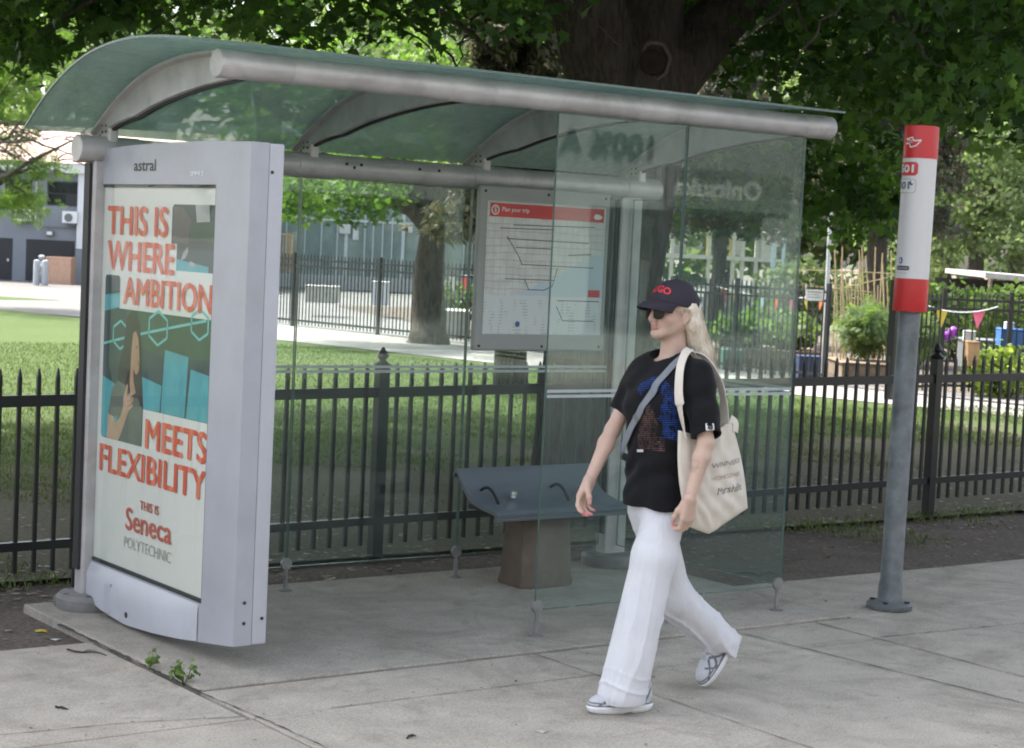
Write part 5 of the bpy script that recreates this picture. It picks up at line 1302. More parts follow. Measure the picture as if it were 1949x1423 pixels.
# trees beyond the yard, filling the view up to the sky
far = [(-150, 74, 10, 3.8, 0), (60, 96, 15, 5.0, 0), (240, 84, 14, 5, 1), (430, 92, 15, 5.5, 0), (590, 100, 16, 5.5, 1), (740, 84, 14, 4.8, 0), (880, 72, 12, 4, 0), (1010, 62, 12, 4, 0), (1120, 80, 15, 5, 1), (1240, 64, 12, 4.2, 0), (1375, 76, 14, 5, 1), (1480, 56, 9.5, 3.2, 0), (1560, 68, 13, 4.5, 1), (1700, 54, 10, 3.6, 0), (1790, 64, 13, 4.6, 1), (1930, 58, 12, 4.0, 0), (2060, 66, 13, 4.6, 0)]
LB = ["pale sunlit broadleaf tree far beyond the yard", "deep green broadleaf tree far beyond the yard"]
WH = ["at the far left edge", "above the pink roof", "above the shelter's left rib", "above the left front beam", "over the glazed building's left half", "over the glazed building's right half", "left of the big maple's trunk", "right behind the big maple's left limb", "right behind the big maple's trunk", "left of the playground tower", "behind the playground tower", "right of the blue ladder", "behind the metal pole", "behind the stop pole's sleeve", "right of the stop pole's sleeve", "at the right edge", "beyond the right edge"]
for i, (px, d_, h, r, kd) in enumerate(far):
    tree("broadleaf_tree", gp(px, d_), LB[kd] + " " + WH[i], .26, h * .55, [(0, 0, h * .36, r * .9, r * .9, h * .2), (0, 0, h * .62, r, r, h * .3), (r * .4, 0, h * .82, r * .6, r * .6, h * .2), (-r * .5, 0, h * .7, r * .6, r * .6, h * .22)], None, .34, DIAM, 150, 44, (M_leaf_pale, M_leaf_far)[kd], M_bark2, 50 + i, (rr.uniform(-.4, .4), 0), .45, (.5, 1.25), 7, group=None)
tag_bg = []
# a far wood closing the gaps low down
rng = np.random.default_rng(99); cs = []
for i in range(520):
    px = rng.uniform(-200, 2150); d_ = rng.uniform(105, 125); g = gp(px, d_); cs.append((g.x, g.y, rng.uniform(.5, 17) ))
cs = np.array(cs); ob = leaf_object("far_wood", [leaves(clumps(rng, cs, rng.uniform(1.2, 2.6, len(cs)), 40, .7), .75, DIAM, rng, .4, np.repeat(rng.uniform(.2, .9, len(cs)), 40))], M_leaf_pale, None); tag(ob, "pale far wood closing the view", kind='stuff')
# ---- garden plants
def bush(name, px, dpt, w_, h, z0, label, mat, size, shape, n_, seed, cat="plant", up=.45, stems=9):
    rng = np.random.default_rng(seed); rr = random.Random(seed); g = gp(px, dpt); root = empty(name, g + Vector((0, 0, z0)), label, cat); b = MB()
    for k in range(stems):
        e = g + Vector((rr.uniform(-w_, w_) * .8, rr.uniform(-w_, w_) * .5, z0 + h * rr.uniform(.6, .95))); branch(b, [g + Vector((rr.uniform(-.3, .3) * w_, rr.uniform(-.2, .2), z0)), g.lerp(e, .55), e], [.012, .009, .004], 5, .01, rr)
    under(b.build("stem", M_bark2), root)
    q = rng.normal(size=(n_, 3)); q /= np.linalg.norm(q, axis=1)[:, None]; q *= (rng.random(n_) ** .4)[:, None]
    rgt = np.array([math.cos(_yaw), -math.sin(_yaw), 0]); fw = np.array([math.sin(_yaw), math.cos(_yaw), 0])
    C = np.array(g) + np.array([0, 0, z0 + h * .5]) + q[:, :1] * rgt * w_ + q[:, 1:2] * fw * min(w_, .5) + q[:, 2:3] * np.array([0, 0, h * .52])
    C = C + rng.normal(size=C.shape) * .05; C[:, 2] = np.maximum(C[:, 2], z0 + .01)
    leaf_object("foliage", [leaves(C, size, shape, rng, up, rng.uniform(.3, .9, n_))], mat, root)
M_leaf_gar = leaf_mat("garden_leaf", (.05, .09, .03), (.11, .17, .06), (.21, .27, .115), .45)
M_leaf_lime = leaf_mat("lime_leaf", (.10, .155, .035), (.2, .27, .07), (.34, .39, .13), .45)
M_leaf_dill = leaf_mat("dill_frond", (.07, .12, .055), (.13, .19, .085), (.2, .26, .13), .4)
bush("dill_plant", 1642, 29.6, .46, .72, .42, "feathery grey green fronds in the raised bed behind the gate", M_leaf_dill, .16, SPRAY, 900, 71)
bush("dill_plant", 1742, 29.6, .36, .7, .38, "feathery green fronds right behind the stop pole", M_leaf_dill, .15, SPRAY, 500, 72)
bush("lime_bush", 1900, 26.6, .52, .70, .0, "bright lime green bush behind the right fence", M_leaf_lime, .085, DIAM, 1500, 73, "bush")
bush("bean_plant", 1405, 31.2, .55, .45, .34, "low leafy green plants in the long raised bed", M_leaf_gar, .11, DIAM, 1200, 74)
bush("bean_plant", 1500, 31.2, .45, .50, .34, "taller leafy green plants at the right end of the long raised bed", M_leaf_gar, .11, DIAM, 1000, 75)
bush("shrub", 1520, 38, 1.0, 1.6, .3, "pale green shrub beyond the long raised bed", M_leaf_pale, .13, DIAM, 1300, 76, "shrub")
bush("shrub", 1260, 34, .7, .75, .0, "leafy green shrub behind the woman's cap", M_leaf_gar, .11, DIAM, 900, 77, "shrub")
bush("shrub", 1680, 42, 1.6, 1.4, .3, "green shrub behind the bamboo canes", M_leaf_far, .16, DIAM, 1300, 78, "shrub")
bush("shrub", 870, 39, .9, .8, .2, "dark green shrub beside the planter box", M_leaf_far, .12, DIAM, 700, 79, "shrub")
bush("shrub", 1745, 33, .7, 1.35, .1, "leafy green shrub right of the stop pole's red band", M_leaf_gar, .13, DIAM, 1300, 61, "shrub")
bush("shrub", 1815, 36, 1.0, 1.5, .0, "dark green shrub behind the purple balls", M_leaf_far, .13, DIAM, 1500, 62, "shrub")
bush("shrub", 1930, 34, 1.0, 1.55, .0, "green shrub behind the garden table at the right edge", M_leaf_gar, .13, DIAM, 1500, 63, "shrub")
bush("shrub", 1455, 36, 1.0, .9, .0, "green shrub before the grey board fence", M_leaf_gar, .13, DIAM, 1200, 64, "shrub")
# weeds at the pad joint
def weed(x, y, h, seed, label, stems=5):
    rng = np.random.default_rng(seed); rr = random.Random(seed); root = empty("weed", (x, y, .002), label, "weed"); b = MB(); cs = []
    for k in range(stems):
        a = rr.uniform(0, 6.28); e = Vector((x + math.cos(a) * h * .45, y + math.sin(a) * h * .45, h * rr.uniform(.55, 1))); branch(b, [(x, y, 0), Vector((x, y, 0)).lerp(e, .5) + Vector((0, 0, .02)), e], [.0022, .0018, .001], 5, .002, rr)
        for t in (.55, .75, .9, 1): cs.append(np.array(Vector((x, y, 0)).lerp(e, t)))
    under(b.build("stem", M_leaf_gar), root); cs = np.array(cs); leaf_object("leaf_spray", [leaves(clumps(rng, cs, .022, 4, .8), .024, DIAM, rng, .3, rng.uniform(.3, .9, len(cs) * 4))], M_leaf_gar, root)
weed(-.245, -.36, .105, 81, "bushier green weed in the joint at the corner of the shelter pad"); weed(-.25, -.06, .075, 82, "small sparse weed in the pad joint left of the bushier one", 2)
# ---- grass blades, fallen leaves
def blades(n_, xr, yr, h, seed, keep=None):
    rng = np.random.default_rng(seed); x = rng.uniform(*xr, n_); y = rng.uniform(*yr, n_)
    if keep is not None: m = keep(x, y, rng); x, y = x[m], y[m]
    n_ = len(x); a = rng.uniform(0, 6.28, n_); hh = h * rng.uniform(.4, 1.3, n_); w_ = .0025 + .002 * rng.random(n_)
    base = np.stack([x, y, np.zeros(n_)], 1); s = np.stack([np.cos(a), np.sin(a), 0 * a], 1); ln = np.stack([np.cos(a + 1.5), np.sin(a + 1.5), 0 * a], 1) * (hh * rng.uniform(.2, .9, n_))[:, None]
    V = np.stack([base - s * w_[:, None], base + s * w_[:, None], base + ln * .4 + s * w_[:, None] * .7 + np.stack([0 * x, 0 * x, hh * .65], 1), base + ln + np.stack([0 * x, 0 * x, hh], 1)], 1).reshape(-1, 3)
    F = (np.array([(0, 1, 2), (0, 2, 3)])[None] + (np.arange(n_) * 4)[:, None, None]).reshape(-1, 3)
    return V, F, np.repeat(rng.uniform(.1, 1, n_), 4)
M_blade = leaf_mat("grass_blade", (.036, .064, .015), (.07, .112, .028), (.135, .17, .058), .32, (1.4, 1.5, .8))
def patch(x, y): return np.sin(1.7 * x + .6 * np.sin(1.1 * y)) * np.sin(1.3 * y + 1.1 * np.sin(.8 * x)) + .5 * np.sin(4.1 * x + 2 * y) * np.sin(3.3 * y)
ob = leaf_object("grass", [blades(150000, (-4, 16), (2.0, 9), .032, 91, lambda x, y, r_: patch(x, y) + (y - 5.8) * .45 + r_.normal(size=len(x)) * .35 > .0), blades(90000, (-2, 15), (9, 20), .036, 92, lambda x, y, r_: x < 15.3 - .17 * y), blades(9000, (4.6, 12), (.9, 2.1), .04, 93, lambda x, y, r_: (patch(x * 1.4, y) + (y - 1.75) * 1.2 + r_.normal(size=len(x)) * .3 > .3)),
      blades(900, (-1.8, .2), (1.7, 2.6), .04, 94)], M_blade, None); tag(ob, "short worn grass", kind='stuff')
rng = np.random.default_rng(95); n_ = 2600
x = np.concatenate([rng.uniform(-3, 12, 1900), rng.uniform(-1.5, 8, 700)]); y = np.concatenate([rng.uniform(.5, 4.2, 1900), rng.uniform(1.3, 2.2, 700)])
m = ~((x > -.3) & (x < 3.45) & (y < 1.4)); x, y = x[m], y[m]
C = np.stack([x, y, np.where(y > 1.95, .008, -.022)], 1); V, F, T = leaves(C, .045, DIAM, rng, .93)
M_litter = leaf_mat("leaf_litter", (.08, .055, .035), (.2, .15, .10), (.42, .36, .28), .1, (1, 1, 1))
ob = leaf_object("leaf_litter", [(V, F, T)], M_litter, None); tag(ob, "dry leaf litter on bare soil", kind='stuff')
rr = random.Random(44)
for i, (px_, py_, lab) in enumerate(((75, 1186, "yellow fallen leaf on the soil left of the shelter pad"), (118, 1205, "pale scrap of paper on the soil left of the shelter pad"), (1045, 1392, "pale leaf scrap on the pavement at the bottom centre"), (310, 1380, "pale leaf scrap on the left pavement slab"))):
    d = ray(px_, py_); t = (.004 - CAM.z) / d.z; p = CAM + d * t
    if p.y > .53: p.z = -.024
    V, F, T = leaves(np.array([p]), .06, MAPLE if i in (0,) else DIAM, np.random.default_rng(i), .97)
    me = np_mesh("fallen_leaf", V + np.array([0, 0, .004]), F); o = link("fallen_leaf" if i != 1 else "paper_scrap", me, plain("scrap_%d" % i, ((.5, .36, .06), (.6, .6, .56), (.5, .46, .38), (.52, .5, .44))[i], .8)); tag(o, lab, "fallen leaf" if i != 1 else "paper scrap")
    sol = o.modifiers.new("thick", 'SOLIDIFY'); sol.thickness = .001

# twigs and grit on the pavement
rr = random.Random(61)
for (x0, y0, x1, y1, lab) in ((128, 1238, 202, 1244, "dark twig lying in the pad joint on the left slab"), (106, 1346, 130, 1347, "short dark twig on the left pavement slab"), (775, 1402, 792, 1400, "tiny dark twig at the bottom edge of the pavement"), (1395, 1092, 1480, 1090, "thin twig at the soil edge right of the stop pole")):
    P = []
    for t in np.linspace(0, 1, 6):
        d = ray(x0 + (x1 - x0) * t, y0 + (y1 - y0) * t + rr.gauss(0, 2)); k_ = (.008 - CAM.z) / d.z; P.append(CAM + d * k_)
    b = MB(); b.tube(P, [.004, .0045, .004, .0035, .003, .002], 6); L_ = (P[5] - P[0]).length; b.tube([P[2], P[2] + (P[3] - P[2]) * .9 + Vector((.0, .10 * L_, .004)), P[2] + (P[4] - P[2]) * 1.1 + Vector((.0, .16 * L_, .002))], [.0025, .002, .001], 5)
    tag(b.build("twig", M_bark2, smooth=True), lab, "twig")
rng = np.random.default_rng(67); n_ = 420; x = rng.uniform(-3, 6.5, n_); y = np.where(rng.random(n_) < .5, rng.uniform(-2.7, .4, n_), rng.choice([-.48, -.93, .38], n_) + rng.normal(size=n_) * .05)
m = ~((x > -.26) & (x < 3.42) & (y > -.46)); x, y = x[m], y[m]; V, F, T = leaves(np.stack([x, y, np.full(len(x), .007)], 1), .014, DIAM, rng, .9)
ob = leaf_object("pavement_grit", [(V, F, T)], M_litter, None); tag(ob, "small grit and plant scraps on the pavement", kind='stuff')
# ================================================================== THE WOMAN
def tint_mat(name, rough=.5, spec=.4, sss=0.0, bumps=(0, 0), sheen=0.0, var=.08, vscale=25):
    m, n, b_ = _new(name); a = N(n, "ShaderNodeAttribute"); a.attribute_name = "tint"; v = geo_pos(n)
    f = noise(n, vscale, 5, .6, v); col = mixc(n, 1.0, a.outputs["Color"], ramp(n, f, [(.3, (1 - var,) * 3), (.7, (1 + var,) * 3)]), 'MULTIPLY')
    n.links.new(col, b_.inputs["Base Color"]); b_.inputs["Roughness"].default_value = rough; b_.inputs["Specular IOR Level"].default_value = spec
    if sss: b_.inputs["Subsurface Weight"].default_value = sss; b_.inputs["Subsurface Radius"].default_value = (.010, .004, .002); b_.inputs["Subsurface Scale"].default_value = 1
    if sheen: b_.inputs["Sheen Weight"].default_value = sheen
    if bumps[0]: bump(n, b_, noise(n, bumps[0], 3, .6, v), bumps[1], .002)
    return m
M_skin = tint_mat("skin", .5, .35, .35, (260, .12), 0, .05, 18)
YC = -1.40
WM = empty("person", (1.25, YC, .002), "walking woman in a navy cap, black t-shirt and wide white trousers with a tote bag", "person")
H = np.array([1.316, YC, 1.585])
def hp(f, l, u): return (H[0] - f, H[1] - l, H[2] + u)
S = SDF()
# torso, neck, shoulders
S.loft([(.80, 1.29, YC, .075, .11), (.95, 1.288, YC, .075, .105), (1.10, 1.282, YC, .078, .11), (1.25, 1.282, YC, .082, .125), (1.345, 1.302, YC, .060, .13), (1.385, 1.318, YC, .045, .09)], .02)
S.cone((1.330, YC, 1.37), (1.332, YC, 1.50), .054, .048, .03)
LS, LE, LW = (1.322, -1.565, 1.345), (1.292, -1.665, 1.085), (1.218, -1.672, .872)
RS_, RE, RW = (1.292, -1.275, 1.335), (1.188, -1.222, 1.09), (1.050, -1.262, .898)
for sh, el, wr, s_ in ((LS, LE, LW, -1), (RS_, RE, RW, 1)):
    S.cone(sh, el, .043, .031, .03); m_ = tuple(np.array(el) * .72 + np.array(wr) * .28)
    S.cone(el, m_, .031, .0322, .015); S.cone(m_, wr, .0322, .0222, .02)
# hands
tips = []
def hand(wr, pd, wd, pn, base_c, fl, curl, thumb):
    """wr wrist, pd palm direction, wd index-to-little direction, pn palm-side normal"""
    wr, pd, wd, pn = (np.array(v, float) for v in (wr, pd, wd, pn)); pd /= np.linalg.norm(pd); wd -= wd @ pd * pd; wd /= np.linalg.norm(wd); pn = pn - pn @ pd * pd - (pn @ wd) * wd; pn /= np.linalg.norm(pn)
    kn = wr + pd * .082
    for i, o in enumerate((-.026, -.009, .009, .025)):
        S.cone(wr + wd * o * .62 + pd * .006, kn + wd * o - pd * (.0, -.003, 0, .008)[i], .0145, .0125 if i < 3 else .0115, .014)
    S.cone(wr + wd * -.014 + pd * .02 + pn * .008, wr + pd * .05 + wd * -.02 + pn * .012, .014, .015, .014)
    for i, o in enumerate((-.027, -.009, .009, .026)):
        L = np.array([.042, .027, .021]) * (.95, 1.03, .98, .8)[i]; p = kn + wd * o - pd * (.002, -.002, 0, .009)[i]; ang = fl[i]; R0 = (.0094, .0096, .0092, .0083)[i]
        for j in range(3):
            d = pd * math.cos(ang) + pn * math.sin(ang) + wd * (o * (1.2 - .5 * j)); d /= np.linalg.norm(d); q = p + d * L[j]
            S.cone(p, q, R0 * (1, .9, .82)[j], R0 * (.92, .82, .68)[j], .0035 if j or True else .008); p = q; ang += curl[i] * (1, .8, .6)[j]
        tips.append((p, d))
    t0 = wr + pd * .022 + wd * -.020 + pn * .010; p = t0
    for j, (L, a, b_) in enumerate(thumb):
        d = pd * a + wd * -b_[0] + pn * b_[1]; d /= np.linalg.norm(d); q = p + d * L; S.cone(p, q, (.0135, .0115, .0098)[j], (.0118, .0100, .0078)[j], .009); p = q
    tips.append((p, d))
hand(LW, (-.02, .03, -1), (1, 0, -.05), (.0, 1, .1), None, (.30, .36, .42, .5), (1.0, 1.05, 1.1, 1.15), ((.036, 1, (.55, .35)), (.030, 1, (.15, .45)), (.024, 1, (-.1, .5))))
nl = len(tips)
hand(RW, (-.42, -.02, -.9), (.8, .25, -.35), (.15, -1, -.1), None, (.25, .35, .5, .62), (.55, .6, .55, .5), ((.036, 1, (.35, .75)), (.030, 1, (-.2, .6)), (.024, 1, (-.45, .3))))
# head
S.ell(hp(-.016, 0, .028), (.093, .074, .086), .02); S.ell(hp(.026, 0, -.035), (.062, .057, .078), .03)
for s_ in (1, -1):
    S.cone(hp(-.004, .050 * s_, -.052), hp(.070, .014 * s_, -.094), .021, .017, .022)
    S.ell(hp(.052, .036 * s_, -.034), (.032, .024, .026), .02)
    S.cone(hp(.078, .045 * s_, .016), hp(.090, .008 * s_, .012), .011, .010, .012)
S.ell(hp(.078, 0, -.096), (.017, .019, .016), .018)
for s_ in (1, -1): S.ell(hp(.098, .031 * s_, -.003), (.014, .017, .010), .010, '-'); S.ell(hp(.074, .031 * s_, -.003), (.0135, .0135, .0125), .003)
S.cone(hp(.092, 0, .006), hp(.111, 0, -.036), .0075, .0095, .008)
for s_ in (1, -1): S.ell(hp(.097, .011 * s_, -.041), (.010, .0075, .007), .007)
S.cone(hp(.090, 0, -.045), hp(.092, 0, -.060), .010, .008, .01)
for s_ in (1, -1):
    S.cone(hp(.0985, .004 * s_, -.0635), hp(.085, .022 * s_, -.0675), .0058, .003, .004)
    S.cone(hp(.0965, .003 * s_, -.0735), hp(.085, .020 * s_, -.069), .0064, .003, .004)
    S.cone(hp(.106, .0 * s_, -.0685), hp(.088, .026 * s_, -.0685), .0016, .0016, .003, '-')
    for q, r_ in (((-.008, .076 * s_, -.026), (.018, .009, .026)),):
        S.ell(hp(*q), r_, .004, rot=np.array(Euler((0, R(12), R(-14 * s_))).to_matrix())); S.ell(hp(-.006, .0885 * s_, -.024), (.010, .009, .016), .003, '-')
    S.ell(hp(-.001, .075 * s_, -.049), (.008, .006, .008), .005)
# hidden hips and legs keep the body in one piece
S.cone((1.275, -1.46, .78), (1.178, -1.488, .45), .058, .045, .03); S.cone((1.178, -1.488, .45), (1.12, -1.47, .09), .045, .032, .02); S.cone((1.315, -1.34, .78), (1.45, -1.335, .41), .058, .045, .03); S.cone((1.45, -1.335, .41), (1.755, -1.325, .2), .046, .032, .02)
S.cone((1.12, -1.47, .09), (1.09, -1.462, .05), .033, .03, .02); S.cone((1.755, -1.325, .2), (1.73, -1.325, .13), .033, .03, .02)
me, P = S.mesh("body", (.93, -1.74, .03), (1.82, -1.13, 1.73), .0034)
T = np.tile(np.array([.56, .39, .31]), (len(P), 1))
def near(q, r_): return np.clip(1 - np.linalg.norm(P - np.array(q), axis=1) / r_, 0, 1)[:, None]
lm = ((P[:, 0] < hp(.084, 0, 0)[0]) & (np.abs(P[:, 1] - H[1]) < .021) & (P[:, 2] > H[2] - .080) & (P[:, 2] < H[2] - .0575)); T[lm] = (.45, .24, .205)
for s_ in (1, -1): T = T + near(hp(.07, .045 * s_, -.035), .03) * np.array([.03, -.03, -.02])
T = T + near(hp(.11, 0, -.038), .016) * np.array([.03, -.03, -.02])
for i, (p, d) in enumerate(tips):
    T = T + near(p, .035) * np.array([.02, -.06, -.04])
    if i >= nl: T[np.linalg.norm(P - (p + d * .004), axis=1) < .0095] = (.62, .22, .27)
# faint fine-line tattoos on the near forearm
fa = (P[:, 2] < 1.02) & (P[:, 2] > .885) & (P[:, 1] < -1.60)
pat = np.abs(np.sin(95 * P[:, 0] + 2.2 * np.sin(60 * P[:, 2])) + np.sin(80 * P[:, 2] + 2 * np.sin(75 * P[:, 0]))) < .2
gate = np.sin(31 * P[:, 2] + 11 * P[:, 0]) > -.35
T[fa & pat & gate] *= .82
vcol(me, "tint", T); under(link("body", me, M_skin), WM); me.shade_smooth()

# ---- t-shirt
def fold(fn, c, r, s): s.p.append((fn, np.array(c, float), r, 0, 'd'))
def w3(P, f, sd):  # cheap smooth wobble
    return np.sin(P[:, 0] * f + 1.3 * np.sin(P[:, 2] * f * .7 + sd)) + np.sin(P[:, 1] * f * .9 + 1.1 * np.sin(P[:, 0] * f * .8 + 2 * sd)) + np.sin(P[:, 2] * f * .8 + sd)
S = SDF()
TS = [(.80, 1.290, YC, .120, .160), (.95, 1.288, YC, .104, .146), (1.08, 1.279, YC, .105, .148), (1.20, 1.270, YC, .112, .160), (1.29, 1.278, YC, .106, .166), (1.35, 1.298, YC, .084, .156), (1.40, 1.318, YC, .064, .105), (1.425, 1.325, YC, .05, .07)]
S.loft(TS, .02, power=2.3)
for sh, el in ((LS, (1.298, -1.662, 1.112)), (RS_, (1.238, -1.220, 1.160))):
    S.cone(tuple(np.array(sh) + (0, 0, .0)), el, .060, .060, .045)
S.loft([(.70, 1.292, YC, .103, .145), (.84, 1.291, YC, .100, .142), (.87, 1.287, YC, .03, .03)], .004, '-')
for sh, el in ((LS, (1.298, -1.662, 1.112)), (RS_, (1.238, -1.220, 1.160))):
    sh, el = np.array(sh), np.array(el); d = el - sh; d /= np.linalg.norm(d)
    S.cone(el - d * .03, el + d * .12, .049, .053, .003, '-')
    def cut(P, el=el, d=d): return np.maximum(-(((P - el) @ d) - .0), np.linalg.norm(P - el, axis=1) - .115)
    S.fn(cut, el, .13, .002, '-')
S.ell((1.300, YC, 1.432), (.078, .078, .068), .006, '-')
fold(lambda P: (.0035 * np.sin(60 * P[:, 2] + 26 * (P[:, 1] - YC) + 3 * np.sin(14 * P[:, 1])) * np.clip((1.16 - P[:, 2]) * 5, 0, 1) * np.clip((P[:, 2] - .80) * 8, 0, 1) + .003 * np.sin(38 * P[:, 1] + 16 * P[:, 2] + 2 * np.sin(20 * P[:, 2])) + .0012 * w3(P, 70, 1)), (1.28, YC, 1.1), 1, S)
me, P = S.mesh("tshirt", (1.08, -1.79, .78), (1.45, -1.08, 1.45), .004)
def shirt_mat():
    m, n, b_ = _new("black_tshirt_cotton"); v = geo_pos(n); sep = N(n, "ShaderNodeSeparateXYZ"); n.links.new(v, sep.inputs[0]); X, Y, Z = sep.outputs
    base = ramp(n, noise(n, 40, 5, .6, v), [(.3, (.0055, .0055, .0065)), (.7, (.0085, .0085, .0098))])
    f = lambda op, a, b2=0.0: math_(n, op, a, b2)
    front = f('LESS_THAN', X, 1.262); ln = f('GREATER_THAN', f('FRACT', f('MULTIPLY', f('ADD', Z, f('MULTIPLY', Y, .10)), 118)), .45)
    dots = f('GREATER_THAN', noise(n, 150, 1, .5, geo_pos(n, (1, 1, .35))), .42); tex = f('MULTIPLY', f('MULTIPLY', front, ln), dots)
    u_ = f('SUBTRACT', Y, -1.465); v_ = f('SUBTRACT', Z, 1.215); r2 = f('SQRT', f('ADD', f('MULTIPLY', u_, u_), f('MULTIPLY', f('MULTIPLY', v_, v_), .8)))
    ring = f('MULTIPLY', f('MULTIPLY', f('LESS_THAN', r2, .098), f('GREATER_THAN', r2, .058)), f('GREATER_THAN', f('ADD', v_, f('MULTIPLY', u_, -.9)), -.02))
    col_ = f('MULTIPLY', f('MULTIPLY', f('LESS_THAN', u_, -.05), f('GREATER_THAN', u_, -.092)), f('MULTIPLY', f('GREATER_THAN', Z, 1.085), f('LESS_THAN', Z, 1.22)))
    blue = f('MAXIMUM', ring, col_)
    u2 = f('SUBTRACT', Y, -1.45); w2 = f('SUBTRACT', Z, 1.14)
    face = f('LESS_THAN', f('ADD', f('MULTIPLY', f('MULTIPLY', u2, u2), 420), f('MULTIPLY', f('MULTIPLY', w2, w2), 150)), 1.0)
    bust = f('MULTIPLY', f('MULTIPLY', f('LESS_THAN', f('ABSOLUTE', f('SUBTRACT', Y, -1.46)), .062), f('LESS_THAN', Z, 1.095)), f('GREATER_THAN', Z, 1.035))
    brown = f('MAXIMUM', face, bust)
    c1 = mixc(n, f('MULTIPLY', f('MULTIPLY', brown, tex), .8), base, ramp(n, noise(n, 22, 3, .5, v), [(.35, (.04, .02, .018)), (.7, (.19, .11, .095))]))
    c2 = mixc(n, f('MULTIPLY', f('MULTIPLY', blue, tex), .95), c1, ramp(n, noise(n, 26, 3, .5, v), [(.3, (.008, .02, .11)), (.7, (.022, .075, .30))]))
    lab = f('MULTIPLY', f('MULTIPLY', front, f('LESS_THAN', f('ABSOLUTE', f('SUBTRACT', Y, -1.405)), .016)), f('LESS_THAN', f('ABSOLUTE', f('ADD', f('SUBTRACT', Z, 1.026), f('MULTIPLY', f('SUBTRACT', Y, -1.405), .12))), .005))
    n.links.new(mixc(n, lab, c2, (.6, .6, .6)), b_.inputs["Base Color"]); b_.inputs["Roughness"].default_value = .85; b_.inputs["Specular IOR Level"].default_value = .2; b_.inputs["Sheen Weight"].default_value = .06
    bump(n, b_, noise(n, 500, 2, .5, v), .15, .001); return m
ts = under(link("tshirt", me, shirt_mat()), WM); SHV = BVHTree.FromPolygons([v.co[:] for v in me.vertices], [tuple(p.vertices) for p in me.polygons])
# sleeve badge
o = np.array((1.300, -1.672, 1.105)); 
def on_surf(poly, org, u, v, d, bv, lift): return project([tuple(np.array(org) + np.array(u) * x + np.array(v) * y) for x, y in poly], bv, d, lift)
u_ = (.86, -.5, 0); V = on_surf(rrect(-.017, -.014, .017, .014, .004), (1.238, -1.8, 1.150), u_, (0, 0, 1), (.35, .93, 0), SHV, .0012); bd = link("sleeve_badge", raw_mesh("sleeve_badge", V, [tuple(range(len(V)))]), I_wh, ts)
V, F = fit_text("AE", (-.012, -.007, .012, .007), .03); V = on_surf([(p[0], p[1]) for p in V], (1.238, -1.8, 1.150), u_, (0, 0, 1), (.35, .93, 0), SHV, .0024); link("lettering", raw_mesh("lettering", V, F), I_black, ts)

# ---- wide white trousers
S = SDF()
S.loft([(.70, 1.29, YC, .055, .10), (.76, 1.29, YC, .088, .135), (.81, 1.292, YC, .100, .145), (.87, 1.29, YC, .095, .135)], .06)
LT, LM, LB_ = np.array((1.276, -1.458, .765)), np.array((1.212, -1.488, .615)), np.array((1.098, -1.468, .075))
S.cone(LT, LM, .084, .086, .03); S.cone(LM, LB_, .086, .097, .03)
RT, RM, RB_ = np.array((1.312, -1.338, .765)), np.array((1.455, -1.335, .405)), np.array((1.735, -1.326, .205))
S.cone(RT, RM, .084, .080, .03); S.cone(RM, RB_, .080, .076, .03)
S.ell((1.785, -1.326, .185), (.045, .058, .055), .03); S.ell((1.765, -1.326, .155), (.035, .062, .03), .02)
S.cone((1.098, -1.468, .13), (1.098, -1.468, -.02), .055, .074, .004, '-')
dr = np.array((1.74, -1.326, .15)) - np.array((1.77, -1.326, .24)); dr = dr / np.linalg.norm(dr)
S.cone((1.765, -1.326, .175), (1.735, -1.326, .09), .048, .058, .004, '-')
dirR = np.array([.28, 0, -.205]); dirR /= np.linalg.norm(dirR); upR = np.array([.59, 0, .81])
def ridge(ph, k=2.3): return (2 * (1 - np.abs(np.sin(ph * .5))) ** k - .7)
def around(P, a, b_):
    """position along a limb (0..1) and angle round it"""
    ab = b_ - a; L = np.linalg.norm(ab); e = ab / L; q = P - a; t = (q @ e) / L; e1 = np.cross(e, (0, 1, 0)); e1 /= np.linalg.norm(e1); e2 = np.cross(e, e1); p = q - (q @ e)[:, None] * e
    return t, np.arctan2(p @ e2, p @ e1), np.linalg.norm(p, axis=1)
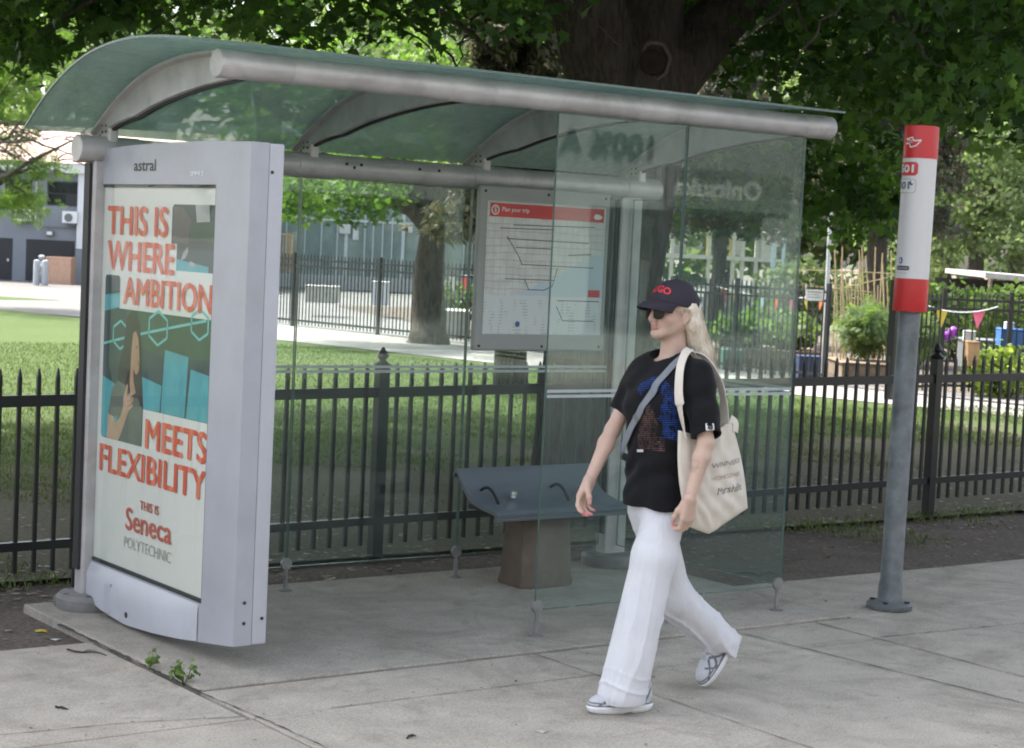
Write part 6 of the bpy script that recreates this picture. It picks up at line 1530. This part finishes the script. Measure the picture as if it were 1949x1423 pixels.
def pf(P):
    """pleats that run along each leg and open towards the hem, a few pulls at the knee and where the cloth breaks on the shoe"""
    x, y, z = P[:, 0], P[:, 1] - YC, P[:, 2]
    t, a, r_ = around(P, LM, LB_); onl = np.clip((.14 - r_) * 25, 0, 1) * np.clip((-y + .03) * 20, 0, 1); tt = np.clip(t + .15, 0, 1.1)
    d = -.0050 * ridge(7 * a + 1.7 * np.sin(2 * a + .8) + 1.3 * np.sin(2.6 * t + 1.0) + .8 * np.sin(6 * t + 2 * a)) * tt * onl * (.55 + .45 * np.sin(3 * a + 4 * t))
    d += -.0014 * ridge(15 * a + 1.4 * np.sin(3.4 * t)) * np.clip(t - .25, 0, 1) * onl
    d += -.0034 * ridge(62 * z - 50 * x + 1.5 * np.sin(16 * x)) * np.exp(-((t - .42) / .2) ** 2) * np.clip((x - 1.16) * 16, 0, 1) * onl
    d += -.0030 * ridge(105 * z + 25 * x + 1.2 * np.sin(22 * y)) * np.exp(-((t - .93) / .09) ** 2) * onl
    t2, a2, r2 = around(P, RM, RB_); onr = np.clip((.13 - r2) * 25, 0, 1) * np.clip((y + .02) * 25, 0, 1) * np.clip((t2 + .35) * 3, 0, 1)
    d += -.0058 * ridge(7 * a2 + 1.6 * np.sin(2 * a2) + 1.6 * np.sin(4 * t2) + 1) * onr - .0048 * ridge(13 * t2 + 3.2 * np.sin(a2 + 1.0) + 1.1 * a2) * onr * np.clip(t2 * 1.4 - .2, 0, 1)
    t3, a3, r3 = around(P, RT, RM); d += -.0035 * ridge(7 * a3 + 1.5 * np.sin(5 * t3)) * np.clip((.12 - r3) * 25, 0, 1) * np.clip((y - .0) * 25, 0, 1) * np.clip(t3, 0, 1)
    return d
fold(pf, (1.3, YC, .45), 2, S)
me, P = S.mesh("trousers", (.97, -1.62, .04), (1.87, -1.2, .88), .0045)
m, n, b_ = _new("white_trouser_jersey"); v = geo_pos(n)
n.links.new(ramp(n, noise(n, 9, 5, .6, v), [(.3, (.69, .69, .725)), (.7, (.75, .75, .78))]), b_.inputs["Base Color"]); b_.inputs["Roughness"].default_value = .85; b_.inputs["Specular IOR Level"].default_value = .15
b_.inputs["Sheen Weight"].default_value = .1; bump(n, b_, math_(n, 'ADD', noise(n, 420, 2, .5, v), math_(n, 'MULTIPLY', noise(n, 16, 4, .55, geo_pos(n, (1.5, 1.5, .42)), .8), 3.0)), .45, .012)
under(link("trousers", me, m), WM)

# ---- trainers
M_shoe = tint_mat("trainer_mesh", .55, .4, 0, (300, .3), 0, .06, 60)
def shoe():
    S = SDF()
    S.ell((.205, 0, .040), (.066, .042, .036), .02); S.ell((.13, 0, .048), (.085, .040, .042), .025); S.ell((.055, 0, .060), (.052, .037, .055), .025); S.cone((.03, 0, .07), (.03, 0, .098), .030, .030, .015); S.cone((.10, 0, .075), (.075, 0, .108), .022, .018, .012)
    S.loft([(.0, .132, 0, .122, .041), (.010, .134, 0, .138, .049), (.026, .136, 0, .143, .052), (.037, .136, 0, .136, .047)], .004, power=2.5)
    S.ell((.05, 0, .125), (.034, .024, .045), .008, '-')
    S.ell((.115, 0, -.004), (.03, .06, .012), .006, '-')
    for i in range(5): S.cone((.115 + i * .016, -.017, .093 - i * .0075), (.115 + i * .016, .017, .093 - i * .0075), .0035, .0035, .002)
    me, P = S.mesh("trainer", (-.02, -.06, -.005), (.285, .06, .13), .0028)
    T = np.tile(np.array([.50, .51, .55]), (len(P), 1)); x, y, z = P.T; up_ = z > .036
    sole = z <= .036; T[sole] = (.72, .72, .73); T[(np.abs(z - .035) < .003)] = (.16, .16, .18)
    side = np.abs(y) > .020
    for k, (x0, sl, wd) in enumerate(((.04, -.6, .005), (.085, 1.0, .007), (.105, -.8, .006), (.135, 1.1, .007), (.17, -.9, .008), (.195, .9, .005), (.222, -1.6, .007))):
        T[up_ & side & (np.abs(x - x0 - sl * (z - .05)) < wd)] = (.13, .13, .15)
    T[up_ & (x > .10) & (x < .185) & (np.abs(y) < .013) & (z > .05)] = (.35, .36, .38)
    T[up_ & (np.abs(z - .047 + .03 * (x - .2)) < .003) & (x > .16)] = (.16, .16, .18)
    T[(z > .095) & (x < .07)] = (.4, .4, .42); vcol(me, "tint", T); return me
sm_ = shoe(); sm_.materials.append(M_shoe)
o = bpy.data.objects.new("trainer", sm_); COL.objects.link(o)
d = Vector((-1, .22, 0)).normalized(); o.matrix_basis = Matrix.Translation((1.228, -1.492, .002)) @ Matrix.Rotation(math.atan2(d.y, d.x), 4, 'Z')
w_ = o.matrix_basis.copy(); o.parent = WM; o.matrix_parent_inverse = WM.matrix_basis.inverted(); o.matrix_basis = w_
o2 = bpy.data.objects.new("trainer", sm_); COL.objects.link(o2)
w_ = Matrix.Translation((1.672, -1.318, .020)) @ Matrix.Rotation(R(180), 4, 'Z') @ Matrix.Rotation(R(54), 4, 'Y') @ Matrix.Translation((-.262, 0, -.012))
o2.parent = WM; o2.matrix_parent_inverse = WM.matrix_basis.inverted(); o2.matrix_basis = w_
b = MB(); q = Vector((1.665, -1.352, .155))
for sgn in (1, -1): b.tube([q, q + Vector((-.035, -.012, .016 * sgn + .008)), q + Vector((-.052, -.02, .010 * sgn + .002)), q + Vector((-.03, -.015, -.004)), q], .0018, 6)
under(b.build("lace", M_bwhite, smooth=True), WM)

# ---- hair
S = SDF()
S.ell(hp(-.024, 0, .018), (.089, .076, .082), .01)
S.chain([hp(-.060, -.0, .0), (1.418, -1.405, 1.50), (1.452, -1.425, 1.42), (1.478, -1.437, 1.345), (1.488, -1.44, 1.285)], [.064, .054, .046, .034, .018], .03)
for s_ in (1, -1): S.chain([hp(.004, .068 * s_, .024), hp(-.030, .074 * s_, .008), hp(-.052, .068 * s_, -.05), hp(-.085, .050 * s_, -.12)], [.012, .017, .026, .024], .03)
S.ell(hp(.060, 0, -.03), (.075, .065, .09), .01, '-'); S.cone((1.335, YC, 1.36), hp(.0, 0, -.05), .056, .052, .012, '-')
S.ell(hp(-.003, .083, -.026), (.020, .018, .030), .008, '-')
fold(lambda P: .0014 * np.sin(330 * (P[:, 1] + .55 * (P[:, 0] - 1.35) + .28 * P[:, 2] + .012 * np.sin(13 * P[:, 2]))) + .0008 * np.sin(610 * (P[:, 1] - .3 * P[:, 0] + .18 * P[:, 2])), (1.38, YC, 1.45), 1, S)
me, P = S.mesh("hair", (1.26, -1.53, 1.24), (1.54, -1.27, 1.71), .0034)
def hair_mat():
    m, n, b_ = _new("blonde_hair"); v = geo_pos(n, (170, 170, 9)); f = noise(n, 1.6, 4, .6, v, .15)
    n.links.new(ramp(n, f, [(.3, (.52, .43, .31)), (.5, (.70, .61, .48)), (.72, (.83, .77, .66))]), b_.inputs["Base Color"]); b_.inputs["Roughness"].default_value = .42; b_.inputs["Specular IOR Level"].default_value = .45; return m
M_hair = hair_mat(); hr = under(link("hair", me, M_hair), WM)
b = MB(); rr = random.Random(17)
for k in range(420):                                             # loose strands over the fall of hair
    a = rr.uniform(-1, 1); e = rr.uniform(-1, 1); L = rr.uniform(.55, 1.06)
    path = [Vector((1.378, YC, 1.60)), Vector((1.418, -1.405, 1.50)), Vector((1.452, -1.425, 1.42)), Vector((1.480, -1.437, 1.34)), Vector((1.493, -1.442, 1.26)), Vector((1.500, -1.445, 1.22))]; rad = [.062, .056, .048, .036, .024, .014]; Q = []
    for p, r_ in zip(path, rad): Q.append(p + Vector((.35 * math.sin(e * 3.1), a, .1 * math.cos(e * 5))).normalized() * r_ * rr.uniform(.97, 1.05))
    m_ = max(3, int(len(Q) * L)); b.tube(Q[:m_], [.0015] * (m_ - 1) + [.0005], 4)
for k in range(60):                                              # flyaway hairs
    a = rr.uniform(-1, 1); e = rr.uniform(-1, 1); Q = []
    for i, (p, r_) in enumerate(zip(path, rad)): Q.append(p + Vector((.5 * math.sin(e * 3.1), a, 0)).normalized() * r_ * (1.05 + .12 * i * abs(math.sin(9.1 * k))) + Vector((rr.gauss(0, .003), rr.gauss(0, .003), 0)))
    b.tube(Q[:rr.randint(4, 6)], .0006, 3)
b.build("hair_strand", M_hair, hr, smooth=True)["kind"] = "stuff"

# ---- cap
M_cap = plain("navy_cap_twill", (.022, .017, .027), .8, 0, .12, 30, .25)
S = SDF(); S.ell(hp(-.010, 0, .028), (.106, .091, .094), .01)
S.ell(hp(-.010, 0, .010), (.095, .080, .080), .002, '-')
def below(P): f_ = H[0] - P[:, 0]; u = P[:, 2] - H[2]; return u - (.014 + .15 * f_) 
S.fn(below, tuple(H), .2, .002, '-')
S.ell(hp(-.010, 0, .121), (.008, .008, .004), .002)
def seam(P):
    a = np.arctan2(P[:, 1] - H[1], H[0] - P[:, 0] - -.010); t = np.abs(((a / (math.pi / 3)) % 1) - .5) * 2; s_ = np.exp(-((1 - t) * 28) ** 2)
    return .0016 * s_ + .0010 * w3(P, 60, 3)
fold(seam, tuple(H), .3, S)
me, P = S.mesh("cap", (1.18, -1.51, 1.55), (1.46, -1.29, 1.72), .003)
cp = under(link("cap", me, M_cap), WM); CPV = BVHTree.FromPolygons([v.co[:] for v in me.vertices], [tuple(p.vertices) for p in me.polygons])
b = MB(); V = []; F = []; nu, nv = 25, 8
for top in (1, 0):
    for i in range(nu):
        th = R(-66 + 132 * i / (nu - 1)); f0, l0 = -.010 + .103 * math.cos(th), .0885 * math.sin(th); u0 = .014 + .15 * f0 + .003
        for j in range(nv):
            t = j / (nv - 1); ext = .082 * max(0, math.cos(th * 1.18)) ** .62; f_ = f0 + ext * t; l_ = l0 * (1 - .10 * t); u = u0 + .004 * t - .024 * t * t - .016 * (l_ / .088) ** 2 * t + .004 * math.sin(math.pi * t)
            V.append(hp(f_, l_, u + (.0022 if top else -.0022)))
N1 = nu * nv
for i in range(nu - 1):
    for j in range(nv - 1):
        a = i * nv + j; F += [(a, a + 1, a + nv + 1, a + nv), (N1 + a, N1 + a + nv, N1 + a + nv + 1, N1 + a + 1)]
    F.append((i * nv + nv - 1, N1 + i * nv + nv - 1, N1 + (i + 1) * nv + nv - 1, (i + 1) * nv + nv - 1))
b.add(V, F); bm_ = b.build("brim", M_cap, cp, smooth=True)
V, F = fit_text("HUGO", (-.062, .0, .062, .027), .03, subdiv=.006)
# lettering wraps round the front panel: the angle follows the letters
VV = []
for x, y, z in V:
    th = x / .094; f0, l0 = math.cos(th), math.sin(th); VV.append((f0, l0, .060 + y + .012 * (1 - abs(x) / .062)))
out_ = []
for f0, l0, u in VV:
    c = Vector(hp(-.010, 0, u)); d_ = Vector((-f0, -l0, 0)); h_ = CPV.ray_cast(c + d_ * .3, -d_); out_.append((h_[0] + d_ * .0016) if h_[0] is not None else c + d_ * .1)
link("lettering", raw_mesh("lettering", out_, F), plain("red_embroidery", (.62, .035, .05), .7), cp)

# ---- sunglasses
M_lens = plain("dark_gradient_lens", (.014, .009, .008), .22, 0, .1, 20, 0, .3); M_gold = plain("gold_wire", (.65, .45, .25), .25, .9)
b = MB()
for s_ in (1, -1):
    c = (.101, .034 * s_, -.010); V = [hp(*c)]; n_ = 22; ring = []
    for layer, off in ((0, 0), (1, -.0018)):
        for k in range(n_):
            a = 2 * math.pi * k / n_; lx = .0300 * math.copysign(abs(math.cos(a)) ** .8, math.cos(a)); uz = .0250 * math.copysign(abs(math.sin(a)) ** .8, math.sin(a)); uz *= 1.08 if uz < 0 else .92
            l_ = c[1] + lx * (1 - .10 * (uz < 0) * abs(uz) / .0235); f_ = .104 - 3.0 * max(0, abs(l_) - .012) ** 2 - .10 * uz * 0 + off; ring.append(hp(f_, l_, c[2] + uz))
    o_ = len(b.v); cf, cb = hp(.103 - 3.0 * .022 ** 2 + .002, c[1], c[2]), hp(.100 - 3.0 * .022 ** 2, c[1], c[2])
    b.add([cf, cb] + ring, [(0, 2 + k, 2 + (k + 1) % n_) for k in range(n_)] + [(1, 2 + n_ + (k + 1) % n_, 2 + n_ + k) for k in range(n_)] + [(2 + k, 2 + n_ + k, 2 + n_ + (k + 1) % n_, 2 + (k + 1) % n_) for k in range(n_)])
GL = under(b.build("sunglasses", M_lens, autosmooth=50), WM)
for s_ in (1, -1):
    b = MB(); b.tube([hp(.088, .062 * s_, .004), hp(.075, .069 * s_, .004), hp(.04, .075 * s_, .001), hp(.004, .0785 * s_, -.002), hp(-.012, .079 * s_, -.010)], .0015, 6); b.build("temple", M_gold, GL, smooth=True)
b = MB(); b.tube([hp(.104, .010, .002), hp(.108, 0, .005), hp(.104, -.010, .002)], .0014, 6); b.build("bridge", M_gold, GL, smooth=True)

# ================================================================== TOTE BAG AND SHOULDER STRAP
M_canvas = plain("cream_canvas", (.66, .60, .515), .9, 0, .07, 12, .35)
def ribbon(pts, width, thick, nrm_bv=None, off=.004, wfun=None, side=None, res=8):
    P = [Vector(p) for p in pts]; Q = []
    for i in range(len(P) - 1):
        p0, p1, p2, p3 = P[max(i - 1, 0)], P[i], P[i + 1], P[min(i + 2, len(P) - 1)]
        for k in range(res):
            t = k / res; Q.append(.5 * ((2 * p1) + (p2 - p0) * t + (2 * p0 - 5 * p1 + 4 * p2 - p3) * t * t + (3 * p1 - p0 - 3 * p2 + p3) * t ** 3))
    Q.append(P[-1]); V = []; F = []; nn = len(Q)
    for i in range(nn):
        d = (Q[min(i + 1, nn - 1)] - Q[max(i - 1, 0)]).normalized(); nr = None
        if nrm_bv:
            h_ = nrm_bv.find_nearest(Q[i])
            if h_[0] is not None: nr = h_[1]; 
            if h_[0] is not None and ((Q[i] - h_[0]).dot(nr) < off): Q[i] = h_[0] + nr * off
        if nr is None: nr = Vector(side)
        s_ = d.cross(nr).normalized(); nr = s_.cross(d).normalized(); w2 = width / 2 * (wfun(i / (nn - 1)) if wfun else 1)
        V += [Q[i] - s_ * w2, Q[i] + s_ * w2, Q[i] + s_ * w2 + nr * thick, Q[i] - s_ * w2 + nr * thick]
    for i in range(nn - 1):
        for k in range(4): F.append((4 * i + k, 4 * i + (k + 1) % 4, 4 * i + 4 + (k + 1) % 4, 4 * i + 4 + k))
    F += [(3, 2, 1, 0), (4 * nn - 4, 4 * nn - 3, 4 * nn - 2, 4 * nn - 1)]; return V, F
TB = empty("tote_bag", (1.40, -1.61, .71), "cream canvas tote bag with store lettering hanging from the woman's shoulder", "tote bag")
# outline at y = -1.6, in (x, z)
tl, tr_, br, bm2, bl = (1.222, 1.125), (1.486, 1.165), (1.586, .808), (1.385, .714), (1.282, .748)
nu, nv = 44, 44; V = []; F = []
def outline(s, t):
    top_ = np.array(tl) * (1 - s) + np.array(tr_) * s; 
    bt = np.array([np.interp(s, [0, .36, 1], [bl[0], bm2[0], br[0]]), np.interp(s, [0, .36, 1], [bl[1], bm2[1], br[1]])])
    p = top_ * (1 - t) + bt * t; p[0] += -.022 * math.sin(math.pi * t) * (1 - s) ** 2 + .016 * math.sin(math.pi * t) * s ** 3; p[1] += -.035 * math.sin(math.pi * s) * (1 - t) ** 2; return p
for sd_ in (-1, 1):
    for i in range(nu):
        for j in range(nv):
            s, t = i / (nu - 1), j / (nv - 1); p = outline(s, t)
            e = min(1, 4 * s * (1 - s) * 1.3) ** .6 * min(1, (1 - t) * 4.5) ** .6; th_ = (.006 + .034 * e * (.35 + .65 * t))
            wr = .006 * math.sin(30 * (s - .5 * t) + 3 * math.sin(4 * t)) * e * (.3 + t) + .005 * math.sin(21 * s + 12 * t * s + sd_) * e + .006 * math.exp(-((s - .22 - .25 * t) / .05) ** 2) * t
            V.append((p[0], -1.604 + .02 * (1 - t) + sd_ * (th_ + wr * .8), p[1]))
M1 = nu * nv
for i in range(nu - 1):
    for j in range(nv - 1):
        a = i * nv + j; F += [(a, a + 1, a + nv + 1, a + nv), (M1 + a, M1 + a + nv, M1 + a + nv + 1, M1 + a + 1)]
    a = i * nv + nv - 1; F.append((a, M1 + a, M1 + a + nv, a + nv))
for j in range(nv - 1): F += [(j, M1 + j, M1 + j + 1, j + 1), ((nu - 1) * nv + j, (nu - 1) * nv + j + 1, M1 + (nu - 1) * nv + j + 1, M1 + (nu - 1) * nv + j)]
me = raw_mesh("bag_body", V, F); me.shade_smooth(); me.materials.append(M_canvas); bb = bpy.data.objects.new("bag_body", me); COL.objects.link(bb); under(bb, TB)
BGV = BVHTree.FromPolygons([v for v in V], F)
Vr, Fr = ribbon([(1.332, -1.505, 1.43), (1.285, -1.53, 1.425), (1.238, -1.555, 1.37), (1.208, -1.585, 1.28), (1.212, -1.60, 1.20), (1.232, -1.615, 1.10)], .048, .004, SHV, .004, lambda t: 1.0 - .35 * math.sin(math.pi * t))
b = MB(); b.add(Vr, Fr); under(b.build("strap", M_canvas, smooth=False, autosmooth=50), TB)
Vr, Fr = ribbon([(1.332, -1.505, 1.43), (1.375, -1.545, 1.40), (1.412, -1.585, 1.32), (1.428, -1.602, 1.24), (1.438, -1.608, 1.15)], .036, .004, SHV, .004)
b = MB(); b.add(Vr, Fr); under(b.build("strap", M_canvas, autosmooth=50), TB)
Vr, Fr = ribbon([(1.486, -1.585, 1.168), (1.508, -1.592, 1.15), (1.500, -1.60, 1.115)], .03, .004, None, 0, None, (0, -1, .2)); b = MB(); b.add(Vr, Fr); under(b.build("top_fold", M_canvas), TB)
for t_, bx, mt_ in (("WINNERS", (-.085, .0, .07, .019), ink("dark_grey_print", (.22, .205, .19))), ("HOMESENSE", (-.08, -.05, .072, -.033), ink("tan_print", (.40, .31, .24))), ("Marshalls", (-.052, -.108, .085, -.079), ink("charcoal_print", (.13, .13, .13)))):
    V, F = fit_text(t_, bx, 0.0, subdiv=.012); P3 = [(1.458 + x + .10 * y, -1.8, .985 + y + .12 * x) for x, y, z in V]
    link("lettering", raw_mesh("lettering", project(P3, BGV, (0, 1, 0), .0015), F), mt_, bb)
CS = empty("shoulder_strap_bag", (1.25, -1.22, .98), "small bag on a grey strap slung across the woman's black t-shirt", "shoulder bag")
M_strap = plain("grey_webbing", (.20, .215, .24), .7, 0, .1, 40, .4)
Vr, Fr = ribbon([(1.38, -1.49, 1.41), (1.345, -1.50, 1.43), (1.29, -1.51, 1.41), (1.21, -1.49, 1.315), (1.165, -1.435, 1.203), (1.16, -1.375, 1.122), (1.18, -1.30, 1.022), (1.23, -1.245, .985), (1.30, -1.235, .97), (1.37, -1.28, .97)], .030, .003, SHV, .006)
b = MB(); b.add(Vr, Fr); under(b.build("strap", M_strap, autosmooth=50), CS)
b = MB(); p = SHV.find_nearest(Vector((1.15, -1.40, 1.155))); c = p[0] + p[1] * .009; b.box(c - Vector((.004, .017, .012)), c + Vector((.004, .017, .012)), Euler((R(45), 0, 0)).to_matrix()); under(b.build("buckle", M_grille, bevel=.002), CS)
b = MB(); b.box((1.36, -1.30, .88), (1.43, -1.16, .99)); under(b.build("pouch", M_strap, bevel=.02), CS)
